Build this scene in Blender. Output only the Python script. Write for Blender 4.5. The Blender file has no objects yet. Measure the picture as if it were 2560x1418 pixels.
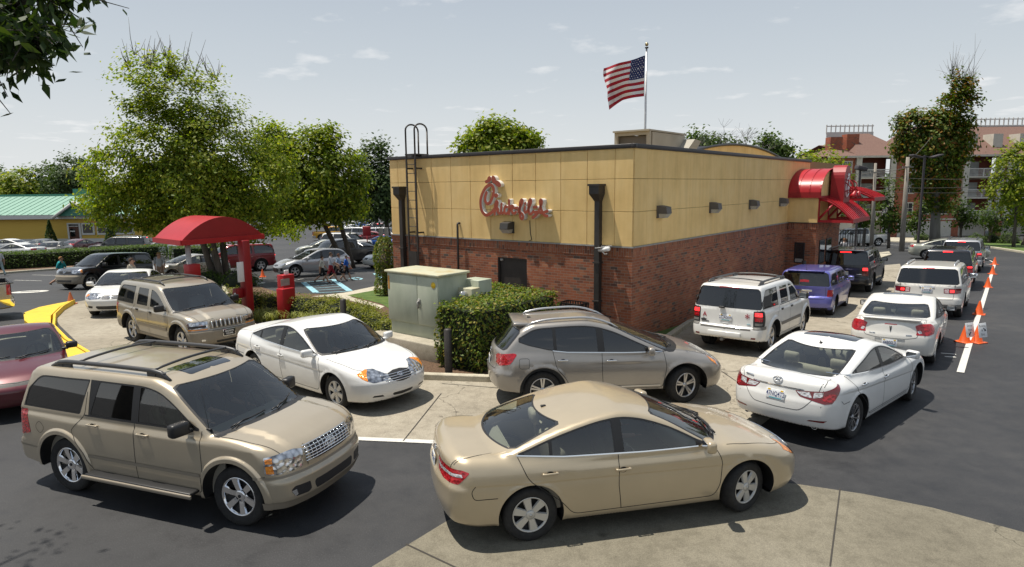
import bpy, bmesh, math, random
import numpy as np
from mathutils import Vector, Matrix, Euler
from mathutils.geometry import delaunay_2d_cdt
sc = bpy.context.scene
COL = sc.collection
random.seed(7); RNG = np.random.default_rng(7)
# ------------------------------------------------------------------ camera (eye 4.08 m up, looking along +Y)
W0, H0, F0, EYE = 2560.0, 1418.0, 1624.0, 4.08
PITCH, ROLL = math.radians(8.441), math.radians(-0.6073)
_fw = np.array([0, math.cos(PITCH), -math.sin(PITCH)]); _rt = np.array([1.0, 0, 0]); _up = np.cross(_rt, _fw)
RT = math.cos(ROLL) * _rt + math.sin(ROLL) * _up; UP = -math.sin(ROLL) * _rt + math.cos(ROLL) * _up; FW = _fw
cam = bpy.data.cameras.new('camera'); cam.sensor_width = 36.0; cam.lens = F0 / W0 * 36.0; cam.clip_start = 0.1; cam.clip_end = 6000.0
cam_o = bpy.data.objects.new('camera', cam); COL.objects.link(cam_o)
cam_o.matrix_world = Matrix(((RT[0], UP[0], -FW[0], 0), (RT[1], UP[1], -FW[1], 0), (RT[2], UP[2], -FW[2], EYE), (0, 0, 0, 1)))
sc.camera = cam_o
# ------------------------------------------------------------------ daylight
SUN_TO = Vector((-0.33, 0.085, 1.0)).normalized()                   # towards the sun
SUN_EL = math.asin(SUN_TO.z); SUN_AZ = math.atan2(SUN_TO.x, SUN_TO.y)
sl = bpy.data.lights.new('sun', 'SUN'); sl.energy = 4.3; sl.angle = math.radians(0.53); sl.color = (1.0, 0.93, 0.82)
so = bpy.data.objects.new('sun', sl); COL.objects.link(so); so.rotation_euler = SUN_TO.to_track_quat('Z', 'Y').to_euler(); so.location = (0, 0, 60)
world = bpy.data.worlds.new('World'); sc.world = world; world.use_nodes = True
nt = world.node_tree; L = nt.links; bg = nt.nodes['Background']
sky = nt.nodes.new('ShaderNodeTexSky'); sky.sky_type = 'NISHITA'; sky.sun_disc = False
sky.sun_elevation = SUN_EL; sky.sun_rotation = SUN_AZ; sky.air_density = 1.0; sky.dust_density = 4.0; sky.ozone_density = 1.0; sky.altitude = 100
# summer haze: the sky is washed towards a pale grey, with a few low cumulus
tc = nt.nodes.new('ShaderNodeTexCoord'); sep = nt.nodes.new('ShaderNodeSeparateXYZ'); L.new(tc.outputs['Generated'], sep.inputs[0])
hz = nt.nodes.new('ShaderNodeValToRGB'); hz.color_ramp.elements[0].position = 0.0; hz.color_ramp.elements[0].color = (7.3, 7.5, 7.5, 1)
hz.color_ramp.elements[1].position = 0.75; hz.color_ramp.elements[1].color = (2.6, 3.2, 4.1, 1)
e = hz.color_ramp.elements.new(0.16); e.color = (5.4, 5.9, 6.3, 1); e = hz.color_ramp.elements.new(0.36); e.color = (3.8, 4.4, 5.2, 1)
L.new(sep.outputs[2], hz.inputs[0])
mixh = nt.nodes.new('ShaderNodeMixRGB'); mixh.inputs[0].default_value = 0.93; L.new(sky.outputs[0], mixh.inputs[1]); L.new(hz.outputs[0], mixh.inputs[2])
# clouds laid out on a flat layer overhead: direction / elevation
mx = nt.nodes.new('ShaderNodeMath'); mx.operation = 'MAXIMUM'; mx.inputs[1].default_value = 0.03; L.new(sep.outputs[2], mx.inputs[0])
pw = nt.nodes.new('ShaderNodeMath'); pw.operation = 'POWER'; pw.inputs[1].default_value = 0.55; L.new(mx.outputs[0], pw.inputs[0])
dv_ = nt.nodes.new('ShaderNodeVectorMath'); dv_.operation = 'DIVIDE'; cb = nt.nodes.new('ShaderNodeCombineXYZ'); cb.inputs[2].default_value = 1.0
L.new(pw.outputs[0], cb.inputs[0]); L.new(pw.outputs[0], cb.inputs[1]); L.new(tc.outputs['Generated'], dv_.inputs[0]); L.new(cb.outputs[0], dv_.inputs[1])
mp = nt.nodes.new('ShaderNodeMapping'); mp.inputs['Scale'].default_value = (1.5, 1.5, 3.6); mp.inputs['Location'].default_value = (3.1, 0.4, 0.0); L.new(dv_.outputs[0], mp.inputs[0])
cn = nt.nodes.new('ShaderNodeTexNoise'); cn.inputs['Scale'].default_value = 2.2; cn.inputs['Detail'].default_value = 9.0; cn.inputs['Roughness'].default_value = 0.55; L.new(mp.outputs[0], cn.inputs[0])
cr = nt.nodes.new('ShaderNodeValToRGB'); cr.color_ramp.elements[0].position = 0.60; cr.color_ramp.elements[0].color = (0, 0, 0, 1); cr.color_ramp.elements[1].position = 0.80; cr.color_ramp.elements[1].color = (0.75, 0.75, 0.75, 1); L.new(cn.outputs['Fac'], cr.inputs[0])
mixc = nt.nodes.new('ShaderNodeMixRGB'); L.new(cr.outputs[0], mixc.inputs[0]); L.new(mixh.outputs[0], mixc.inputs[1]); mixc.inputs[2].default_value = (9.0, 8.9, 8.8, 1)
L.new(mixc.outputs[0], bg.inputs[0]); bg.inputs[1].default_value = 0.085
sc.view_settings.view_transform = 'Standard'; sc.view_settings.look = 'None'; sc.view_settings.gamma = 1.0; sc.view_settings.exposure = 0.42
sc.cycles.max_bounces = 8; sc.cycles.transparent_max_bounces = 16; sc.cycles.use_denoising = True; sc.cycles.caustics_reflective = False; sc.cycles.caustics_refractive = False; sc.cycles.sample_clamp_indirect = 6.0
# ------------------------------------------------------------------ lay of the land
def _pl(x, pts): return np.interp(x, [p[0] for p in pts], [p[1] for p in pts])
_HL = [(18, 0), (22, -0.03), (26, -0.22), (37, -0.98), (44, -1.25), (88, -2.7), (130, -3.3), (400, -4)]
_HR = [(13, 0), (17, -0.12), (22, -0.36), (28, -0.6), (45, -1.1), (60, -1.9), (95, -3.8), (130, -4.2), (400, -4.5)]
def land(x, y):
	x = np.asarray(x, float); y = np.asarray(y, float); t = np.clip((x + 2) / 12, 0, 1); t = t * t * (3 - 2 * t); a = 0; b = 0
	for d in (-3, -2, -1, 0, 1, 2, 3): a = a + _pl(y + d, _HL) / 7; b = b + _pl(y + d, _HR) / 7
	return a * (1 - t) + b * t
def ray(px, py): return FW * F0 + RT * (px - W0 / 2) - UP * (py - H0 / 2)
def at(px, py, dz=0.0):
	"""the point of the ground seen at this place of the photograph"""
	d = ray(px, py); d = d / np.hypot(d[0], d[1]); a, b = 2.0, 400.0
	for _ in range(50):
		m = (a + b) / 2; P = d * m
		if EYE + P[2] > land(P[0], P[1]) + dz: a = m
		else: b = m
	P = d * a; return Vector((P[0], P[1], float(land(P[0], P[1])) + dz))
def at_y(px, py, y):
	d = ray(px, py); P = d * (y / d[1]); return Vector((P[0], P[1], P[2] + EYE))
def ground(x, y, dz=0.0): return Vector((x, y, float(land(x, y)) + dz))
# ------------------------------------------------------------------ helpers
def link(o, parent=None):
	COL.objects.link(o)
	if parent is not None: o.parent = parent
	return o
def tag(o, label=None, cat=None, group=None, kind=None):
	if label: o['label'] = label
	if cat: o['category'] = cat
	if group: o['group'] = group
	if kind: o['kind'] = kind
	return o
def empty(name, loc=(0, 0, 0), rz=0.0, label=None, cat=None, group=None):
	o = bpy.data.objects.new(name, None); link(o)
	o.empty_display_size = 0.2
	o.location = loc; o.rotation_euler = (0, 0, rz)
	return tag(o, label, cat, group)
def copy_tree(o, parent=None):
	c = o.copy(); COL.objects.link(c)
	if parent is not None: c.parent = parent
	for ch in o.children: copy_tree(ch, c)
	return c
class MB:
	"""collects simple solids; build() links them as ONE mesh object"""
	def __init__(s): s.v = []; s.f = []; s.m = []; s.sm = []
	def add(s, vs, fs, mat=0, smooth=False):
		b = len(s.v); s.v += [tuple(map(float, q)) for q in vs]
		for f in fs:
			s.f.append([b + i for i in f]); s.m.append(mat); s.sm.append(smooth)
		return s
	def box(s, c, d, rz=0.0, mat=0, M=None, taper=1.0):
		x, y, z = d[0] / 2, d[1] / 2, d[2] / 2
		vs = [(-x, -y, -z), (x, -y, -z), (x, y, -z), (-x, y, -z)]
		vs += [(-x * taper, -y * taper, z), (x * taper, -y * taper, z), (x * taper, y * taper, z), (-x * taper, y * taper, z)]
		R = M if M is not None else Matrix.Rotation(rz, 3, 'Z')
		vs = [Vector(c) + R @ Vector(q) for q in vs]
		return s.add(vs, [(3, 2, 1, 0), (4, 5, 6, 7), (0, 1, 5, 4), (1, 2, 6, 5), (2, 3, 7, 6), (3, 0, 4, 7)], mat)
	def rbox(s, c, d, r=0.01, seg=2, rz=0.0, mat=0, M=None):
		bm = bmesh.new(); bmesh.ops.create_cube(bm, size=1.0)
		for q in bm.verts: q.co = Vector((q.co.x * d[0], q.co.y * d[1], q.co.z * d[2]))
		bmesh.ops.bevel(bm, geom=list(bm.edges), offset=min(r, min(d) * 0.49), segments=seg, profile=0.5, affect='EDGES')
		R = M if M is not None else Matrix.Rotation(rz, 3, 'Z')
		bm.verts.ensure_lookup_table()
		vs = [Vector(c) + R @ q.co for q in bm.verts]; fs = [[q.index for q in f.verts] for f in bm.faces]
		bm.free(); return s.add(vs, fs, mat, True)
	def tube(s, pts, r, n=8, mat=0, caps=True, smooth=True):
		pts = [Vector(p) for p in pts]; k = len(pts)
		rs = r if isinstance(r, (list, tuple)) else [r] * k
		vs = []; fs = []; up = None
		for i in range(k):
			t = (pts[min(i + 1, k - 1)] - pts[max(i - 1, 0)])
			t = t.normalized() if t.length > 1e-9 else Vector((0, 0, 1))
			if up is None: up = t.orthogonal().normalized()
			a = up - t * up.dot(t)
			a = a.normalized() if a.length > 1e-6 else t.orthogonal().normalized()
			up = a; b = t.cross(a)
			for j in range(n):
				w = 2 * math.pi * j / n
				vs.append(pts[i] + (a * math.cos(w) + b * math.sin(w)) * rs[i])
		for i in range(k - 1):
			for j in range(n):
				fs.append((i * n + j, i * n + (j + 1) % n, (i + 1) * n + (j + 1) % n, (i + 1) * n + j))
		s.add(vs, fs, mat, smooth)
		if caps:
			b = len(s.v) - len(vs)
			s.f.append([b + j for j in reversed(range(n))]); s.m.append(mat); s.sm.append(False)
			s.f.append([b + (k - 1) * n + j for j in range(n)]); s.m.append(mat); s.sm.append(False)
		return s
	def lathe(s, prof, c=(0, 0, 0), axis='Z', n=24, mat=0, M=None, smooth=True):
		vs = []; fs = []; k = len(prof)
		R = M if M is not None else (Matrix.Identity(3) if axis == 'Z' else Matrix.Rotation(math.radians(90), 3, 'X' if axis == 'Y' else 'Y'))
		for j in range(n):
			w = 2 * math.pi * j / n
			for (r, h) in prof: vs.append(Vector(c) + R @ Vector((r * math.cos(w), r * math.sin(w), h)))
		for j in range(n):
			for i in range(k - 1):
				a = j * k + i; b = ((j + 1) % n) * k + i
				fs.append((a, b, b + 1, a + 1))
		return s.add(vs, fs, mat, smooth)
	def prism(s, poly, z0, z1, M=None, c=(0, 0, 0), mat=0):
		n = len(poly); R = M if M is not None else Matrix.Identity(3)
		ar = sum(poly[i][0] * poly[(i + 1) % n][1] - poly[(i + 1) % n][0] * poly[i][1] for i in range(n))
		if ar < 0: poly = poly[::-1]
		vs = [Vector(c) + R @ Vector((p[0], p[1], z0)) for p in poly] + [Vector(c) + R @ Vector((p[0], p[1], z1)) for p in poly]
		fs = [list(reversed(range(n))), list(range(n, 2 * n))] + [(i, (i + 1) % n, n + (i + 1) % n, n + i) for i in range(n)]
		return s.add(vs, fs, mat)
	def quad(s, a, b, c, d, mat=0): return s.add([a, b, c, d], [(0, 1, 2, 3)], mat)
	def build(s, name, mats, parent=None, loc=None):
		me = bpy.data.meshes.new(name); me.from_pydata(s.v, [], s.f)
		for m in (mats if isinstance(mats, (list, tuple)) else [mats]): me.materials.append(m)
		me.polygons.foreach_set('material_index', s.m); me.polygons.foreach_set('use_smooth', s.sm); me.update()
		o = bpy.data.objects.new(name, me); link(o, parent)
		if loc is not None: o.location = loc
		return o
def text_mesh(name, body, size, mat, parent=None, extrude=0.0, M=None, loc=(0, 0, 0), align='CENTER', spacing=1.0, offset=0.0, sx=1.0):
	cu = bpy.data.curves.new(name, 'FONT'); cu.body = body; cu.size = size; cu.extrude = extrude
	cu.align_x = align; cu.align_y = 'CENTER'; cu.space_character = spacing; cu.offset = offset; cu.resolution_u = 3
	t = bpy.data.objects.new(name, cu)
	me = bpy.data.meshes.new_from_object(t)
	bpy.data.objects.remove(t); bpy.data.curves.remove(cu)
	me.materials.clear(); me.materials.append(mat)
	o = bpy.data.objects.new(name, me); link(o, parent)
	R = (M if M is not None else Matrix.Identity(3)).to_4x4()
	me.transform(Matrix.Translation(loc) @ R @ Matrix.Diagonal((sx, 1, 1, 1)))
	return o
# ------------------------------------------------------------------ materials
def nodes_of(name):
	m = bpy.data.materials.new(name); m.use_nodes = True
	nt = m.node_tree; b = nt.nodes.get('Principled BSDF')
	return m, nt, b
def rgb(h):
	"""sRGB hex -> linear"""
	c = [int(h[i:i + 2], 16) / 255 for i in (0, 2, 4)]
	return tuple(x / 12.92 if x <= 0.04045 else ((x + 0.055) / 1.055) ** 2.4 for x in c)
def mat(name, col, rough=0.6, metal=0.0, coat=0.0, spec=0.5, emis=None, estr=0.0, alpha=None):
	m, nt, b = nodes_of(name)
	b.inputs['Base Color'].default_value = (*col, 1); b.inputs['Roughness'].default_value = rough
	b.inputs['Metallic'].default_value = metal; b.inputs['Coat Weight'].default_value = coat
	b.inputs['Coat Roughness'].default_value = 0.03; b.inputs['Specular IOR Level'].default_value = spec
	if emis: b.inputs['Emission Color'].default_value = (*emis, 1); b.inputs['Emission Strength'].default_value = estr
	return m
def N(nt, typ, **kw):
	n = nt.nodes.new(typ)
	for k, v in kw.items():
		if k in n.inputs.keys(): n.inputs[k].default_value = v
		else: setattr(n, k, v)
	return n
def ramp(nt, stops, fac=None, interp='LINEAR'):
	r = nt.nodes.new('ShaderNodeValToRGB'); e = r.color_ramp.elements; r.color_ramp.interpolation = interp
	while len(e) > 1: e.remove(e[-1])
	e[0].position = stops[0][0]; c = stops[0][1]; e[0].color = (*c, 1) if len(c) == 3 else c
	for p, c in stops[1:]:
		q = e.new(p); q.color = (*c, 1) if len(c) == 3 else c
	if fac is not None: nt.links.new(fac, r.inputs['Fac'])
	return r
def noisy(name, cols, scale=4.0, rough=0.8, detail=6.0, bump=0.0, bscale=None, metal=0.0, coord='Object', stretch=None, spec=0.5, bdist=0.01, lo=0.3, hi=0.7):
	"""noise-varied surface"""
	m, nt, b = nodes_of(name); L = nt.links
	tc = N(nt, 'ShaderNodeTexCoord'); src = tc.outputs[coord]
	if stretch:
		mp = N(nt, 'ShaderNodeMapping'); mp.inputs['Scale'].default_value = stretch; L.new(src, mp.inputs[0]); src = mp.outputs[0]
	n = N(nt, 'ShaderNodeTexNoise', Scale=scale, Detail=detail, Roughness=0.6); L.new(src, n.inputs['Vector'])
	k = len(cols)
	r = ramp(nt, [(lo + (hi - lo) * i / (k - 1), c) for i, c in enumerate(cols)], n.outputs['Fac']); L.new(r.outputs[0], b.inputs['Base Color'])
	b.inputs['Roughness'].default_value = rough; b.inputs['Metallic'].default_value = metal; b.inputs['Specular IOR Level'].default_value = spec
	if bump:
		n2 = N(nt, 'ShaderNodeTexNoise', Scale=bscale or scale * 8, Detail=4.0); L.new(src, n2.inputs['Vector'])
		bp = N(nt, 'ShaderNodeBump', Strength=bump, Distance=bdist); L.new(n2.outputs['Fac'], bp.inputs['Height']); L.new(bp.outputs[0], b.inputs['Normal'])
	return m
def paint(name, col, metal=0.0, rough=0.35, flake=0.0):
	m, nt, b = nodes_of(name); L = nt.links
	tc = N(nt, 'ShaderNodeTexCoord')
	n = N(nt, 'ShaderNodeTexNoise', Scale=3.0, Detail=5.0); L.new(tc.outputs['Object'], n.inputs['Vector'])
	d = tuple(c * 0.95 for c in col)
	r = ramp(nt, [(0.35, d), (0.65, col)], n.outputs['Fac'])
	# road film: a little dust low on the doors and bumpers
	sp = N(nt, 'ShaderNodeSeparateXYZ'); L.new(tc.outputs['Object'], sp.inputs[0])
	mr = N(nt, 'ShaderNodeMapRange'); mr.inputs[1].default_value = 0.18; mr.inputs[2].default_value = 0.6; mr.inputs[3].default_value = 0.28; mr.inputs[4].default_value = 0.0
	L.new(sp.outputs[2], mr.inputs[0])
	mul = N(nt, 'ShaderNodeMath', operation='MULTIPLY'); L.new(mr.outputs[0], mul.inputs[0]); L.new(n.outputs['Fac'], mul.inputs[1])
	mx = N(nt, 'ShaderNodeMixRGB'); L.new(mul.outputs[0], mx.inputs[0]); L.new(r.outputs[0], mx.inputs[1]); mx.inputs[2].default_value = (0.22, 0.19, 0.15, 1)
	L.new(mx.outputs[0], b.inputs['Base Color'])
	n2 = N(nt, 'ShaderNodeTexNoise', Scale=1.3, Detail=3.0); L.new(tc.outputs['Object'], n2.inputs['Vector'])
	rr = N(nt, 'ShaderNodeMapRange'); rr.inputs[3].default_value = 0.02; rr.inputs[4].default_value = 0.12; L.new(n2.outputs['Fac'], rr.inputs[0]); L.new(rr.outputs[0], b.inputs['Coat Roughness'])
	b.inputs['Metallic'].default_value = metal; b.inputs['Roughness'].default_value = rough
	b.inputs['Coat Weight'].default_value = 0.9
	return m
def glass(name, tint, pane_haze=0.03):
	"""thin sheet: tinted transparency plus the mirror-like reflection of a pane"""
	m = bpy.data.materials.new(name); m.use_nodes = True; nt = m.node_tree; nt.nodes.clear(); L = nt.links
	out = N(nt, 'ShaderNodeOutputMaterial'); tr = N(nt, 'ShaderNodeBsdfTransparent'); tr.inputs[0].default_value = (*tint, 1)
	gl = N(nt, 'ShaderNodeBsdfGlossy'); gl.inputs['Roughness'].default_value = 0.02; gl.inputs['Color'].default_value = (1, 1, 1, 1)
	df = N(nt, 'ShaderNodeBsdfDiffuse'); df.inputs[0].default_value = (0.35, 0.37, 0.38, 1)
	fr = N(nt, 'ShaderNodeFresnel', IOR=1.85)
	m1 = N(nt, 'ShaderNodeMixShader'); m1.inputs[0].default_value = pane_haze; L.new(tr.outputs[0], m1.inputs[1]); L.new(df.outputs[0], m1.inputs[2])  # grey diffuse mixed in, paling the pane like reflected sky haze
	m2 = N(nt, 'ShaderNodeMixShader'); L.new(fr.outputs[0], m2.inputs[0]); L.new(m1.outputs[0], m2.inputs[1]); L.new(gl.outputs[0], m2.inputs[2])
	L.new(m2.outputs[0], out.inputs[0])
	return m
# ------------------------------------------------------------------ car library
# A car body is one smooth implicit solid (lower body + cabin, filleted together); panes, lamps, doors and
# seams are outlines thrown onto it, and the skin is triangulated so every outline is a real edge.
def curve1(pts, lo, hi, n=400, sm=0.0):
	p = np.array(sorted(pts), float); x = np.linspace(lo, hi, n)
	h = np.diff(p[:, 0]); d = np.diff(p[:, 1]) / h
	m = np.zeros(len(p)); m[0] = d[0]; m[-1] = d[-1]
	for i in range(1, len(p) - 1):
		m[i] = 0 if d[i - 1] * d[i] <= 0 else 3 * (h[i - 1] + h[i]) / ((2 * h[i] + h[i - 1]) / d[i - 1] + (h[i] + 2 * h[i - 1]) / d[i])
	xc = np.clip(x, p[0, 0], p[-1, 0]); k = np.clip(np.searchsorted(p[:, 0], xc) - 1, 0, len(p) - 2)
	t = (xc - p[k, 0]) / h[k]; t2 = t * t; t3 = t2 * t
	y = (2 * t3 - 3 * t2 + 1) * p[k, 1] + (t3 - 2 * t2 + t) * h[k] * m[k] + (-2 * t3 + 3 * t2) * p[k + 1, 1] + (t3 - t2) * h[k] * m[k + 1]
	if sm > 0:
		w = max(1, int(sm / (hi - lo) * n)); ker = np.exp(-0.5 * (np.arange(-3 * w, 3 * w + 1) / w) ** 2); ker /= ker.sum()
		y = np.convolve(np.pad(y, 3 * w, 'edge'), ker, 'valid')
	return x, y
class Fn:
	def __init__(s, pts, lo, hi, sm=0.0):
		s.x, s.y = curve1(pts, lo, hi, sm=sm); s.g = np.gradient(s.y, s.x)
	def __call__(s, x): return np.interp(x, s.x, s.y)
	def d(s, x): return np.interp(x, s.x, s.g)
def rmax(a, b, r):
	u = np.maximum(a + r, 0); v = np.maximum(b + r, 0)
	return np.minimum(-r, np.maximum(a, b)) + np.hypot(u, v)
def round_poly(pts, r, seg=5, closed=True):
	out = []; n = len(pts)
	for i in range(n):
		p = np.array(pts[i][:2], float); rr = pts[i][2] if len(pts[i]) > 2 else r
		if (not closed and i in (0, n - 1)) or rr <= 0: out.append(tuple(p)); continue
		a = np.array(pts[i - 1][:2], float); b = np.array(pts[(i + 1) % n][:2], float)
		la = np.linalg.norm(a - p); lb = np.linalg.norm(b - p)
		q = min(rr, la * 0.45, lb * 0.45); A = p + (a - p) / max(la, 1e-9) * q; B = p + (b - p) / max(lb, 1e-9) * q
		for k in range(seg + 1):
			t = k / seg; out.append(tuple((1 - t) ** 2 * A + 2 * t * (1 - t) * p + t * t * B))
	return out
def dense(pts, step, closed=True):
	out = []; n = len(pts)
	for i in range(n if closed else n - 1):
		a = np.array(pts[i]); b = np.array(pts[(i + 1) % n]); k = max(1, int(math.ceil(np.linalg.norm(b - a) / step)))
		for j in range(k): out.append(a + (b - a) * j / k)
	if not closed: out.append(np.array(pts[-1]))
	return np.array(out)
def in_poly(poly, P):
	x, y = P[:, 0], P[:, 1]; ins = np.zeros(len(P), bool); n = len(poly); j = n - 1
	for i in range(n):
		xi, yi = poly[i][:2]; xj, yj = poly[j][:2]
		if yi != yj: ins ^= ((yi > y) != (yj > y)) & (x < (xj - xi) * (y - yi) / (yj - yi) + xi)
		j = i
	return ins
class Car:
	def __init__(s, d):
		s.d = d; s.wb = d['wb']; s.hw = d['hw']; s.tr = d['tyre']
		s.xF = max(p[1] for p in d['front']); s.xR = min(p[1] for p in d['rear'])
		s.ax = (s.wb / 2, -s.wb / 2)
		s.z0 = d.get('z0', 0.56)
		s.xb = s.xF - d.get('cap', 0.75); s.xa = s.xR + d.get('cap', 0.75); s.cap = d.get('cap', 0.75)
		lo, hi = s.xR - 0.3, s.xF + 0.3
		s.front = Fn(d['front'], 0.0, 2.2); s.rear = Fn(d['rear'], 0.0, 2.2)
		s.top = Fn(d['top'], lo, hi, d.get('topsm', 0.03)); s.plan = Fn(d['plan'], lo, hi, 0.02)
		s.side = Fn(d['side'], 0.0, 2.2, 0.012); s.bot = Fn(d['bot'], lo, hi)
		s.roof = Fn(d['roof'], lo, hi, 0.05); s.cw = Fn(d['cabw'], lo, hi, 0.05)
		s.R_arch = d.get('arch', s.tr + 0.055); s.zw = s.tr + d.get('archdz', 0.01)
	def f(s, P):
		d = s.d; x, y, z = P[:, 0], np.abs(P[:, 1]), P[:, 2]
		w = s.plan(x) * s.hw - s.side(z)
		for xa in s.ax:                                              # wheel-arch lips
			dd = np.hypot(x - xa, z - s.zw); fl, fw = d.get('flare', (0.012, 0.06))
			w = w + fl * np.clip((s.R_arch + fw - dd) / (fw * d.get('flsoft', 0.8)), 0, 1) ** 0.8
		for (z0, x0, z1, x1, a, wd) in d.get('crease', ()):          # character lines pressed into the doors
			zl = z0 + (z1 - z0) * np.clip((x - x0) / (x1 - x0), 0, 1)
			t = np.clip((x - min(x0, x1)) / 0.3, 0, 1) * np.clip((max(x0, x1) - x) / 0.3, 0, 1)
			q = (zl - z) / wd
			w = w - a * t * np.where(q > 0, np.exp(-q) * np.clip(q * 4, 0, 1), 0)
		gs = (y - w) / np.sqrt(1 + s.side.d(z) ** 2 * 0.9)
		yn = np.minimum(y / s.hw, 1.15); cf = d.get('cf', 0.22); cr = d.get('cr', 0.14)
		gf = (x - s.front(z) + cf * yn ** d.get('pf', 2.4)) / np.sqrt(1 + s.front.d(z) ** 2 + (cf * 2 * yn / s.hw * 0.6) ** 2)
		gr = (s.rear(z) + cr * yn ** d.get('pr', 2.6) - x) / np.sqrt(1 + s.rear.d(z) ** 2 + (cr * 2 * yn / s.hw * 0.6) ** 2)
		crown = d.get('crown', 0.05)
		tz = s.top(x) - crown * yn ** 2
		hb = d.get('hoodbulge')
		if hb: tz = tz + hb[0] * np.clip((hb[1] - y) / hb[2], 0, 1) * np.clip((x - hb[3]) / 0.3, 0, 1)
		gt = (z - tz) / np.sqrt(1 + s.top.d(x) ** 2)
		gb = s.bot(x) - z
		a = rmax(gs, gf, d.get('rf', 0.16)); a = rmax(a, gr, d.get('rr', 0.12))
		a = rmax(a, gt, d.get('rt', 0.06)); a = rmax(a, gb, 0.035)
		(wx0, wz0), (wx1, wz1) = d['ws']; (rx0, rz0), (rx1, rz1) = d['bl']
		n = np.hypot(wx1 - wx0, wz1 - wz0)
		gw = ((x - wx0) * (wz1 - wz0) - (z - wz0) * (wx1 - wx0)) / n + d.get('cws', 0.12) * yn ** 2
		n2 = np.hypot(rx1 - rx0, rz1 - rz0)
		zq = np.maximum(z, rz0)
		gq = -((x - rx0 - 0.3 * np.maximum(rz0 - z, 0)) * (rz1 - rz0) - (zq - rz0) * (rx1 - rx0)) / n2 + d.get('cbl', 0.10) * yn ** 2
		gk = (z - s.roof(x) + d.get('rcrown', 0.05) * (y / s.hw) ** 2) / np.sqrt(1 + s.roof.d(x) ** 2)
		zb = d['belt']; tl, tq = d.get('tumble', (0.28, 0.12)); dz = z - zb
		gc = (y - (s.cw(x) - tl * np.maximum(dz, 0) - tq * np.maximum(dz, 0) ** 2)) / np.sqrt(1 + tl * tl)
		b = rmax(gw, gk, d.get('rwk', 0.25)); b = rmax(b, gq, d.get('rqk', 0.30))
		b = rmax(b, gc, d.get('rc', 0.09)); b = np.maximum(np.maximum(b, s.top(x) - 0.14 - z), np.maximum(x - wx0 - 0.2, rx0 - 0.25 - x))
		rb = d.get('rb', 0.025)
		return -rmax(-a, -b, rb)
	def grad(s, P, e=0.004):
		g = np.stack([s.f(P + np.array(v) * e) - s.f(P - np.array(v) * e) for v in ((1, 0, 0), (0, 1, 0), (0, 0, 1))], 1)
		return g / np.maximum(np.linalg.norm(g, axis=1, keepdims=True), 1e-9)
	def cast(s, O, D, tmax, steps=160):
		"""first entry from outside along D"""
		O = np.asarray(O, float); D = np.asarray(D, float); n = len(O)
		t = np.linspace(0, tmax, steps); hit = np.full(n, -1.0); done = np.zeros(n, bool)
		for k in range(1, steps):
			v = s.f(O + D * t[k]) < 0; new = v & ~done; hit[new] = t[k]; done |= v
			if done.all(): break
		ok = hit > 0; a = hit - tmax / (steps - 1); b = hit.copy()
		for _ in range(16):
			m = (a + b) / 2; i = s.f(O + D * m[:, None]) < 0; b = np.where(i, m, b); a = np.where(i, a, m)
		return O + D * b[:, None], ok
	def on(s, view, pts):
		st = 130
		p = np.asarray(pts, float); n = len(p); o = np.ones(n); z = np.zeros(n)
		if view == 'S': O = np.stack([p[:, 0], 1.4 * o, p[:, 1]], 1); D = np.stack([z, -o, z], 1); tm = 1.35; st = 70
		elif view == 'T': O = np.stack([p[:, 0], p[:, 1], 2.4 * o], 1); D = np.stack([z, z, -o], 1); tm = 2.2
		elif view == 'F': O = np.stack([(s.xF + .1) * o, p[:, 0], p[:, 1]], 1); D = np.stack([-o, z, z], 1); tm = 2.2
		elif view == 'R': O = np.stack([(s.xR - .1) * o, p[:, 0], p[:, 1]], 1); D = np.stack([o, z, z], 1); tm = 2.2
		else:
			a = np.radians(p[:, 0]); sg = 1 if view == 'PF' else -1; xc = s.xb if sg > 0 else s.xa
			ux, uy = sg * np.cos(a), np.sin(a); R = 1.7
			O = np.stack([xc + ux * R, uy * R, p[:, 1]], 1); D = np.stack([-ux, -uy, z], 1); tm = R
		return s.cast(O, D, tm, st)
	def pt(s, view, a, b, off=0.0):
		P, ok = s.on(view, [(a, b)]); n = s.grad(P)[0]; return Vector(P[0] + n * off), Vector(n)
	def chart(s, P):
		x = P[:, 0]; y = np.maximum(P[:, 1], 0); z = P[:, 2] - s.z0; h = np.hypot(y, z); ph = np.arctan2(y, -z)
		u = x.copy(); k = x > s.xb; u[k] = s.xb + s.cap * np.arctan2(x[k] - s.xb, h[k])
		k = x < s.xa; u[k] = s.xa - s.cap * np.arctan2(s.xa - x[k], h[k])
		return np.stack([u, ph * 0.9], 1)
	def unchart(s, Q):
		u = Q[:, 0]; ph = Q[:, 1] / 0.9; xo = np.clip(u, s.xa, s.xb); th = (u - xo) / s.cap
		D = np.stack([np.sin(th), np.cos(th) * np.sin(ph), -np.cos(th) * np.cos(ph)], 1)
		O = np.stack([xo, 0 * xo, 0 * xo + s.z0], 1)
		a = np.zeros(len(Q)); b = np.full(len(Q), 2.6)
		for _ in range(26):
			m = (a + b) / 2; i = s.f(O + D * m[:, None]) < 0; a = np.where(i, m, a); b = np.where(i, b, m)
		P = O + D * a[:, None]; P[:, 1] = np.where(np.abs(P[:, 1]) < 1e-4, 0, P[:, 1]); return P
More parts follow.
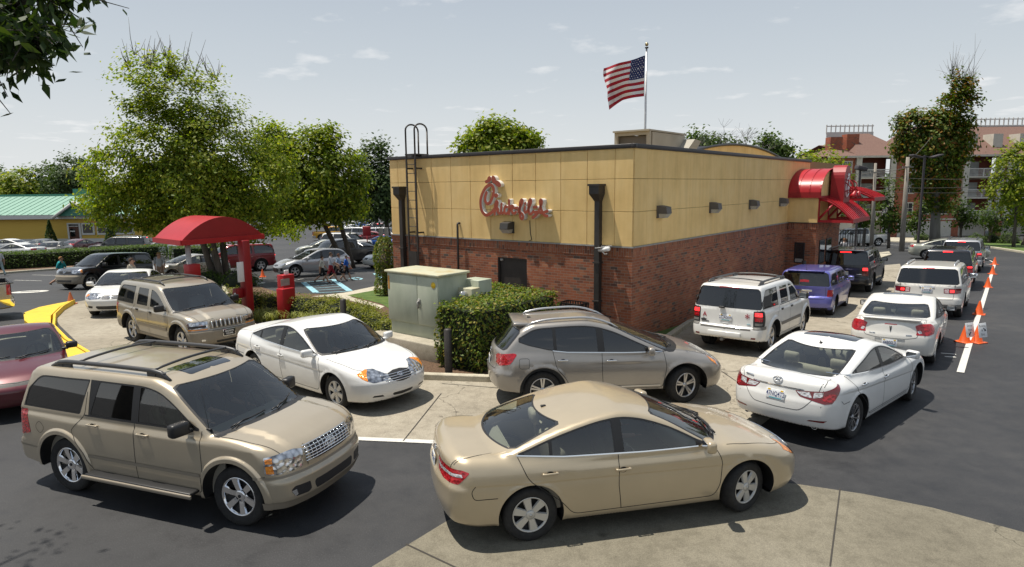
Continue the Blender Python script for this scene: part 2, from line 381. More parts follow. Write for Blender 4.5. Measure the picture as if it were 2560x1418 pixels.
	def screen(s, which, t0, t1, m, yk=1.0, n=14, rc=0.05):
		"""outline of the windscreen or the rear screen: rows t0..t1 up the pane, m metres short of the pillar"""
		d = s.d; (ax, az), (bx, bz) = d['ws'] if which == 'ws' else d['bl']; sg = 1 if which == 'ws' else -1
		cv = d.get('cws', 0.12) if which == 'ws' else d.get('cbl', 0.10); L = math.hypot(bx - ax, bz - az)
		def on(t, y):
			z = az + (bz - az) * t; x = ax + (bx - ax) * t - sg * cv * (y / s.hw) ** 2 * L / abs(bz - az); return x, z
		side = []
		for t in np.linspace(t0, t1, n):
			lo, hi = 0.1, s.hw * 1.1
			for _ in range(24):
				y = (lo + hi) / 2; x, z = on(t, y); dz = max(z - d['belt'], 0); tl, tq = d.get('tumble', (0.28, 0.12))
				if y < s.cw(x) - tl * dz - tq * dz * dz - m: lo = y
				else: hi = y
			side.append((t, lo))
		pts = [(t0, side[0][1] * k) for k in np.linspace(0, 1, 16)][:-1] + side + [(t1, side[-1][1] * k) for k in np.linspace(1, 0, 16)][1:]
		q = [(t * L, y) for t, y in pts]; q = dense(q, 0.03, False); q = [tuple(v) for v in q]
		# soften the two corners
		c0, c1 = (t0 * L, side[0][1]), (t1 * L, side[-1][1]); out = []
		for v in q: out.append(v)
		q2 = [q[0]] + [v for v in q if min(math.hypot(v[0] - c0[0], v[1] - c0[1]), math.hypot(v[0] - c1[0], v[1] - c1[1])) > rc and v[1] > 1e-4] + [q[-1]]
		P = np.array([(on(a / L, y)[0], y, on(a / L, y)[1]) for a, y in q2]); C = s.chart(P); R = s.unchart(C); R[P[:, 1] < 1e-4, 1] = 0
		return [tuple(v) for v in R]
	def edge(s, xs, lim=0.72, zlo=None):
		"""height where the cabin side rolls over into roof or pillar, for each x"""
		zlo = zlo or s.d['belt'] + 0.03; zs = np.linspace(zlo, s.d['belt'] + 0.95, 64); out = []
		for x in xs:
			P, ok = s.on('S', [(x, z) for z in zs]); Nn = s.grad(P); k = ok & (Nn[:, 1] > lim); bad = np.where(~k)[0]
			out.append(zs[max((bad[0] if len(bad) else len(zs)) - 1, 0)])
		return np.array(out)
	def glasshouse(s):
		"""window surround, panes and doors from the car's own cabin edge"""
		g = s.d['gh']; lim = g.get('lim', 0.72); x0, x1 = g['x'][0], g['x'][1]; xs = np.linspace(x0, x1, 48); ze = s.edge(xs, lim)
		ker = np.ones(7) / 7; ze = np.convolve(np.pad(ze, 3, 'edge'), ker, 'valid')
		bx = sorted(g['belt']); zb = np.interp(xs, [p[0] for p in bx], [p[1] for p in bx])
		def band(mt, mb):
			k = ze - mt > zb + mb + 0.004; X = xs[k]; a = [(x, z) for x, z in zip(X, zb[k] + mb)]; b = [(x, z) for x, z in zip(X, ze[k] - mt)]
			return a + b[::-1]
		def clip(poly, x, slope, keep):                              # keep=+1: x greater than the slanted line
			zr = s.d['belt']; fn = lambda p: keep * (p[0] - x - slope * (p[1] - zr)); out = []
			for i in range(len(poly)):
				a, b = poly[i - 1], poly[i]; fa, fb = fn(a), fn(b)
				if (fa >= 0) != (fb >= 0): t = fa / (fa - fb); out.append((a[0] + (b[0] - a[0]) * t, a[1] + (b[1] - a[1]) * t))
				if fb >= 0: out.append(b)
			return out
		F = []
		for i, dr in enumerate(g['doors']):
			lowf = dr['low']; k = (xs >= dr['xr']) & (xs <= dr['xf']) ; top = [(x, z - 0.012) for x, z in zip(xs[k], ze[k])]
			k2 = [p for p in top if p[1] > np.interp(p[0], [q[0] for q in bx], [q[1] for q in bx]) + 0.0]
			F.append(dict(name='door', view='S', pts=lowf + k2, mat='paint', id=i, r=dr.get('r', 0.05), lim=0.15))
		for i, w in enumerate(g.get('frames', ())):
			p = band(g.get('mt', 0.02), -0.004); p = clip(p, w[0], w[2], 1); p = clip(p, w[1], w[3], -1)
			if p: F.append(dict(name='window_frame', view='S', pts=p, mat=w[4] if len(w) > 4 else 'black', id=90 + i, r=g.get('r', 0.03), lim=0.15, off=-0.001))
		for i, w in enumerate(g['panes']):
			p = band(g.get('mt', 0.02) + g.get('in', 0.022), 0.012); p = clip(p, w[0], w[2], 1); p = clip(p, w[1], w[3], -1)
			if len(p) > 2: F.append(dict(name='window', view='S', pts=p, mat=w[4], id=i, r=w[6] if len(w) > 6 else g.get('r', 0.03), off=-0.005, of='door' if w[5] is not None else None, ofid=w[5], lim=0.15))
		return F
	def screens(s):
		d = s.d; F = []
		w = d.get('wsc', (0.03, 0.94, 0.045)); b = d.get('blc', (0.06, 0.93, 0.06))
		if w:
			F.append(dict(name='windshield_frame', view='3D', pts=s.screen('ws', w[0] - w[3] if len(w) > 3 else w[0] - 0.045, w[1] + 0.02, w[2] - 0.02), mat='black', body='black'))
			F.append(dict(name='windshield', view='3D', pts=s.screen('ws', w[0] + 0.02, w[1], w[2] + 0.012), mat=d.get('wsg', 'windshield'), mid=1, off=-0.003))
		if b:
			mg = b[3] if len(b) > 3 else 0.03
			F.append(dict(name='rear_window_frame', view='3D', pts=s.screen('bl', b[0] - mg, b[1] + mg * 0.8, b[2] - mg), mat='black', body='black'))
			F.append(dict(name='rear_window', view='3D', pts=s.screen('bl', b[0], b[1], b[2]), mat=d.get('blg', 'glass'), mid=1, off=-0.003))
		return F
	def ws_pt(s, t, y, off=0.0):
		d = s.d; (ax, az), (bx, bz) = d['ws']; L = math.hypot(bx - ax, bz - az); z = az + (bz - az) * t
		x = ax + (bx - ax) * t - d.get('cws', 0.12) * (y / s.hw) ** 2 * L / abs(bz - az); C = s.chart(np.array([(x, abs(y), z)])); P = s.unchart(C); n = s.grad(P)
		P = P + n * off; return Vector((P[0, 0], math.copysign(P[0, 1], y), P[0, 2]))
	def proj(s, view, P):
		if view == 'S': return P[:, [0, 2]]
		if view == 'T': return P[:, [0, 1]]
		if view in 'FR': return P[:, [1, 2]]
		sg = 1 if view == 'PF' else -1; xc = s.xb if sg > 0 else s.xa
		return np.stack([np.degrees(np.arctan2(P[:, 1], sg * (P[:, 0] - xc))), P[:, 2]], 1)
	def facing(s, view, P, Nn, lim):
		if view == 'S': return Nn[:, 1] > lim
		if view == 'T': return Nn[:, 2] > lim
		if view == 'F': return (Nn[:, 0] > lim) & (P[:, 0] > s.ax[0] * 0.3)
		if view == 'R': return (Nn[:, 0] < -lim) & (P[:, 0] < 0)
		return (P[:, 0] > s.xb - 0.1) if view == 'PF' else (P[:, 0] < s.xa + 0.1)
	def skin(s, feats, step=0.04):
		"""feats: list of dict(name, view, pts, r, lim). returns verts, normals, faces, region index per face (half body, y>=0)"""
		um, uM = s.xa - s.cap * math.pi / 2, s.xb + s.cap * math.pi / 2; vM = math.pi * 0.9
		nu = int((uM - um) / step) + 1; nv = int(vM / step) + 1
		U, V = np.meshgrid(np.linspace(um, uM, nu), np.linspace(0, vM, nv), indexing='ij')
		pts = [tuple(q) for q in np.stack([U.ravel(), V.ravel()], 1)]; edges = []
		def addline(view, poly, closed):
			lim = step * 0.6
			q = dense(poly, lim if view not in ('PF', 'PR') else 2.0, closed)
			P, ok = s.on(view, q); C = s.chart(P)
			n = len(q); base = len(pts); idx = []
			for i in range(n):
				idx.append(len(pts) if ok[i] else -1)
				if ok[i]: pts.append((min(max(C[i, 0], um), uM), min(max(C[i, 1], 0.0), vM)))
			for i in range(n if closed else n - 1):
				j = (i + 1) % n
				if idx[i] < 0 or idx[j] < 0: continue
				if P[i, 1] < 2e-3 and P[j, 1] < 2e-3: continue
				a, b = pts[idx[i]], pts[idx[j]]
				if abs(a[0] - b[0]) + abs(a[1] - b[1]) > 0.5: continue
				edges.append((idx[i], idx[j]))
		for F in feats:
			if F['view'] == '3D':
				Pf = np.array(F['pts'], float); C = s.chart(Pf); F['poly'] = [tuple(c) for c in C]; n = len(C); b = len(pts)
				pts += [(min(max(c[0], um), uM), min(max(c[1], 0.0), vM)) for c in C]
				edges += [(b + i, b + (i + 1) % n) for i in range(n) if not (Pf[i, 1] < 2e-3 and Pf[(i + 1) % n, 1] < 2e-3)]
			else: F['poly'] = round_poly(F['pts'], F.get('r', 0.0)); addline(F['view'], F['poly'], True)
		for (z0, x0, z1, x1, a, wd) in s.d.get('crease', ()):
			for dz in (0.006, -wd * 0.06, -wd * 0.125, -wd * 0.25 - 0.004, -wd * 0.25 - 0.02): addline('S', [(x0, z0 + dz), (x1, z1 + dz)], False)
		for xa in s.ax:
			fw = s.d.get('flare', (0.012, 0.06))[1]; fs = s.d.get('flsoft', 0.8); Rs = [s.R_arch]
			if fs < 0.6: Rs += [s.R_arch + fw + 0.008, s.R_arch + fw - 0.001, s.R_arch + fw * (1 - fs * 0.5), s.R_arch + fw * (1 - fs), s.R_arch + fw * (1 - fs) - 0.008]
			for R in Rs:
				addline('S', [(xa + R * math.cos(a), s.zw + R * math.sin(a)) for a in np.linspace(-0.55, math.pi + 0.55, 48)], False)
		res = delaunay_2d_cdt([Vector(p) for p in pts], edges, [], 0, 1e-5)
		Q = np.array([tuple(v) for v in res[0]]); T = np.array([f for f in res[2] if len(f) == 3])
		P = s.unchart(Q); Nn = s.grad(P); Nn[P[:, 1] == 0, 1] = 0
		k = (Q[:, 1] < 1e-6) | (Q[:, 1] > vM - 1e-6); P[k, 1] = 0; Nn[k, 1] = 0
		A, B, Cc = P[T[:, 0]], P[T[:, 1]], P[T[:, 2]]
		ar = np.linalg.norm(np.cross(B - A, Cc - A), axis=1); T = T[ar > 1e-8]
		G = (P[T[:, 0]] + P[T[:, 1]] + P[T[:, 2]]) / 3; GN = (Nn[T[:, 0]] + Nn[T[:, 1]] + Nn[T[:, 2]]) / 3
		fn = np.cross(P[T[:, 1]] - P[T[:, 0]], P[T[:, 2]] - P[T[:, 0]]); fl = (fn * GN).sum(1) < 0; T[fl] = T[fl][:, ::-1]
		reg = np.zeros(len(T), int)
		for i, F in enumerate(feats):
			ins = in_poly(F['poly'], s.chart(G)) if F['view'] == '3D' else in_poly(F['poly'], s.proj(F['view'], G)) & (np.ones(len(G), bool) if F['view'] == '3D' else s.facing(F['view'], G, GN, F.get('lim', 0.25)))
			if 'on' in F: ins &= np.isin(reg, [0] + [k + 1 for k, E in enumerate(feats) if E['name'] in F['on']])
			reg[ins] = i + 1
		for xa in s.ax:
			reg[(np.hypot(G[:, 0] - xa, G[:, 2] - s.zw) < s.R_arch) & (G[:, 1] > 0.45)] = -1
		reg[(reg == 0) & (GN[:, 2] < -0.75) & (G[:, 2] < 0.42)] = -2
		return P, Nn, T, reg
def tri_mesh(name, P, Nn, T, mats, mi=None, parent=None, extra=None):
	"""triangle mesh with analytic normals; extra = (MB) appended flat geometry"""
	used, inv = np.unique(T, return_inverse=True); P2 = P[used]; N2 = Nn[used]; T2 = inv.reshape(-1, 3)
	me = bpy.data.meshes.new(name)
	vs = [tuple(p) for p in P2]; fs = [tuple(int(i) for i in t) for t in T2]; ms = list(mi) if mi is not None else [0] * len(fs); ns = [tuple(n) for n in N2]
	if extra is not None and extra.v:
		b = len(vs); vs += extra.v; fs += [tuple(b + i for i in f) for f in extra.f]; ms += extra.m
		ns += extra.n if hasattr(extra, 'n') else [(0, 0, 0)] * len(extra.v)
	me.from_pydata(vs, [], fs)
	for m in mats: me.materials.append(m)
	me.polygons.foreach_set('material_index', ms); me.polygons.foreach_set('use_smooth', [True] * len(fs)); me.update()
	me.normals_split_custom_set_from_vertices(ns)
	o = bpy.data.objects.new(name, me); link(o, parent); return o
def wheel_part(car, x, side, parent, style, mats, steer=0.0):
	"""wheel > tyre, rim"""
	r = car.tr; wd = car.d.get('tw', 0.22); rr = r * car.d.get('rimk', 0.66)
	w = empty('wheel', (x, side * (car.hw * car.plan(x) - car.side(r) - 0.025 - wd / 2), r)); w.parent = parent
	w.rotation_euler = (0, 0, steer + (0 if side > 0 else math.pi))
	m = MB(); h = wd / 2                                             # axis along local +y = outward
	prof = [(rr * 0.93, -h * 0.9), (r - 0.035, -h), (r - 0.008, -h * 0.8), (r, -h * 0.5), (r, h * 0.5), (r - 0.008, h * 0.8), (r - 0.035, h), (rr * 1.05, h * 0.93), (rr * 0.99, h * 0.80), (rr * 0.93, h * 0.74)]
	RY = Matrix(((1, 0, 0), (0, 0, 1), (0, -1, 0)))
	m.lathe(prof, M=RY, n=40); m.build('tyre', mats['tyre'], w)
	k = MB()
	k.lathe([(0.0, h * 0.25), (rr * 0.97, h * 0.25), (rr * 0.97, h * 0.74)], M=RY, n=40, mat=1)
	k.lathe([(rr * 0.90, h * 0.62), (rr * 0.93, h * 0.82), (rr * 0.985, h * 0.86), (rr * 1.01, h * 0.78)], M=RY, n=40)
	n, w0, w1, hub = style['n'], style['w0'], style['w1'], style.get('hub', 0.2)
	zo, zi = h * 0.80, h * style.get('dish', 0.62)
	tw = style.get('twin', 0)
	for i in range(n):
		for sgn in ((-1, 1) if tw else (0,)):
			a = 2 * math.pi * i / n + 0.31
			ca, sa = math.cos(a), math.sin(a); ra, rb_ = rr * hub * 0.8, rr * 0.93; secs = []
			for t in (0.0, 0.25, 0.5, 0.78, 1.0):
				q = ra + (rb_ - ra) * t; hwid = rr * ((w0 + (w1 - w0) * t) / 2); zz = zi + (zo - zi) * (t ** 0.7); off = sgn * tw * rr * (0.35 + 0.65 * t)
				secs.append((q, off, hwid, zz))
			vs = []; fs = []
			for (q, off, hwid, zz) in secs:
				for (e, dzz) in ((-1, -0.022), (-0.8, 0), (0.8, 0), (1, -0.022)):
					lx, ly = q, off + e * hwid
					vs.append((lx * ca - ly * sa, zz + dzz, lx * sa + ly * ca))
			for t in range(4):
				for e in range(3): fs.append((t * 4 + e, t * 4 + e + 1, t * 4 + 5 + e, t * 4 + 4 + e))
			k.add(vs, fs, 0, False)
	k.lathe([(rr * hub, zi - 0.02), (rr * hub, zi + 0.004), (rr * hub * 0.8, zi + 0.012), (0, zi + 0.014)], M=RY, n=24)
	k.lathe([(rr * 0.085, zi + 0.013), (rr * 0.085, zi + 0.02), (0, zi + 0.021)], M=RY, n=14, mat=1 if style.get('darkcap') else 0)
	k.build('rim', [style['mat'], mats['rimdark']], w)
	return w
def arch_liner(car, x, side, m):
	R = car.R_arch - 0.002; yi = side * (car.hw - 0.34); P = []
	a0 = math.asin(min(0.9, (car.zw - float(car.bot(x)) - 0.035) / R)); A = np.linspace(-a0, math.pi + a0, 40); q = [(x + R * math.cos(a), car.zw + R * math.sin(a)) for a in A]
	S, ok = car.on('S', q)
	vs = []; fs = []
	for i in range(len(A)):
		y = S[i, 1] - 0.001 if ok[i] else car.hw * 0.93
		vs += [(q[i][0], side * y, q[i][1]), (q[i][0], yi, q[i][1])]
	for i in range(len(A) - 1): fs.append((2 * i, 2 * i + 1, 2 * i + 3, 2 * i + 2))
	m.add(vs, fs, 0, True); c = len(vs); vs2 = [(p[0], yi, p[1]) for p in q]
	m.add(vs2, [list(range(len(vs2)))], 0)
def ribbon(car, view, pts, wd=0.009, off=0.0015, step=0.03, r=0.0, closed=False, both=True):
	"""a thin band lying on the skin (panel gaps, trim strips); returns MB with normals"""
	poly = round_poly(pts, r, closed=closed) if r else [p[:2] for p in pts]
	q = dense(poly, step if view not in ('PF', 'PR') else 2.0, closed); P, ok = car.on(view, q); Nn = car.grad(P); P = P + Nn * off
	m = MB(); m.n = []; n = len(P)
	T = np.zeros_like(P)
	for i in range(n):
		a, b = ((i - 1) % n, (i + 1) % n) if closed else (max(i - 1, 0), min(i + 1, n - 1)); T[i] = P[b] - P[a]
	T /= np.maximum(np.linalg.norm(T, axis=1, keepdims=True), 1e-9); B = np.cross(Nn, T) * wd / 2
	for s in ((1, -1) if both else (1,)):
		k = np.array([1, s, 1]); base = len(m.v); vs = []
		for i in range(n): vs += [(P[i] - B[i]) * k, (P[i] + B[i]) * k]
		fs = []
		for i in range(n if closed else n - 1):
			j = (i + 1) % n
			if not (ok[i] and ok[j]) or np.linalg.norm(P[i] - P[j]) > 0.25: continue
			f = (2 * i, 2 * j, 2 * j + 1, 2 * i + 1); fs.append(f if s > 0 else f[::-1])
		m.add(vs, fs, 0, True); m.n += [tuple(Nn[i // 2] * k) for i in range(2 * n)]
	return m
def merge_mb(ms, mats=None):
	o = MB(); o.n = []
	for i, m in enumerate(ms):
		o.add(m.v, m.f, mats[i] if mats else 0, True); o.n += m.n if hasattr(m, 'n') else [(0, 0, 0)] * len(m.v)
	return o
def seat(parent, mt, x, y, w=0.5, head=True, back=0.62, z=0.36):
	m = MB(); m.rbox((x + 0.05, y, z + 0.08), (0.52, w, 0.18), 0.06)
	m.rbox((x - 0.26, y, z + 0.12 + back / 2), (0.15, w * 0.92, back), 0.07, M=Matrix.Rotation(-0.22, 3, 'Y'))
	if head:
		for yy in (head if isinstance(head, (list, tuple)) else (0,)):
			m.rbox((x - 0.40, y + yy, z + 0.22 + back), (0.10, 0.27, 0.2), 0.05, M=Matrix.Rotation(-0.15, 3, 'Y'))
			m.tube([(x - 0.37, y + yy, z + 0.05 + back), (x - 0.39, y + yy, z + 0.2 + back)], 0.012, 6)
	return m.build('seat', mt, parent)
BUILT = {}
def recolour(o, old, new):
	if o.type == 'MESH' and any(m == old for m in o.data.materials):
		o.data = o.data.copy()
		for i, m in enumerate(o.data.materials):
			if m == old: o.data.materials[i] = new
	for c in o.children: recolour(c, old, new)
def build_car(d, name, pm, label, group=None, loc=(0, 0, 0), rz=0.0, step=None, steer=0.0, scale=1.0, lights_on=False):
	key = (id(d), step, round(steer, 3))
	if key in BUILT:                                                # same model again: a copy of the thing and of each part, in its own paint
		src, pm0, car = BUILT[key]; root = copy_tree(src); root.name = name; root['label'] = label
		if group: root['group'] = group
		elif 'group' in root: del root['group']
		if pm0 != pm: recolour(root, pm0, pm)
		return root, car
	car = Car(d); M_ = CM
	root = empty(name, loc, rz, label, d.get('cat', 'car'), group); root.scale = (scale,) * 3
	feats = [dict(F) for F in d.get('under', ())]
	if 'gh' in d: feats += car.glasshouse()
	feats += car.screens() + [dict(F) for F in d['feats']]
	P, Nn, T, reg = car.skin(feats, step or d.get('step', 0.045))
	flip = np.array([1, -1, 1])
	seams = [ribbon(car, *a[:2], **(a[2] if len(a) > 2 else {})) for a in d.get('seams', ())]
	trims = [(ribbon(car, v, p, **k), mt) for (v, p, mt, k) in d.get('trims', ())]
	slots = [pm, M_['gap'], M_['black']]
	slot_of = {}
	for F in feats:                                                 # two-tone areas stay in the body mesh
		if F.get('body'): slot_of[F['name']] = len(slots); slots.append(M_[F['body']] if F['body'] in M_ else pm)
	tms = []
	for (_, mt) in trims:
		if mt not in slots: slots.append(M_[mt]);
		tms.append(len(slots) - 1)
	body = (reg == 0) | (reg == -2)
	mi = np.where(reg == -2, 2, 0)
	for i, F in enumerate(feats):
		if F.get('body'): k = reg == i + 1; body |= k; mi[k] = slot_of[F['name']]
	Tb = T[body]; n = len(P); T2 = np.vstack([Tb, Tb[:, ::-1] + n]); P2 = np.vstack([P, P * flip]); N2 = np.vstack([Nn, Nn * flip])
	ex = merge_mb(seams + [t for t, _ in trims], [1] * len(seams) + tms) if seams or trims else MB()
	if not hasattr(ex, 'n'): ex.n = []
	lin = MB(); [arch_liner(car, x, sd, lin) for x in car.ax for sd in (1, -1)]
	ex.add(lin.v, lin.f, 2, True); ex.n += [(0, 0, 0)] * len(lin.v)
	tri_mesh('body', P2, N2, T2, slots, np.concatenate([mi[body]] * 2), root, ex)
	# panes, doors, lamps: each its own part
	objs = {}
	names = []
	for F in feats:
		if not F.get('body') and F['name'] != 'hole' and (F['name'], F.get('id', 0)) not in names: names.append((F['name'], F.get('id', 0)))
	for nm, idn in names:
		ids = [i + 1 for i, F in enumerate(feats) if F['name'] == nm and F.get('id', 0) == idn]; F = feats[ids[0] - 1]
		k = np.isin(reg, ids)
		if not k.any(): continue
		off = F.get('off', 0.0); Pk = P + Nn * off; mt = pm if F['mat'] == 'paint' else (F['mat'] if not isinstance(F['mat'], str) else M_[F['mat']])
		if F.get('mid'):
			Tk = T[k]; tri_mesh(nm, np.vstack([Pk, Pk * flip]), N2, np.vstack([Tk, Tk[:, ::-1] + n]), [mt], None, root)
		else:
			for sd in (1, -1):
				par = root
				if F.get('of'): par = objs.get((F['of'], F.get('ofid', 0), sd), root)
				if sd > 0: o = tri_mesh(nm, Pk, Nn, T[k], [mt], None, par)
				else: o = tri_mesh(nm, Pk * flip, Nn * flip, T[k][:, ::-1], [mt], None, par)
				objs[(nm, idn, sd)] = o
	for x, st in ((car.ax[0], steer), (car.ax[1], 0.0)):
		for sd in (1, -1): wheel_part(car, x, sd, root, d['rim'] if 'rim' in d else RIM['five'], M_, st)
	# interior
	it = M_[d.get('trimcol', 'int_grey')]; zb = d['belt']; (wx0, wz0), (wx1, wz1) = d['ws']; (rx0, rz0), _ = d['bl']
	m = MB(); hw = car.hw - 0.16; x1 = wx0 - 0.1; x0 = max(rx0 + 0.42, car.xR + 0.5); fz = 0.34
	if d.get('bedx'): x0 = d['bedx']
	m.box(((x0 + x1) / 2, 0, fz), (x1 - x0, 2 * hw, 0.02)); zt = zb - 0.05
	for sd in (1, -1): m.box(((x0 + x1) / 2, sd * hw, (fz + zt) / 2), (x1 - x0, 0.02, zt - fz))
	m.box((x0, 0, (fz + zt) / 2), (0.02, 2 * hw, zt - fz))
	m.rbox((x1 - 0.22, 0, zb - 0.16), (0.5, 2 * hw - 0.06, 0.22), 0.08)
	if d.get('shelf'): m.box(((d['shelf'] + x0) / 2, 0, zt - 0.02), (d['shelf'] - x0, 2 * hw - 0.05, 0.03))
	m.build('interior', M_[d.get('dashcol', 'int_dark')], root)
	xs = d.get('seatx', (0.0, -0.85)); zs = d.get('seatz', 0.36); bk = d.get('back', 0.58)
	for sd in (0.38, -0.38): seat(root, it, xs[0], sd, z=zs, back=bk)
	for q in xs[1:]: seat(root, it, q, 0, w=1.25, head=(-0.4, 0.4), z=zs, back=bk)
	m = MB(); xw = x1 - 0.50; zw = zb - 0.02
	R_ = Matrix.Rotation(math.radians(65), 3, 'Y'); ring = [Vector((xw, 0.38, zw)) + R_ @ Vector((0.18 * math.cos(a), 0.18 * math.sin(a), 0)) for a in np.linspace(0, 2 * math.pi, 21)]
	m.tube(ring, 0.017, 6, caps=False); m.tube([ring[0], ring[10]], 0.02, 6); m.tube([(xw, 0.38, zw), (xw + 0.2, 0.38, zw - 0.08)], 0.03, 6); m.build('steering_wheel', M_['black'], root)
	# mirrors, handles, wipers
	if d.get('mirror'):
		mx, mz, mcol = d['mirror']; p, nn = car.pt('S', mx, mz)
		for sd in (1, -1):
			m = MB(); c = Vector((mx - 0.02, sd * (p.y + 0.145), mz + 0.055)); sz = d.get('mirsz', (0.13, 0.21, 0.15))
			m.rbox(c, sz, 0.04, 3, M=Matrix.Rotation(sd * 0.18, 3, 'Z')); m.rbox((mx, sd * (p.y + 0.03), mz + 0.0), (0.09, 0.12, 0.05), 0.02)
			o = m.build('mirror', pm if mcol == 'paint' else M_[mcol], root)
			g = MB(); Rm = Matrix.Rotation(sd * 0.18, 3, 'Z'); g.box(c + Rm @ Vector((-sz[0] / 2 - 0.001, 0, 0)), (0.004, sz[1] - 0.05, sz[2] - 0.045), M=Rm); g.build('mirror_glass', M_['chrome'], o)
	for (hx, hz, hcol, L) in d.get('handles', ()):
		p, nn = car.pt('S', hx, hz)
		for sd in (1, -1):
			m = MB()
			if hcol == 'cup':
				m.rbox((hx, sd * (p.y + 0.004), hz), (L, 0.025, 0.055), 0.02)
				par = None
			else:
				m.rbox((hx, sd * (p.y + 0.022), hz + 0.008), (L, 0.02, 0.026), 0.009)
				for e in (-0.42, 0.42): m.rbox((hx + e * L, sd * (p.y + 0.008), hz + 0.008), (0.03, 0.03, 0.024), 0.008)
				m.lathe([(0.046, 0), (0.04, -0.004), (0.0, -0.004)], c=(hx, sd * (p.y + 0.003), hz), M=Matrix(((1, 0, 0), (0, 0, sd), (0, sd, 0))) @ Matrix.Diagonal((1.0, 0.75, 1)), n=16, mat=1)
			dk = [k for k in objs if k[0] == 'door' and k[2] == sd]; best = None
			for k in dk:
				xsb = [v.co.x for v in objs[k].data.vertices]
				if min(xsb) - 0.02 <= hx <= max(xsb) + 0.02: best = objs[k]; break
			m.build('handle', [pm if hcol == 'paint' else M_['black' if hcol == 'cup' else hcol], M_['gap']], best or root)
	if d.get('wiper', True):
		for (ta, ya, tb, yb) in d.get('wiperp', ((0.02, 0.02, 0.13, 0.60), (0.02, -0.60, 0.10, -0.05))):
			pts = [car.ws_pt(ta + (tb - ta) * t, ya + (yb - ya) * t, 0.022) for t in np.linspace(0, 1, 7)]
			m = MB(); m.tube(pts, 0.010, 6); c = pts[3]; m.tube([car.ws_pt(-0.02, ya + (yb - ya) * 0.1, 0.03), pts[2] + Vector((0, 0, .012)), c], 0.011, 6); m.build('wiper', M_['black'], root)
	for rl in d.get('rails', ()):
		x0r, x1r, yr = rl['x0'], rl['x1'], rl['y']; hgt, rad = rl.get('h', 0.07), rl.get('rad', 0.02)
		q = [(x0r + (x1r - x0r) * t, yr(t) if callable(yr) else yr) for t in np.linspace(0, 1, 15)]; S, ok = car.on('T', q)
		for sd in (1, -1):
			m = MB(); pts = []
			for i, t in enumerate(np.linspace(0, 1, 15)):
				e = min(t, 1 - t); lift = hgt * min(1, e / rl.get('end', 0.12)) ** 0.6; pts.append(Vector((S[i, 0], sd * S[i, 1], S[i, 2] + lift - 0.005)))
			m.tube(pts, [rad * (0.7 + 0.3 * min(1, min(t, 1 - t) / 0.1)) for t in np.linspace(0, 1, 15)], 8)
			if rl.get('solid'):
				for i in (1, 2, 12, 13): m.box((S[i, 0], sd * S[i, 1], S[i, 2] + hgt * 0.35), (0.14, 0.035, hgt * 0.8))
			m.build('roof_rail', M_[rl['mat']], root)
		for xc in rl.get('cross', ()):
			S2, ok = car.on('T', [(xc, yr if not callable(yr) else yr(0.5))]); yy = S2[0, 1]; zz = S2[0, 2] + hgt
			m = MB(); m.tube([Vector((xc, yy * t, zz + 0.035 * (1 - t * t))) for t in np.linspace(-1, 1, 9)], 0.018, 8); m.build('cross_bar', M_[rl['mat']], root)
	for extra in d.get('extras', ()): extra(car, root, pm)
	BUILT[key] = (root, pm, car)
	return root, car
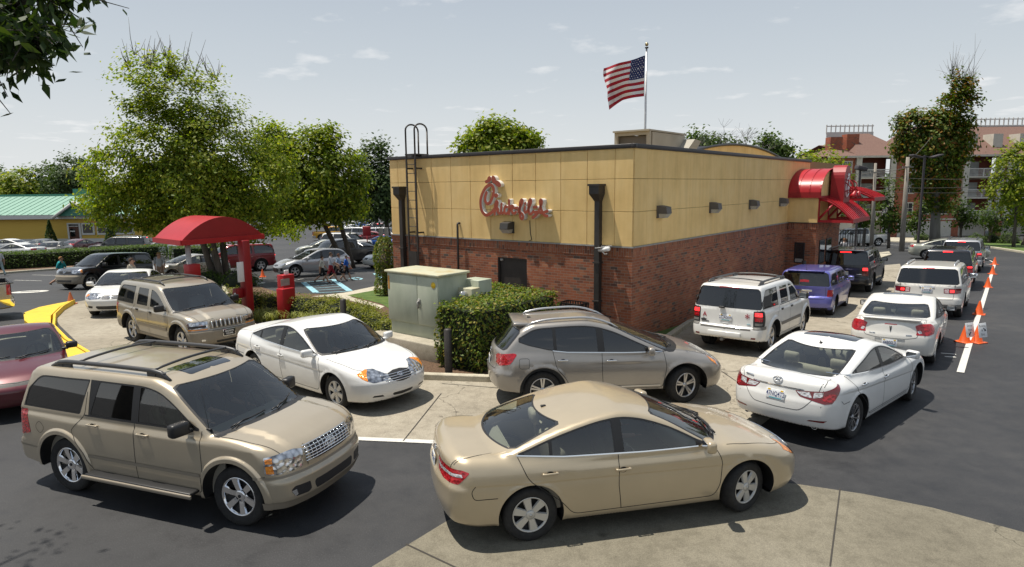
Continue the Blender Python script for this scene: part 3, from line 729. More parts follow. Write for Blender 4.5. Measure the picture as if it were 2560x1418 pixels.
# ------------------------------------------------------------------ car materials
def lamp_mat(name, cols, scale, rough=0.12, metal=0.6):
	m, nt, b = nodes_of(name); L = nt.links
	tc = N(nt, 'ShaderNodeTexCoord'); v = N(nt, 'ShaderNodeTexVoronoi', Scale=scale); L.new(tc.outputs['Object'], v.inputs['Vector'])
	r = ramp(nt, [(i / (len(cols) - 1), c) for i, c in enumerate(cols)], v.outputs['Distance']); L.new(r.outputs[0], b.inputs['Base Color'])
	bp = N(nt, 'ShaderNodeBump', Strength=0.5, Distance=0.02); L.new(v.outputs['Distance'], bp.inputs['Height']); L.new(bp.outputs[0], b.inputs['Normal'])
	b.inputs['Roughness'].default_value = rough; b.inputs['Metallic'].default_value = metal; b.inputs['Coat Weight'].default_value = 1.0; b.inputs['Coat Roughness'].default_value = 0.02
	return m
CM = {
	'gap': mat('panel gap', (0.012, 0.012, 0.012), 0.8), 'black': mat('black trim', (0.014, 0.014, 0.015), 0.45),
	'tyre': noisy('tyre rubber', [(0.012, 0.012, 0.012), (0.028, 0.027, 0.026)], 14, 0.85), 'rimdark': mat('wheel recess', (0.02, 0.02, 0.022), 0.6),
	'alloy': mat('alloy', (0.62, 0.62, 0.63), 0.28, 0.85), 'hubcap': mat('painted hubcap', (0.55, 0.54, 0.51), 0.35, 0.4, coat=0.3), 'chrome': mat('chrome', (0.85, 0.86, 0.88), 0.08, 1.0),
	'darkalloy': mat('dark alloy', (0.35, 0.35, 0.36), 0.25, 0.9),
	'glass': glass('clear tinted glass', (0.66, 0.72, 0.70), 0.02), 'windshield': glass('windshield glass', (0.78, 0.85, 0.83), 0.025), 'privacy': glass('privacy glass', (0.05, 0.055, 0.055), 0.01),
	'glassdk': glass('smoked glass', (0.32, 0.35, 0.34), 0.012),
	'headlamp': lamp_mat('headlamp', [(0.95, 0.95, 0.97), (0.55, 0.56, 0.58), (0.06, 0.06, 0.07)], 15, 0.1, 0.85), 'amber': lamp_mat('amber lens', [(0.75, 0.20, 0.01), (0.95, 0.34, 0.03)], 30, 0.2, 0.1),
	'red': lamp_mat('red lens', [(0.28, 0.004, 0.008), (0.55, 0.012, 0.02)], 22, 0.15, 0.2), 'redclear': lamp_mat('pale red lens', [(0.55, 0.30, 0.32), (0.85, 0.70, 0.70)], 22, 0.15, 0.3),
	'redlit': mat('lit brake lamp', (0.8, 0.01, 0.02), 0.2, emis=(1.0, 0.03, 0.03), estr=2.0), 'reddark': mat('dark red lens', (0.16, 0.006, 0.008), 0.15, coat=1.0),
	'clearlens': lamp_mat('clear lens', [(0.5, 0.5, 0.52), (0.9, 0.9, 0.92)], 26, 0.15, 0.4), 'grillemesh': mat('grille black', (0.02, 0.02, 0.022), 0.5),
	'int_grey': mat('grey cloth seats', (0.25, 0.26, 0.27), 0.9), 'int_tan': mat('beige seats', (0.50, 0.44, 0.35), 0.9), 'int_dark': mat('dark cabin plastic', (0.06, 0.062, 0.065), 0.8), 'int_beige': mat('beige cabin plastic', (0.36, 0.33, 0.27), 0.8),
	'plate': mat('plate white', (0.78, 0.80, 0.82), 0.4), 'plateblue': mat('plate ink', (0.03, 0.05, 0.16), 0.5), 'white': mat('white plastic', (0.8, 0.8, 0.79), 0.4), 'greytrim': mat('grey trim', (0.16, 0.155, 0.145), 0.55),
	'cladtan': mat('tan lower cladding', (0.25, 0.215, 0.165), 0.5), 'rail_dark': mat('dark rail', (0.05, 0.05, 0.052), 0.4), 'rail_silver': mat('silver rail', (0.6, 0.6, 0.6), 0.3, 0.8), 'sunroof': mat('sunroof glass', (0.006, 0.007, 0.008), 0.03, spec=0.8, coat=1.0),
	'crimson': mat('crimson decal', (0.35, 0.01, 0.03), 0.5), 'teal': mat('teal decal', (0.10, 0.35, 0.42), 0.5), 'foglamp': mat('fog lamp', (0.7, 0.7, 0.7), 0.1, 0.8, coat=1.0), 'yellowtag': mat('yellow tag', (0.8, 0.5, 0.02), 0.5),
}
RIM = {
	'five': dict(n=5, w0=0.30, w1=0.42, mat=CM['alloy'], dish=0.6),
	'six': dict(n=6, w0=0.30, w1=0.40, mat=CM['chrome'], dish=0.55, hub=0.30, darkcap=1),
	'hub7': dict(n=6, w0=0.34, w1=0.52, mat=CM['hubcap'], dish=0.78, hub=0.26),
	'twin5': dict(n=5, w0=0.13, w1=0.17, twin=0.12, mat=CM['alloy'], dish=0.6, hub=0.2),
	'ten': dict(n=10, w0=0.10, w1=0.16, mat=CM['darkalloy'], dish=0.55, hub=0.2),
	'five_wide': dict(n=5, w0=0.34, w1=0.50, mat=CM['alloy'], dish=0.6, hub=0.28, darkcap=1),
}
# ---- small add-ons shared by the models
def face_matrix(n, up=(0, 0, 1)):
	n = Vector(n).normalized(); x = Vector(up).cross(n).normalized(); y = n.cross(x); return Matrix((x, y, n)).transposed()
def plate(view, y, z, txt, w=0.305, h=0.155, ink='plateblue', frame=None, bg='plate', tags=True):
	def go(car, root, pm):
		p, n = car.pt(view, 0.001 if y == 0 else y, z)
		if y == 0: n = Vector((n.x, 0, n.z)); p.y = 0
		n = Vector((n.x, n.y, n.z * 0.35)).normalized(); R = face_matrix(n); c = p + n * 0.016
		m = MB(); m.rbox(c, (w, h, 0.006), 0.003, M=R)
		if frame: m.rbox(c - n * 0.003, (w + 0.02, h + 0.02, 0.006), 0.003, M=R, mat=1)
		o = m.build('license_plate', [CM[bg], CM[frame or 'gap']], root)
		ls = txt if isinstance(txt, (list, tuple)) else [txt]
		for i, t in enumerate(ls):
			sz = 0.105 if len(ls) == 1 else 0.062
			yy = 0.0 if len(ls) == 1 else (0.03 - i * 0.06)
			text_mesh('plate_text', t, sz, CM[ink], o, M=R, loc=c + n * 0.0045 + R @ Vector((0, yy, 0)), sx=0.68 if len(ls) == 1 else 0.8, offset=0.001)
		if tags and len(ls) == 1:
			t = MB(); t.box(c + R @ Vector((-0.105, 0.062, 0.0036)), (0.045, 0.025, 0.001), M=R); t.box(c + R @ Vector((0.105, 0.062, 0.0036)), (0.045, 0.025, 0.001), M=R)
			t.box(c + R @ Vector((0, -0.064, 0.0036)), (0.20, 0.018, 0.001), M=R, mat=1); t.build('plate_sticker', [CM['yellowtag'], CM['teal']], o)
	return go
def emblem(view, y, z, kind, s=0.1, mt='chrome', both=False):
	"""badge on the skin; kind oval | rings | bowtie | arrow | bar | text:..."""
	def go(car, root, pm):
		for sd in ((1, -1) if both else (1,)):
			ay = y if view in 'FRT' else y
			p, n = car.pt(view, ay if ay else 0.001, z)
			if view in 'FR' and y == 0: p.y = 0; n = Vector((n.x, 0, n.z)).normalized()
			if y < 0 and view in 'FR': q, n2 = car.pt(view, -y, z); p = Vector((q.x, -q.y, q.z)); n = Vector((n2.x, -n2.y, n2.z))
			R = face_matrix(n); c = p + n * 0.006; m = MB()
			if kind.startswith('text:'):
				text_mesh('badge', kind[5:], s, CM[mt], root, extrude=0.002, M=R, loc=c, offset=0.001); continue
			def ell(a, b, r, cx=0, cy=0, rot=0):
				m.tube([c + R @ Vector((cx + a * math.cos(t) * math.cos(rot) - b * math.sin(t) * math.sin(rot), cy + a * math.cos(t) * math.sin(rot) + b * math.sin(t) * math.cos(rot), 0)) for t in np.linspace(0, 2 * math.pi, 25)], r, 6, caps=False)
			if kind == 'oval': ell(s, s * 0.62, s * 0.09); m.lathe([(s * 0.1, 0.004), (0, 0.006)], c=c, M=R); m.tube([c + R @ Vector((-s * .45, -s * .4, 0)), c + R @ Vector((-s * .25, s * .4, 0))], s * .07, 6); m.tube([c + R @ Vector((s * .25, -s * .4, 0)), c + R @ Vector((s * .45, s * .4, 0))], s * .07, 6); m.tube([c + R @ Vector((-s * .35, 0, 0)), c + R @ Vector((s * .35, 0, 0))], s * .07, 6)
			elif kind == 'rings': ell(s, s * 0.68, s * 0.09); ell(s * .34, s * .62, s * .08); ell(s * .8, s * .28, s * .08, 0, s * .3)
			elif kind == 'disc': m.add([c + R @ Vector((s * math.cos(t), s * .5 * math.sin(t), 0.002)) for t in np.linspace(0, 2 * math.pi, 24, endpoint=False)], [list(range(24))], 0); ell(s, s * .5, s * .08)
			elif kind == 'bowtie': m.prism([(-s, .3 * s), (-.35 * s, .3 * s), (-.35 * s, .5 * s), (.45 * s, .5 * s), (.4 * s, .3 * s), (s * 1.05, .3 * s), (s, -.3 * s), (.35 * s, -.3 * s), (.35 * s, -.5 * s), (-.45 * s, -.5 * s), (-.4 * s, -.3 * s), (-s * 1.05, -.3 * s)], 0, 0.006, M=R, c=c)
			elif kind == 'arrow': m.prism([(-.3 * s, s), (-.05 * s, .8 * s), (-.05 * s, -.2 * s), (0, -s), (.05 * s, -.2 * s), (.05 * s, .8 * s), (.3 * s, s), (.18 * s, -.1 * s), (0, -.5 * s), (-.18 * s, -.1 * s)], 0, 0.006, M=R, c=c)
			elif kind == 'ring': ell(s, s, s * 0.12); m.box(c, (s * 2.3, s * 0.4, 0.01), M=R)
			elif kind == 'bar': m.rbox(c, (s, s * 0.12, 0.012), 0.004, M=R)
			m.build('badge', CM[mt], root)
	return go
def bars(view, ys, zs, r, mt, name='grille_bar', off=0.004):
	"""one part: bright bars across an opening. ys(z) gives the half width"""
	def go(car, root, pm):
		m = MB()
		for z in zs:
			hw = ys(z) if callable(ys) else ys; q = [(abs(t) * hw + 1e-4, z) for t in np.linspace(-1, 1, 15)]; P, ok = car.on(view, q); G = car.grad(P); P = P + G * off
			pts = [Vector((P[i, 0], P[i, 1] * (1 if t >= 0 else -1), P[i, 2])) for i, t in enumerate(np.linspace(-1, 1, 15))]; m.tube(pts, r, 6)
		m.build(name, pm if mt == 'paint' else CM[mt], root)
	return go
def posts(view, yz, z0, z1, r, mt, off=0.004):
	def go(car, root, pm):
		m = MB()
		for y in yz:
			q = [(abs(y) + 1e-4, z0 + (z1 - z0) * t) for t in np.linspace(0, 1, 5)]; P, ok = car.on(view, q); G = car.grad(P); P = P + G * off
			m.tube([Vector((a[0], a[1] * (1 if y >= 0 else -1), a[2])) for a in P], r, 6)
		m.build('grille_bar', pm if mt == 'paint' else CM[mt], root)
	return go
def exhaust(x, y, z, r=0.045, both=True):
	def go(car, root, pm):
		for sd in ((1, -1) if both else (-1,)):
			m = MB(); R = Matrix.Rotation(math.radians(-90), 3, 'Y')
			m.lathe([(r * 0.85, -0.25), (r, 0.0), (r, 0.012), (r * 0.85, 0.012), (r * 0.82, -0.2), (0, -0.2)], c=(x, sd * y, z), M=R, n=18); m.build('exhaust_tip', CM['chrome'], root)
	return go
def antenna(x, y, L=0.35, tilt=-0.6, r=0.005, base='T'):
	def go(car, root, pm):
		p, n = car.pt('T', x, abs(y)); p.y = math.copysign(p.y, y) if y else 0
		m = MB(); m.rbox(p + Vector((0, 0, 0.008)), (0.07, 0.04, 0.022), 0.01); m.tube([p + Vector((0, 0, .01)), p + Vector((math.sin(tilt) * L, 0, math.cos(tilt) * L))], [r, r * 0.6], 6); m.build('antenna', CM['black'], root)
	return go
def solid_box(name, c, dm, mt, r=0.02, both=False, rot=None):
	def go(car, root, pm):
		for sd in ((1, -1) if both else (1,)):
			m = MB(); m.rbox((c[0], sd * c[1], c[2]), dm, r, 3, M=rot); m.build(name, pm if mt == 'paint' else CM[mt], root)
	return go
def roof_cut(pts):
	return pts
# ------------------------------------------------------------------ ground
def asphalt():
	m, nt, b = nodes_of('sealed asphalt'); L = nt.links; tc = N(nt, 'ShaderNodeTexCoord')
	n1 = N(nt, 'ShaderNodeTexNoise', Scale=0.22, Detail=6.0, Roughness=0.62); n2 = N(nt, 'ShaderNodeTexNoise', Scale=2.6, Detail=8.0, Roughness=0.7); n3 = N(nt, 'ShaderNodeTexNoise', Scale=70.0, Detail=3.0)
	for n in (n1, n2, n3): L.new(tc.outputs['Object'], n.inputs['Vector'])
	r1 = ramp(nt, [(0.30, (0.026, 0.027, 0.030)), (0.52, (0.036, 0.037, 0.040)), (0.72, (0.056, 0.055, 0.055))], n1.outputs['Fac'])
	r2 = ramp(nt, [(0.32, (0.72, 0.72, 0.73)), (0.62, (1.12, 1.11, 1.09))], n2.outputs['Fac'])
	mm = N(nt, 'ShaderNodeMixRGB', blend_type='MULTIPLY'); mm.inputs[0].default_value = 1.0; L.new(r1.outputs[0], mm.inputs[1]); L.new(r2.outputs[0], mm.inputs[2])
	r3 = ramp(nt, [(0.36, (0.6, 0.6, 0.6)), (0.60, (1.0, 1.0, 1.0)), (0.70, (2.6, 2.5, 2.4))], n3.outputs['Fac'])
	m2 = N(nt, 'ShaderNodeMixRGB', blend_type='MULTIPLY'); m2.inputs[0].default_value = 0.55; L.new(mm.outputs[0], m2.inputs[1]); L.new(r3.outputs[0], m2.inputs[2])
	# oil drips and old patches
	v = N(nt, 'ShaderNodeTexVoronoi', Scale=0.9); L.new(tc.outputs['Object'], v.inputs['Vector']); rv = ramp(nt, [(0.03, (0.55, 0.55, 0.55)), (0.09, (1, 1, 1))], v.outputs['Distance'])
	m3 = N(nt, 'ShaderNodeMixRGB', blend_type='MULTIPLY'); m3.inputs[0].default_value = 0.7; L.new(m2.outputs[0], m3.inputs[1]); L.new(rv.outputs[0], m3.inputs[2])
	L.new(m3.outputs[0], b.inputs['Base Color'])
	rr = N(nt, 'ShaderNodeMapRange'); rr.inputs[1].default_value = 0.3; rr.inputs[2].default_value = 0.7; rr.inputs[3].default_value = 0.55; rr.inputs[4].default_value = 0.8; L.new(n2.outputs['Fac'], rr.inputs[0]); L.new(rr.outputs[0], b.inputs['Roughness'])
	bp = N(nt, 'ShaderNodeBump', Strength=0.35, Distance=0.006); L.new(n3.outputs['Fac'], bp.inputs['Height']); L.new(bp.outputs[0], b.inputs['Normal'])
	return m
def concrete(name, a, b_, c, spots=True):
	m, nt, b = nodes_of(name); L = nt.links; tc = N(nt, 'ShaderNodeTexCoord')
	n1 = N(nt, 'ShaderNodeTexNoise', Scale=0.5, Detail=7.0, Roughness=0.6); n2 = N(nt, 'ShaderNodeTexNoise', Scale=5.0, Detail=8.0, Roughness=0.7); n3 = N(nt, 'ShaderNodeTexNoise', Scale=90.0, Detail=2.0)
	for n in (n1, n2, n3): L.new(tc.outputs['Object'], n.inputs['Vector'])
	r1 = ramp(nt, [(0.32, a), (0.5, b_), (0.68, c)], n1.outputs['Fac']); r2 = ramp(nt, [(0.28, (0.70, 0.69, 0.67)), (0.55, (1.03, 1.03, 1.02))], n2.outputs['Fac'])
	mm = N(nt, 'ShaderNodeMixRGB', blend_type='MULTIPLY'); mm.inputs[0].default_value = 1.0; L.new(r1.outputs[0], mm.inputs[1]); L.new(r2.outputs[0], mm.inputs[2])
	r3 = ramp(nt, [(0.35, (0.72, 0.72, 0.72)), (0.65, (1.18, 1.18, 1.17))], n3.outputs['Fac'])
	m2 = N(nt, 'ShaderNodeMixRGB', blend_type='MULTIPLY'); m2.inputs[0].default_value = 0.8; L.new(mm.outputs[0], m2.inputs[1]); L.new(r3.outputs[0], m2.inputs[2])
	v = N(nt, 'ShaderNodeTexVoronoi', Scale=1.3); L.new(tc.outputs['Object'], v.inputs['Vector']); rv = ramp(nt, [(0.02, (0.35, 0.34, 0.33)), (0.10, (1, 1, 1))], v.outputs['Distance'])
	m3 = N(nt, 'ShaderNodeMixRGB', blend_type='MULTIPLY'); m3.inputs[0].default_value = 0.75 if spots else 0.0; L.new(m2.outputs[0], m3.inputs[1]); L.new(rv.outputs[0], m3.inputs[2])
	# hairline cracks
	v2 = N(nt, 'ShaderNodeTexVoronoi', Scale=0.16, feature='DISTANCE_TO_EDGE'); wob = N(nt, 'ShaderNodeTexNoise', Scale=1.6, Detail=5.0); L.new(tc.outputs['Object'], wob.inputs['Vector'])
	ad = N(nt, 'ShaderNodeVectorMath', operation='MULTIPLY_ADD'); ad.inputs[1].default_value = (1.6, 1.6, 0); L.new(wob.outputs['Color'], ad.inputs[0]); L.new(tc.outputs['Object'], ad.inputs[2]); L.new(ad.outputs[0], v2.inputs['Vector'])
	rc = ramp(nt, [(0.0, (0.30, 0.29, 0.27)), (0.0022, (1, 1, 1))], v2.outputs['Distance'])
	m4 = N(nt, 'ShaderNodeMixRGB', blend_type='MULTIPLY'); m4.inputs[0].default_value = 0.85 if spots else 0.0; L.new(m3.outputs[0], m4.inputs[1]); L.new(rc.outputs[0], m4.inputs[2])
	L.new(m4.outputs[0], b.inputs['Base Color']); b.inputs['Roughness'].default_value = 0.85
	bp = N(nt, 'ShaderNodeBump', Strength=0.25, Distance=0.005); L.new(n3.outputs['Fac'], bp.inputs['Height']); L.new(bp.outputs[0], b.inputs['Normal'])
	return m
M_ASPH = asphalt()
M_CONC = concrete('lane concrete', (0.255, 0.225, 0.175), (0.32, 0.285, 0.225), (0.365, 0.33, 0.265))
M_APRON = concrete('old grey concrete', (0.15, 0.135, 0.10), (0.185, 0.167, 0.125), (0.22, 0.20, 0.155))
M_KERB = concrete('kerb concrete', (0.38, 0.35, 0.27), (0.46, 0.42, 0.33), (0.52, 0.48, 0.38), False)
M_YELLOW = noisy('yellow kerb paint', [(0.62, 0.40, 0.02), (0.75, 0.50, 0.025), (0.70, 0.46, 0.04)], 3.0, 0.65, bump=0.2, bscale=60)
M_WHITE = noisy('worn white paint', [(0.30, 0.29, 0.27), (0.55, 0.54, 0.50), (0.62, 0.61, 0.57)], 9.0, 0.7, lo=0.25, hi=0.55)
M_BLUE = noisy('worn blue paint', [(0.22, 0.42, 0.50), (0.33, 0.58, 0.66)], 9.0, 0.7)
M_JOINT = mat('joint', (0.045, 0.04, 0.034), 0.9)
M_GRASS = noisy('lawn', [(0.045, 0.085, 0.012), (0.075, 0.13, 0.018), (0.11, 0.15, 0.03)], 3.0, 0.9, bump=0.6, bscale=120, bdist=0.02)
M_MULCH = noisy('pine mulch', [(0.05, 0.028, 0.016), (0.12, 0.07, 0.04), (0.20, 0.13, 0.08)], 22.0, 0.95, bump=0.8, bscale=60, bdist=0.03)
def terrain():
	xs = np.unique(np.concatenate([np.arange(-60, 60.1, 1.0), np.arange(-200, 201, 10.0), [-1500, -600, 600, 1500]])); ys = np.unique(np.concatenate([np.arange(-10, 70.1, 1.0), np.arange(70, 201, 4.0), [-300, -60, -20, 300, 600, 1500, 3000]]))
	X, Y = np.meshgrid(xs, ys, indexing='ij'); Z = land(X, Y); n = len(ys)
	vs = np.stack([X.ravel(), Y.ravel(), Z.ravel()], 1); fs = [(i * n + j, (i + 1) * n + j, (i + 1) * n + j + 1, i * n + j + 1) for i in range(len(xs) - 1) for j in range(n - 1)]
	m = MB(); m.add(vs, fs, 0, True); return tag(m.build('ground', M_ASPH), kind='structure')
terrain()
def drape(name, pts, mt, dz, step=1.2, parent=None, kind='structure', thick=0.0):
	"""a sheet lying on the land, cut to the outline pts [(x, y)]"""
	p = dense([tuple(q[:2]) for q in pts], step); lo, hi = p.min(0), p.max(0); P = [tuple(q) for q in p]; n = len(P)
	g = [(x, y) for x in np.arange(lo[0], hi[0], step) for y in np.arange(lo[1], hi[1], step)]
	if g:
		k = in_poly(P, np.array(g)); P += [q for q, i in zip(g, k) if i]
	r = delaunay_2d_cdt([Vector(q) for q in P], [(i, (i + 1) % n) for i in range(n)], [list(range(n))], 1, 1e-4)
	V_ = [(v.x, v.y, float(land(v.x, v.y)) + dz) for v in r[0]]; m = MB()
	fs = []
	for f in r[2]:
		a, b, c = (np.array(V_[i][:2]) for i in f[:3]); fs.append(tuple(f) if (b[0] - a[0]) * (c[1] - a[1]) - (b[1] - a[1]) * (c[0] - a[0]) > 0 else tuple(f)[::-1])
	m.add(V_, fs, 0, True)
	if thick:
		vs = []
		for q in P[:n]: z = float(land(*q)); vs += [(q[0], q[1], z + dz), (q[0], q[1], z + dz - thick)]
		ar = sum(P[i][0] * P[(i + 1) % n][1] - P[(i + 1) % n][0] * P[i][1] for i in range(n))
		m.add(vs, [((2 * i, 2 * i + 1, 2 * ((i + 1) % n) + 1, 2 * ((i + 1) % n)) if ar > 0 else (2 * i, 2 * ((i + 1) % n), 2 * ((i + 1) % n) + 1, 2 * i + 1)) for i in range(n)])
	o = m.build(name, mt, parent)
	if kind and parent is None: o['kind'] = kind
	return o
def pxs(l): return [tuple(at(*q))[:2] for q in l]
def stripe(name, a, b, w, mt, dz=0.012, kind='structure'):
	a, b = Vector(a[:2]), Vector(b[:2]); t = (b - a).normalized(); nn = Vector((-t.y, t.x)) * w / 2
	return drape(name, [a - nn, b - nn, b + nn, a + nn], mt, dz, 1.0, kind=kind)
def kerb(name, pts, mt, w=0.16, h=0.14, kind='structure', closed=False):
	"""a raised kerb with its own height along a line of (x, y)"""
	p = dense([tuple(q[:2]) for q in pts], 0.5, closed); n = len(p); m = MB(); vs = []
	for i in range(n):
		a = p[(i - 1) % n] if closed or i else p[i]; b = p[(i + 1) % n] if closed or i < n - 1 else p[i]; t = b - a; t = t / max(np.linalg.norm(t), 1e-9); nn = np.array([-t[1], t[0]])
		z = float(land(*p[i]))
		for (o, zz) in ((-w / 2, -0.05), (-w / 2 + 0.01, h - 0.02), (-w / 2 + 0.035, h), (w / 2 - 0.02, h), (w / 2, -0.05)): q = p[i] + nn * o; vs.append((q[0], q[1], z + zz))
	fs = [(5 * i + j, 5 * ((i + 1) % n) + j, 5 * ((i + 1) % n) + j + 1, 5 * i + j + 1) for i in range(n if closed else n - 1) for j in range(4)]
	if not closed: fs += [(0, 1, 2, 3, 4), tuple(5 * (n - 1) + j for j in (4, 3, 2, 1, 0))]
	m.add(vs, fs, 0); o = m.build(name, mt)
	if kind: o['kind'] = kind
	return o
# concrete drive-through lane, apron, beds
LANE_OUT = [(2262, 704), (2205, 760), (2150, 833), (2080, 905), (2000, 990), (1900, 1066), (1760, 1110), (1500, 1118), (1105, 1106), (880, 1096), (640, 1062), (430, 1010), (285, 930), (205, 868), (150, 815), (128, 780), (150, 762), (221, 750), (300, 722), (340, 700), (420, 668)]
LANE_IN = [(560, 690), (575, 745), (600, 790), (660, 838), (800, 890), (950, 930), (1058, 946), (1218, 952), (1400, 945), (1560, 900), (1650, 862), (1740, 800), (1850, 755), (1960, 712), (2060, 690), (2150, 668), (2250, 660)]
drape('concrete_lane', pxs(LANE_OUT) + pxs(LANE_IN), M_CONC, 0.006)
stripe('lane_edge_line', at(880, 1097), at(1108, 1107), 0.14, M_WHITE, 0.010)
for a, b in [((1008, 1104), (1103, 985)), ((1500, 1117), (1512, 930)), ((560, 1050), (640, 960)), ((2110, 880), (1820, 800)), ((1950, 1030), (1700, 860)), ((2205, 760), (1990, 708)), ((255, 900), (420, 800)), ((1105, 960), (1420, 985)), ((760, 930), (600, 850))]:
	stripe('expansion_joint', at(*a), at(*b), 0.022, M_JOINT, 0.011)
APRON = [(930, 1418), (1120, 1302), (1240, 1255), (1420, 1222), (1700, 1204), (1985, 1210), (2160, 1236), (2330, 1270), (2560, 1332), (2900, 1420)]
ap = pxs(APRON); drape('entrance_apron', ap + [(8.5, 1.5), (-2.2, 1.5)], M_APRON, 0.006)
stripe('expansion_joint', at(1015, 1362), at(1180, 1440), 0.022, M_JOINT, 0.011)
stripe('expansion_joint', at(2100, 1223), at(2075, 1418), 0.018, M_JOINT, 0.011)
BED = pxs([(560, 690), (575, 745), (600, 790), (660, 838), (800, 890), (950, 930), (1058, 944), (1218, 950), (1400, 942), (1555, 900), (1640, 862), (1725, 805), (1640, 760)]) + [(1.0, 19.5), (-4.0, 23.5), (-6.6, 25.6)] + pxs([(880, 742), (700, 735)])
drape('planting_bed', BED, M_MULCH, 0.05, 0.8)
kerb('bed_kerb', pxs([(552, 700), (568, 745), (596, 792), (660, 841), (800, 894), (950, 933), (1058, 948), (1218, 954), (1400, 946), (1560, 904), (1650, 864), (1738, 802)]), M_KERB)
YK = pxs([(1, 0)]) if False else None
yo = pxs([(60, 793), (100, 778), (178, 762), (150, 778), (128, 800), (128, 828), (160, 862), (228, 905), (262, 930), (178, 930), (135, 880), (95, 840), (62, 812)])
drape('yellow_kerb_island', yo, M_YELLOW, 0.15, 0.6, thick=0.2)
kerb('yellow_kerb_lip', pxs([(186, 760), (158, 776), (138, 796), (136, 826), (168, 860), (236, 903), (270, 930)]), M_YELLOW, 0.10, 0.17)
drape('lawn', pxs([(1600, 850), (1652, 858), (1738, 798), (1840, 752), (1930, 716), (1955, 700), (1900, 690), (1640, 800)]), M_GRASS, 0.055, 0.6)
drape('lawn', pxs([(868, 742), (975, 722), (985, 760), (972, 775), (955, 764)]), M_GRASS, 0.06, 0.6)
drape('sidewalk', pxs([(780, 745), (862, 735), (960, 714), (980, 722), (875, 746), (962, 770), (950, 776), (838, 746)]), M_KERB, 0.058, 0.6)
# paint
stripe('lane_line', at(2401, 932), at(2486, 662), 0.14, M_WHITE)
for a, b in [((2352, 884), (2390, 887)), ((2362, 893), (2389, 894)), ((2462, 646), (2483, 656)), ((2465, 661), (2480, 662)), ((2170, 606), (2270, 616)), ((2220, 622), (2330, 628)), ((2330, 610), (2360, 618))]:
	stripe('lane_line', at(*a), at(*b), 0.09, M_WHITE)
for a, b in [((36, 701), (104, 703)), ((80, 688), (148, 689)), ((870, 676), (955, 664)), ((700, 708), (760, 697)), ((630, 699), (665, 696)), ((0, 674), (60, 672))]:
	stripe('bay_line', at(*a), at(*b), 0.10, M_WHITE)
def oval(px, py, a, b):
	c = at(px, py); s = c.y / F0; w = [(c.x + a * s * math.cos(t), c.y + b * math.sin(t)) for t in np.linspace(0, 2 * math.pi, 28, endpoint=False)]
	drape('painted_oval', w, M_WHITE, 0.012, 0.6); stripe('painted_arrow', (c.x - a * s * 0.5, c.y - 0.1), (c.x + a * s * 0.45, c.y + 0.2), 0.22, M_ASPH, 0.02)
oval(75, 730, 38, 0.75); oval(640, 709, 20, 0.7)
for a, b, w in [((759, 707), (790, 732), 0.28), ((833, 699), (874, 728), 0.28), ((759, 707), (833, 699), 0.13), ((790, 733), (874, 729), 0.13), ((937, 684), (960, 700), 0.25)]: stripe('accessible_bay_marking', at(*a), at(*b), w, M_BLUE, 0.014)
for t in (0.2, 0.4, 0.6, 0.8): stripe('accessible_bay_marking', at(759 + 31 * t, 707 + 25 * t), at(833 + 41 * t, 699 + 29 * t), 0.12, M_BLUE, 0.014)
for a, b in [((873, 697), (890, 694)), ((890, 694), (905, 697)), ((905, 697), (900, 700)), ((893, 700), (880, 697))]: stripe('accessible_bay_marking', at(*a), at(*b), 0.13, M_BLUE, 0.014)
# far kerbs, verges and the road beyond
kerb('far_kerb', pxs([(2150, 601), (2250, 606), (2330, 608), (2420, 614), (2490, 622), (2560, 633), (2700, 655)]), M_KERB, 0.3, 0.14)
drape('far_sidewalk', pxs([(2140, 600), (2250, 605), (2330, 607), (2420, 613), (2440, 606), (2330, 596), (2150, 592)]), M_KERB, 0.05, 2.0)
drape('far_lawn', pxs([(2425, 612), (2490, 621), (2560, 631), (2760, 660), (2760, 600), (2560, 604), (2440, 602)]), M_GRASS, 0.10, 2.0)
drape('island', pxs([(2160, 640), (2222, 632), (2228, 640), (2190, 652)]), M_KERB, 0.12, 0.8, thick=0.15)
kerb('left_kerb', pxs([(-120, 693), (0, 686), (60, 681), (160, 674), (280, 664), (330, 660)]), M_KERB, 0.22, 0.14)
drape('hedge_bed', pxs([(-120, 692), (0, 685), (160, 673), (330, 659), (330, 650), (0, 672), (-120, 680)]), M_MULCH, 0.06, 2.0)
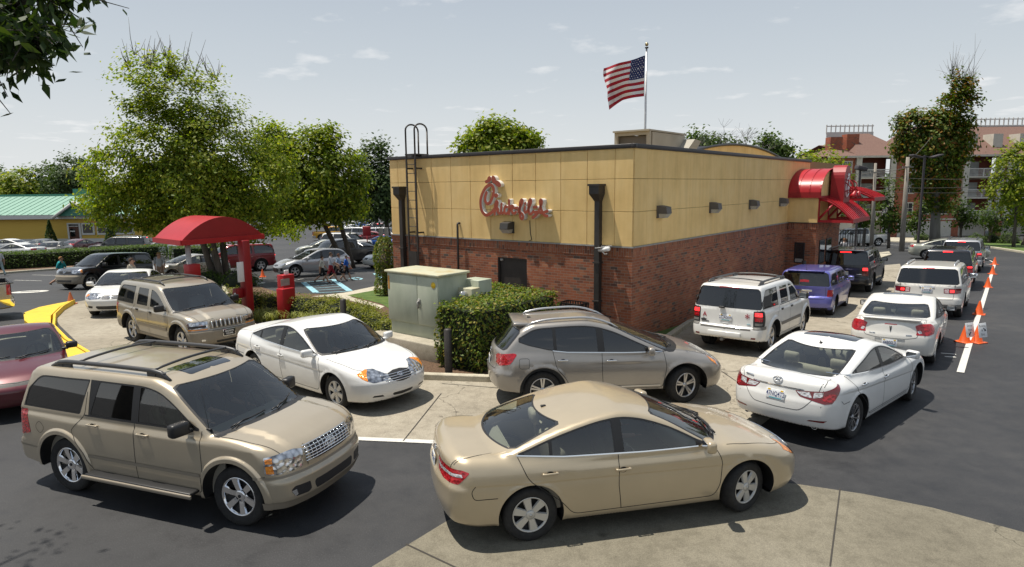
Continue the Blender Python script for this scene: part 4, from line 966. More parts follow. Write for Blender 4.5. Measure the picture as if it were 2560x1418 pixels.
# ------------------------------------------------------------------ restaurant (local X along the drive-through wall, local Y along the sign wall)
BO = Vector((3.13976, 16.84143, 0.0)); BA = math.atan2(0.77943, 0.62649)
BX = np.array([0.62649, 0.77943, 0]); BY = np.array([-0.77943, 0.62649, 0])
def B2W(x, y, z): return Vector(np.array(BO) + BX * x + BY * y + np.array([0, 0, z]))
def wall_pt(px, py, off=0.0):
	"""(y, z) on the sign wall, off metres in front of it"""
	C = np.array([0, 0, EYE]); r = ray(px, py); t = ((np.array(BO) - BX * off - C) @ BX) / (r @ BX); X = C + r * t - np.array(BO); return float(X @ BY), float(X[2])
def brick_mat(name, rot=False, cols=((0.30, 0.098, 0.048), (0.17, 0.062, 0.037), (0.38, 0.155, 0.078)), scale=1.0):
	m, nt, b = nodes_of(name); L = nt.links; tc = N(nt, 'ShaderNodeTexCoord'); sp = N(nt, 'ShaderNodeSeparateXYZ'); L.new(tc.outputs['Object'], sp.inputs[0])
	ad = N(nt, 'ShaderNodeMath', operation='ADD'); L.new(sp.outputs[0], ad.inputs[0]); L.new(sp.outputs[1], ad.inputs[1]); cb = N(nt, 'ShaderNodeCombineXYZ')
	L.new(ad.outputs[0], cb.inputs[1 if rot else 0]); L.new(sp.outputs[2], cb.inputs[0 if rot else 1])
	br = N(nt, 'ShaderNodeTexBrick', Scale=1.0); br.inputs['Mortar Size'].default_value = 0.006; br.inputs['Brick Width'].default_value = 0.215 * scale; br.inputs['Row Height'].default_value = 0.075 * scale; br.inputs['Bias'].default_value = 0.0; br.inputs['Mortar Smooth'].default_value = 0.2
	br.inputs['Color1'].default_value = (0, 0, 0, 1); br.inputs['Color2'].default_value = (1, 1, 1, 1); br.inputs['Mortar'].default_value = (0.5, 0.5, 0.5, 1); L.new(cb.outputs[0], br.inputs['Vector'])
	n = N(nt, 'ShaderNodeTexNoise', Scale=0.9, Detail=5.0); L.new(tc.outputs['Object'], n.inputs['Vector'])
	r = ramp(nt, [(0.0, cols[1]), (0.22, cols[0]), (0.6, cols[0]), (0.85, cols[2]), (0.93, (0.10, 0.075, 0.062)), (1.0, cols[1])], br.outputs['Color'])
	rs = ramp(nt, [(0.35, (0.78, 0.76, 0.74)), (0.65, (1.12, 1.10, 1.06))], n.outputs['Fac']); mm = N(nt, 'ShaderNodeMixRGB', blend_type='MULTIPLY'); mm.inputs[0].default_value = 1.0; L.new(r.outputs[0], mm.inputs[1]); L.new(rs.outputs[0], mm.inputs[2])
	mo = N(nt, 'ShaderNodeMixRGB'); L.new(br.outputs['Fac'], mo.inputs[0]); L.new(mm.outputs[0], mo.inputs[1]); mo.inputs[2].default_value = (0.26, 0.20, 0.15, 1); L.new(mo.outputs[0], b.inputs['Base Color'])
	b.inputs['Roughness'].default_value = 0.9; iv = N(nt, 'ShaderNodeMath', operation='SUBTRACT'); iv.inputs[0].default_value = 1.0; L.new(br.outputs['Fac'], iv.inputs[1])
	bp = N(nt, 'ShaderNodeBump', Strength=0.5, Distance=0.006); L.new(iv.outputs[0], bp.inputs['Height']); L.new(bp.outputs[0], b.inputs['Normal']); return m
M_BRICK = brick_mat('red brick'); M_SOLDIER = brick_mat('soldier course brick', True)
def stucco_mat():
	m, nt, b = nodes_of('ochre stucco'); L = nt.links; tc = N(nt, 'ShaderNodeTexCoord')
	n = N(nt, 'ShaderNodeTexNoise', Scale=0.7, Detail=6.0, Roughness=0.65); L.new(tc.outputs['Object'], n.inputs['Vector'])
	mp = N(nt, 'ShaderNodeMapping'); mp.inputs['Scale'].default_value = (3.0, 3.0, 0.35); L.new(tc.outputs['Object'], mp.inputs[0]); n4 = N(nt, 'ShaderNodeTexNoise', Scale=1.6, Detail=6.0); L.new(mp.outputs[0], n4.inputs['Vector'])
	r = ramp(nt, [(0.3, (0.72, 0.49, 0.195)), (0.5, (0.80, 0.56, 0.235)), (0.7, (0.84, 0.61, 0.28))], n.outputs['Fac'])
	r4 = ramp(nt, [(0.34, (0.84, 0.83, 0.81)), (0.55, (1.0, 1.0, 1.0)), (0.75, (1.06, 1.07, 1.10))], n4.outputs['Fac']); mm = N(nt, 'ShaderNodeMixRGB', blend_type='MULTIPLY'); mm.inputs[0].default_value = 0.5; L.new(r.outputs[0], mm.inputs[1]); L.new(r4.outputs[0], mm.inputs[2])
	L.new(mm.outputs[0], b.inputs['Base Color']); b.inputs['Roughness'].default_value = 0.92
	n2 = N(nt, 'ShaderNodeTexNoise', Scale=45.0, Detail=3.0); L.new(tc.outputs['Object'], n2.inputs['Vector']); bp = N(nt, 'ShaderNodeBump', Strength=0.45, Distance=0.008); L.new(n2.outputs['Fac'], bp.inputs['Height']); L.new(bp.outputs[0], b.inputs['Normal']); return m
M_STUCCO = stucco_mat(); M_GROOVE = mat('stucco groove', (0.33, 0.235, 0.105), 0.9)
M_BROWN = noisy('dark bronze metal', [(0.030, 0.026, 0.023), (0.045, 0.040, 0.036)], 3, 0.5, spec=0.4)
M_COPING = mat('dark coping', (0.030, 0.027, 0.028), 0.45); M_SILL = noisy('grey flashing', [(0.25, 0.24, 0.22), (0.36, 0.35, 0.33)], 6, 0.7)
M_RED = noisy('red painted metal', [(0.36, 0.012, 0.018), (0.43, 0.016, 0.022)], 2.0, 0.38, spec=0.5); M_REDM = noisy('deep red metal', [(0.27, 0.010, 0.014), (0.33, 0.012, 0.017)], 2.0, 0.45)
M_ROOFW = mat('roof membrane', (0.5, 0.5, 0.48), 0.9); M_DARKGL = mat('dark window', (0.012, 0.013, 0.015), 0.06, coat=1.0)
rest = empty('restaurant', BO, BA, 'brick and ochre stucco restaurant with a flat roof and red barrel awning', 'restaurant')
HB, HS = 5.09, 2.49; LX, LY = 16.47, 9.36
def shell():
	m = MB()                                                        # brick below
	def wall_x(y0, y1, z0, z1, x): m.quad((x, y1, z0), (x, y0, z0), (x, y0, z1), (x, y1, z1))
	dy0, dy1, dz = 3.46, 4.58, 1.98                                 # recessed service door
	wall_x(0, dy0, -0.3, HS - 0.26, 0); wall_x(dy1, LY, -1.0, HS - 0.26, 0); wall_x(dy0, dy1, dz, HS - 0.26, 0)
	m.quad((0, dy0, -.3), (0.14, dy0, -.3), (0.14, dy0, dz), (0, dy0, dz)); m.quad((0.14, dy1, -.3), (0, dy1, -.3), (0, dy1, dz), (0.14, dy1, dz)); m.quad((0, dy0, dz), (0.14, dy0, dz), (0.14, dy1, dz), (0, dy1, dz))
	m.quad((0, 0, -1.5), (LX, 0, -1.5), (LX, 0, HS - .26), (0, 0, HS - .26)); m.quad((LX, 0, -2), (LX + 6, 0, -2), (LX + 6, 0, HS - .26), (LX, 0, HS - .26)); m.quad((LX + 6, LY, -1), (0, LY, -1), (0, LY, HS - .26), (LX + 6, LY, HS - .26))
	m.build('brick_wall', M_BRICK, rest)
	s = MB(); s.box((-0.004, LY / 2, HS - 0.14), (0.03, LY + 0.02, 0.235)); s.box((LX / 2 + 0.012, -0.004, HS - 0.14), (LX - 0.002, 0.03, 0.235)); s.build('soldier_course', M_SOLDIER, rest)
	s = MB(); s.box((-0.012, LY / 2 - 0.01, HS), (0.075, LY + 0.05, 0.035)); s.box((LX / 2 + 0.02, -0.012, HS + 0.001), (LX - 0.02, 0.075, 0.037)); s.build('flashing', M_SILL, rest)
	g = MB(); g.box((LX / 2 + 3, LY / 2, (HB + HS) / 2), (LX + 6 - 0.02, LY - 0.02, HB - HS - 0.02)); g.build('wall_core', M_GROOVE, rest)
	p = MB(); rows = [HS + 0.018, 3.41, 4.26, HB - 0.05]; gp = 0.011
	jy = [0.0, 0.53, 1.38, 2.24, 3.11, 3.96, 4.82, 5.63, 6.46, 7.32, 8.13, 8.95, LY]
	for i in range(len(jy) - 1):
		for k in range(3): p.rbox((0.0, (jy[i] + jy[i + 1]) / 2, (rows[k] + rows[k + 1]) / 2), (0.036, jy[i + 1] - jy[i] - (gp if 0 < i else gp / 2), rows[k + 1] - rows[k] - gp), 0.006, 1)
	jx = [0.0, 0.72] + [0.72 + 0.92 * q for q in range(1, 18)]; jx = [q for q in jx if q < 16.2] + [LX]
	for i in range(len(jx) - 1):
		for k in range(3): p.rbox(((jx[i] + jx[i + 1]) / 2 + (0.009 if i == 0 else 0), 0.0, (rows[k] + rows[k + 1]) / 2), (jx[i + 1] - jx[i] - gp * 0.5 - (0.018 if i == 0 else 0), 0.036, rows[k + 1] - rows[k] - gp), 0.004, 1)
	for f in p.sm: pass
	p.sm = [False] * len(p.sm); p.build('stucco_panel', M_STUCCO, rest)
	c = MB(); c.rbox((-0.01, LY / 2, HB), (0.10, LY + 0.16, 0.11), 0.012); c.rbox((LX / 2 - 0.01, -0.01, HB + 0.002), (LX + 0.14, 0.10, 0.112), 0.012); c.box((LX, LY / 2 + 0.03, HB - 0.02), (0.08, LY, 0.08)); c.build('parapet_coping', M_COPING, rest)
	r = MB(); r.box((LX / 2 + 0.02, LY / 2, HB - 0.30), (LX - 0.1, LY - 0.2, 0.04)); r.build('roof', M_ROOFW, rest)
	d = MB(); d.box((0.11, (dy0 + dy1) / 2, dz / 2 - 0.1), (0.05, dy1 - dy0 - 0.08, dz + 0.14)); dd = d.build('door', M_BROWN, rest)
	h = MB(); h.box((0.05, 4.02, 1.06), (0.05, 0.05, 0.10)); h.build('lock', CM['black'], dd); k = MB(); k.rbox((0.07, dy1 - 0.12, dz - 0.08), (0.08, 0.10, 0.07), 0.01); k.build('door_closer', M_SILL, dd)
	f = MB(); f.box((0.07, dy0 + 0.02, dz / 2), (0.10, 0.04, dz)); f.box((0.07, dy1 - 0.02, dz / 2), (0.10, 0.04, dz)); f.box((0.07, (dy0 + dy1) / 2, dz - 0.02), (0.10, dy1 - dy0 - 0.08, 0.04)); f.build('door_frame', M_BROWN, rest)
shell()
def downspout(y, w=0.34, zt=4.14):
	m = MB()
	prof = [(zt, 0.36, 0.34), (zt - 0.05, 0.36, 0.34), (zt - 0.055, 0.30, 0.31), (zt - 0.26, 0.30, 0.31), (zt - 0.46, 0.15, 0.15), (zt - 0.48, 0.15, 0.15), (-0.2, 0.15, 0.15)]
	vs = []; fs = []
	for (z, a, b) in prof: vs += [(-0.02, y - a / 2, z), (-0.02 - b, y - a / 2, z), (-0.02 - b, y + a / 2, z), (-0.02, y + a / 2, z)]
	for i in range(len(prof) - 1): fs += [(4 * i + j, 4 * i + (j + 1) % 4, 4 * i + 4 + (j + 1) % 4, 4 * i + 4 + j) for j in range(4)]
	fs.append((0, 3, 2, 1)); m.add(vs, fs); m.box((-0.11, y, 2.05), (0.2, 0.2, 0.04)); m.box((-0.11, y, 1.0), (0.2, 0.2, 0.04)); return m
for y in (8.72, 0.98): downspout(y).build('downspout', M_BROWN, rest)
# roof ladder with safety hoops
lad = empty('roof_ladder', B2W(-0.30, 7.98, 0), BA, 'dark metal roof ladder with two hoop rails above the parapet', 'ladder')
m = MB()
for y in (-0.21, 0.21):
	m.box((0, y, 2.65), (0.035, 0.06, 5.1)); m.tube([(0, y, 5.2), (0, y, 5.95)] + [(0.28 - 0.28 * math.cos(t), y, 5.95 + 0.20 * math.sin(t)) for t in np.linspace(0, math.pi, 12)] + [(0.56, y, 5.95), (0.56, y, 5.12)], 0.028, 8)
	for z in (4.72, 2.62): m.box((0.14, y + (0.10 if y > 0 else -0.10) * 0, z), (0.30, 0.04, 0.05))
m.build('side_rail', M_BROWN, lad)
m = MB()
for i in range(17): m.tube([(0, -0.2, 0.5 + i * 0.29), (0, 0.2, 0.5 + i * 0.29)], 0.012, 6)
m.build('rung', M_BROWN, lad); m = MB(); m.box((0.28, 0, 5.17), (0.60, 0.50, 0.04)); m.build('landing_plate', M_BROWN, lad); m = MB(); m.box((-0.02, 0, 1.05), (0.02, 0.34, 1.9)); m.build('climb_guard', M_BROWN, lad)
# wall lamps
def wall_lamp(x, y, z, onx, lbl):
	o = empty('wall_light', B2W(x, y, z), BA if onx else BA - math.pi / 2 + math.pi, lbl, 'wall light', None if onx else 'boxy lights along the drive-through wall')
	m = MB(); m.box((0.04 - 0.06, 0, 0), (0.05, 0.36, 0.34)); vs = [(-0.05, -.17, -.05), (-0.05, .17, -.05), (-0.05, .17, .17), (-0.05, -.17, .17), (-0.30, -.15, -.05), (-0.30, .15, -.05), (-0.27, .15, .13), (-0.27, -.15, .13)]
	m.add(vs, [(0, 4, 5, 1), (2, 6, 7, 3), (4, 7, 6, 5), (0, 3, 7, 4), (1, 5, 6, 2)]); m.build('housing', M_GREYL if not onx else M_LAMP, o)
	g = MB(); g.add([(-0.05, -.16, -.055), (-0.05, .16, -.055), (-0.29, .145, -.055), (-0.29, -.145, -.055), (-0.05, -.12, -.17), (-0.05, .12, -.17), (-0.20, .11, -.17), (-0.20, -.11, -.17)], [(0, 1, 5, 4), (1, 2, 6, 5), (2, 3, 7, 6), (3, 0, 4, 7), (4, 5, 6, 7)]); g.build('lens', M_LENS, o); return o
M_LAMP = mat('bronze lamp body', (0.05, 0.046, 0.042), 0.5); M_GREYL = mat('grey lamp body', (0.11, 0.10, 0.09), 0.6); M_LENS = noisy('prismatic lens', [(0.34, 0.33, 0.29), (0.52, 0.51, 0.46)], 30, 0.25)
wall_lamp(-0.02, 4.08, 2.90, True, 'bronze wall light with ribbed lens under the red letter sign')
for i, x in enumerate((1.48, 5.16, 8.81, 12.35)):
	wall_lamp(x, -0.02, 3.37, False, ['boxy grey wall light nearest the front corner of the stucco wall', 'boxy grey wall light second from the front corner of the stucco wall', 'boxy grey wall light third from the front corner of the stucco wall', 'boxy grey wall light beside the red barrel awning'][i])
# vent pipe, conduit, camera
m = MB(); m.tube([(-0.12, 6.12, -0.2), (-0.12, 6.12, 2.92), (-0.10, 6.12, 2.96), (-0.02, 6.12, 2.97), (0.04, 6.12, 2.97)], 0.035, 10); o = m.build('gas_pipe', M_BROWN); o.location = BO; o.rotation_euler = (0, 0, BA); tag(o, 'thin dark pipe rising up the brick and bending into the stucco', 'pipe')
m = MB(); m.tube([(-0.03, 3.32, 3.12), (-0.03, 3.30, 2.75), (-0.03, 3.25, 2.56), (-0.05, 3.33, 2.53)], 0.010, 6); m.build('sign_cable', M_BROWN, rest)
secc = empty('security_camera', B2W(-0.22, 0.72, 2.42), BA, 'white bullet security camera by the front downspout', 'camera')
m = MB(); R = Matrix.Rotation(math.radians(-25), 3, 'Y') @ Matrix.Rotation(math.radians(-40), 3, 'Z'); m.lathe([(0.0, -0.22), (0.06, -0.22), (0.06, 0.2), (0.05, 0.2), (0.045, 0.16), (0, 0.16)], M=Matrix.Rotation(math.radians(-100), 3, 'X') @ Matrix.Rotation(math.radians(25), 3, 'Y'), n=14); m.rbox((0, 0.02, 0.068), (0.13, 0.44, 0.014), 0.005, M=Matrix.Rotation(math.radians(-10), 3, 'X')); m.build('housing', CM['white'], secc)
m = MB(); m.tube([(0, 0.05, -0.05), (0.03, 0.0, -0.12), (0.12, -0.02, -0.12)], 0.018, 8); m.build('bracket', CM['white'], secc)
# channel-letter sign
M_SIGN = noisy('red sign face', [(0.30, 0.052, 0.022), (0.37, 0.07, 0.03)], 4, 0.35, spec=0.6); M_RETURN = mat('white letter return', (0.72, 0.70, 0.66), 0.5); M_SEDGE = mat('dark sign trim', (0.12, 0.02, 0.012), 0.5)
def stroke_poly(pts, w0, w1=None):
	p = np.array(pts, float); k = len(p); tt = np.linspace(0, k - 1, (k - 1) * 6 + 1); q = []
	for t in tt:                                                    # Catmull-Rom
		i = min(int(t), k - 2); f = t - i; a, b, c, d = p[max(i - 1, 0)], p[i], p[i + 1], p[min(i + 2, k - 1)]
		q.append(0.5 * ((2 * b) + (c - a) * f + (2 * a - 5 * b + 4 * c - d) * f * f + (3 * b - a - 3 * c + d) * f ** 3))
	return np.array(q)
def letter_sign():
	root = empty('letter_sign', BO, BA, 'red script channel letter sign with white sides on the stucco wall', 'sign')
	S = lambda x, y: wall_pt(1160 + x / 7.09, 420 + y / 7.09, 0.17); X0, X1 = -0.17, -0.02; cnt = [0]
	def solid(vs2, name, outline=None):
		cnt[0] += 1; e = 0.0012 * cnt[0]; n = len(vs2); ar = sum(vs2[i][0] * vs2[(i + 1) % n][1] - vs2[(i + 1) % n][0] * vs2[i][1] for i in range(n)); v = vs2 if ar > 0 else vs2[::-1]
		m = MB(); m.add([(X0 - e, a, b) for a, b in v] + [(X1, a, b) for a, b in v], [tuple(reversed(range(n)))], 0); b0 = len(m.v) - 2 * n
		for i in range(n): m.f.append([b0 + i, b0 + (i + 1) % n, b0 + n + (i + 1) % n, b0 + n + i]); m.m.append(1); m.sm.append(False)
		m.build(name, [M_SIGN, M_RETURN], root)
	def strokes(lst, name, w):
		m = MB()
		for pts in lst:
			cnt[0] += 1; e = 0.0012 * cnt[0]; q = stroke_poly([S(*a) for a in pts], w); n = len(q); T = np.gradient(q, axis=0); T /= np.maximum(np.linalg.norm(T, axis=1, keepdims=True), 1e-9); NN = np.stack([-T[:, 1], T[:, 0]], 1) * w / 2
			for i in range(n - 1):
				a, b, c, d = q[i] + NN[i], q[i + 1] + NN[i + 1], q[i + 1] - NN[i + 1], q[i] - NN[i]; vs = [(X0 - e, *v) for v in (a, b, c, d)] + [(X1, *v) for v in (a, b, c, d)]
				m.add(vs, [(3, 2, 1, 0)], 0); k = len(m.v) - 8; m.f += [[k, k + 1, k + 5, k + 4], [k + 3, k + 7, k + 6, k + 2]]; m.m += [1, 1]; m.sm += [True, True]
			for c, s in ((q[0], -1), (q[-1], 1)):
				t = T[0] * -1 if s < 0 else T[-1]; a0 = math.atan2(t[1], t[0]); arc = [(c[0] + w / 2 * math.cos(a0 + a), c[1] + w / 2 * math.sin(a0 + a)) for a in np.linspace(-math.pi / 2, math.pi / 2, 9)]
				vs = [(X0 - e, *v) for v in arc] + [(X1, *v) for v in arc]; m.add(vs, [tuple(reversed(range(9)))], 0); k = len(m.v) - 18
				for i in range(8): m.f.append([k + i, k + i + 1, k + 10 + i, k + 9 + i]); m.m.append(1); m.sm.append(True)
		m.build(name, [M_SIGN, M_RETURN], root)
	strokes([[(398, 440), (378, 510), (378, 590), (415, 635), (462, 610), (500, 530), (525, 440), (520, 350), (485, 305), (440, 305), (380, 355), (325, 455), (295, 565), (297, 680), (322, 770), (370, 828), (430, 828), (495, 785), (535, 735)]], 'letter_c', 0.10)
	for (cx, cy, a, b, r) in [(402, 243, 30, 34, 0.3), (447, 202, 34, 58, 0.2), (528, 208, 40, 74, -0.25), (600, 280, 44, 72, -0.75), (572, 490, 36, 40, 0)]:
		solid([S(cx + a * math.cos(t) * math.cos(r) - b * math.sin(t) * math.sin(r), cy + a * math.cos(t) * math.sin(r) + b * math.sin(t) * math.cos(r)) for t in np.linspace(0, 2 * math.pi, 28, endpoint=False)], 'comb' if cy < 300 else 'beak')
	solid([S(486 + 13 * math.cos(t), 420 + 13 * math.sin(t)) for t in np.linspace(0, 2 * math.pi, 14, endpoint=False)], 'eye')
	W_ = 0.084
	strokes([[(548, 820), (548, 720), (562, 630), (585, 590), (600, 620), (582, 690), (555, 760)], [(556, 770), (585, 715), (610, 730), (606, 785), (640, 808), (660, 790)]], 'letter_h', W_)
	strokes([[(672, 640), (668, 650)], [(668, 690), (662, 770), (685, 805), (705, 790)]], 'letter_i', W_)
	strokes([[(765, 690), (740, 685), (722, 735), (730, 795), (765, 808), (790, 780)]], 'letter_c', W_)
	strokes([[(803, 575), (805, 690), (806, 815)], [(808, 735), (845, 675), (880, 690), (852, 735), (820, 745)], [(845, 745), (870, 795), (905, 805), (925, 780)]], 'letter_k', W_)
	strokes([[(912, 715), (955, 705)]], 'hyphen', 0.075)
	strokes([[(972, 775), (1005, 690), (1045, 600), (1032, 566), (1003, 610), (995, 720), (1003, 860), (1035, 905), (1056, 870), (1040, 815), (1012, 795)]], 'letter_f', W_)
	strokes([[(1094, 625), (1092, 633)], [(1088, 690), (1082, 770), (1102, 790), (1125, 770)]], 'letter_i', 0.078)
	strokes([[(1132, 775), (1165, 690), (1197, 605), (1188, 563), (1163, 590), (1152, 690), (1165, 800), (1200, 812), (1242, 770)]], 'letter_l', W_)
	strokes([[(1245, 697), (1298, 692)]], 'hyphen', 0.075)
	strokes([[(1228, 880), (1290, 828), (1345, 740), (1388, 610), (1378, 570), (1357, 590), (1368, 690), (1395, 770), (1435, 835), (1485, 850)], [(1262, 788), (1330, 782), (1400, 795), (1490, 765)]], 'letter_a', W_)
letter_sign()
# ---- drive-through bay with barrel roof and awnings
M_TYMP = M_STUCCO
def bay():
	x0, x1, y0 = 13.45, 17.46, -1.17; zs, zb = 3.52, 4.62
	m = MB(); m.quad((x0, 0, -1.5), (x0, y0, -1.5), (x0, y0, HS - .26), (x0, 0, HS - .26)); m.quad((x0, y0, -1.5), (x1, y0, -1.5), (x1, y0, HS - .26), (x0, y0, HS - .26)); m.quad((x1, y0, -1.5), (x1, 0, -1.5), (x1, 0, HS - .26), (x1, y0, HS - .26)); m.build('bay_brick', M_BRICK, rest)
	s = MB(); s.box((x0 - 0.004, y0 / 2 - 0.03, HS - 0.14), (0.03, -y0 - 0.07, 0.235)); s.box(((x0 + x1) / 2, y0 - 0.004, HS - 0.14), (x1 - x0 + 0.03, 0.03, 0.235)); s.build('bay_soldier_course', M_SOLDIER, rest)
	s = MB(); s.box((x0 - 0.012, y0 / 2 - 0.045, HS), (0.06, -y0 - 0.1, 0.036)); s.box(((x0 + x1) / 2, y0 - 0.013, HS + 0.001), (x1 - x0 + 0.08, 0.06, 0.034)); s.build('bay_flashing', M_COPING, rest)
	p = MB(); p.box(((x0 + x1) / 2, y0 / 2 - 0.012, (HS + 0.02 + zs) / 2), (x1 - x0 + 0.02, -y0 - 0.015, zs - HS - 0.02)); p.build('bay_stucco', M_STUCCO, rest)
	n = 20; xc = (x0 + x1) / 2; rw = (x1 - x0) / 2 + 0.12; rz = zb - zs - 0.12; arc = [(xc - rw * math.cos(t), zs + 0.22 + rz * math.sin(t)) for t in np.linspace(0, math.pi, n + 1)]; yf = y0 - 0.12
	b = MB(); vs = []
	for (a, z) in arc: vs += [(a, 0.05, z), (a, yf, z)]
	b.add(vs, [(2 * i, 2 * i + 1, 2 * i + 3, 2 * i + 2) for i in range(n)], 0, True)
	for (ya, yb) in ((yf - 0.01, yf + 0.05), (-0.86, -0.835), (-0.45, -0.425), (-0.06, -0.035)):     # standing seams
		vs = []
		for (a, z) in arc: dx, dz = (a - xc) / rw, (z - zs - 0.22) / rz; vs += [(a + dx * 0.025, ya, z + dz * 0.025), (a + dx * 0.025, yb, z + dz * 0.025), (a, ya, z), (a, yb, z)]
		b.add(vs, [(4 * i, 4 * i + 1, 4 * i + 5, 4 * i + 4) for i in range(n)] + [(4 * i + 2, 4 * i, 4 * i + 4, 4 * i + 6) for i in range(n)] + [(4 * i + 1, 4 * i + 3, 4 * i + 7, 4 * i + 5) for i in range(n)])
	b.build('barrel_roof', M_RED, rest)
	for q in (x0 - 0.10, x1 + 0.10): f = MB(); f.box((q, y0 / 2 - 0.05, zs + 0.11), (0.06, -y0 + 0.15, 0.23)); f.build('barrel_fascia', M_REDM, rest)
	t = MB(); vs = [(a, y0 - 0.02, z - 0.10 if 0 < i < n else zs) for i, (a, z) in enumerate(arc)]; t.add(vs, [tuple(range(len(vs)))[::-1]]); t.build('barrel_gable', M_TYMP, rest)
	t = MB(); t.box(((x0 + x1) / 2, y0 - 0.07, zs + 0.02), (x1 - x0 + 0.2, 0.12, 0.10)); t.build('gable_beam', M_REDM, rest)
	# windows
	w = MB(); w.box((x0 - 0.01, -0.56, 1.25), (0.05, 0.40, 0.86)); wo = w.build('window', CM['black'], rest); g = MB(); g.box((x0 - 0.036, -0.56, 1.34), (0.006, 0.30, 0.58)); g.box((x0 - 0.036, -0.56, 0.93), (0.006, 0.30, 0.14), mat=1); g.build('pane', [M_DARKGL, M_SILL], wo)
	for (a, c) in ((14.0, 14.85), (15.1, 16.0)):
		w = MB(); w.box(((a + c) / 2, y0 - 0.01, 1.25), (c - a, 0.05, 1.0)); wo = w.build('window', CM['black'], rest); g = MB(); g.box(((a + c) / 2, y0 - 0.037, 1.25), (c - a - 0.1, 0.006, 0.9)); g.build('pane', M_DARKGL, wo)
bay()
def awning(x0, x1, yw, lbl, proj=1.40, zt=3.50, zb=2.52):
	o = empty('window_awning', B2W((x0 + x1) / 2, yw, zb), BA, lbl, 'awning'); hw = (x1 - x0) / 2; n = 10
	prof = [(-proj * t, (zt - zb) * (1 - t ** 1.7) + 0.16 * t) for t in np.linspace(0, 1, n + 1)]
	m = MB(); vs = []
	for (y, z) in prof: vs += [(-hw, y, z), (hw, y, z)]
	m.add(vs, [(2 * i, 2 * i + 2, 2 * i + 3, 2 * i + 1) for i in range(n)], 0, True)
	k = int((x1 - x0) / 0.32)
	for j in range(k + 1):
		x = -hw + j * (x1 - x0) / k; vs = []
		for (y, z) in prof: vs += [(x - 0.018, y, z + 0.035), (x + 0.018, y, z + 0.035), (x - 0.018, y, z), (x + 0.018, y, z)]
		m.add(vs, [q for i in range(n) for q in ((4 * i, 4 * i + 4, 4 * i + 5, 4 * i + 1), (4 * i, 4 * i + 2, 4 * i + 6, 4 * i + 4), (4 * i + 1, 4 * i + 5, 4 * i + 7, 4 * i + 3))])
	m.build('awning_sheet', M_RED, o)
	f = MB(); f.box((0, -proj - 0.02, 0.07), (x1 - x0 + 0.06, 0.05, 0.17)); f.build('awning_fascia', M_REDM, o)
	for x in (-hw + 0.02, 0.0, hw - 0.02):
		b = MB(); b.box((x, -proj / 2, 0.05), (0.09, proj, 0.10)); b.tube([(x, y, z - 0.06) for y, z in prof], 0.055, 6); b.tube([(x, -0.02, 0.12), (x, -proj * 0.42, (zt - zb) * 0.74)], 0.05, 6); b.box((x, -0.02, (zt - zb) / 2), (0.10, 0.06, zt - zb)); b.build('bracket', M_RED, o)
	return o
awning(13.55, 16.8, -1.17, 'red ribbed metal awning with triangle brackets over the drive-through window', 1.28)
awning(17.9, 20.5, -0.9, 'second red ribbed awning further along, behind the round sign', 1.5, 3.9, 3.3)
def blade_sign():
	o = empty('hanging_sign', B2W(15.4, -1.55, 4.05), BA, 'tall red rounded box sign with a white script letter by the barrel roof', 'sign');
	m = MB(); pts = [(-0.55, -0.75), (0.55, -0.75)] + [(0.55 * math.cos(t), 0.25 + 0.55 * math.sin(t)) for t in np.linspace(0, math.pi, 14)]
	R = Matrix(((1, 0, 0), (0, 0, -1), (0, 1, 0))); m.prism(pts, -0.26, 0.26, M=R); m.build('sign_box', M_REDM, o)
	c = MB(); q = stroke_poly([(0.12, -0.05), (0.02, -0.22), (0.14, -0.30), (0.26, -0.05), (0.24, 0.22), (0.02, 0.28), (-0.24, 0.02), (-0.28, -0.3), (-0.08, -0.52), (0.22, -0.40)], 0.06)
	c.tube([(a, -0.275, b) for a, b in q], 0.028, 6)
	for (a, b) in ((-0.06, 0.40), (0.06, 0.46), (0.18, 0.42)): c.tube([(0.05, -0.275, 0.30), (a, -0.275, b)], 0.032, 6)
	c.build('sign_emblem', CM['white'], o)
	for x in (-0.35, 0.45):
		g = MB(); g.tube([(x, -0.15, -0.35)] + [(x, -0.15 - 0.4 * math.sin(t), -0.1 - 0.25 * math.cos(t) + 0.05) for t in np.linspace(0, math.pi, 9)] + [(x, -0.62, -0.30)], 0.022, 6); g.lathe([(0.03, 0.10), (0.06, 0.08), (0.10, -0.02), (0.19, -0.14), (0.17, -0.14), (0.0, 0.02)], c=(x, -0.62, -0.38), n=16, M=Matrix.Rotation(0.3, 3, 'X')); g.build('gooseneck_lamp', M_RED, o)
	a = MB(); a.tube([(0.0, 0.4, -0.5), (0, 0.2, -0.5)], 0.03, 6); a.build('bracket', M_REDM, o)
blade_sign()
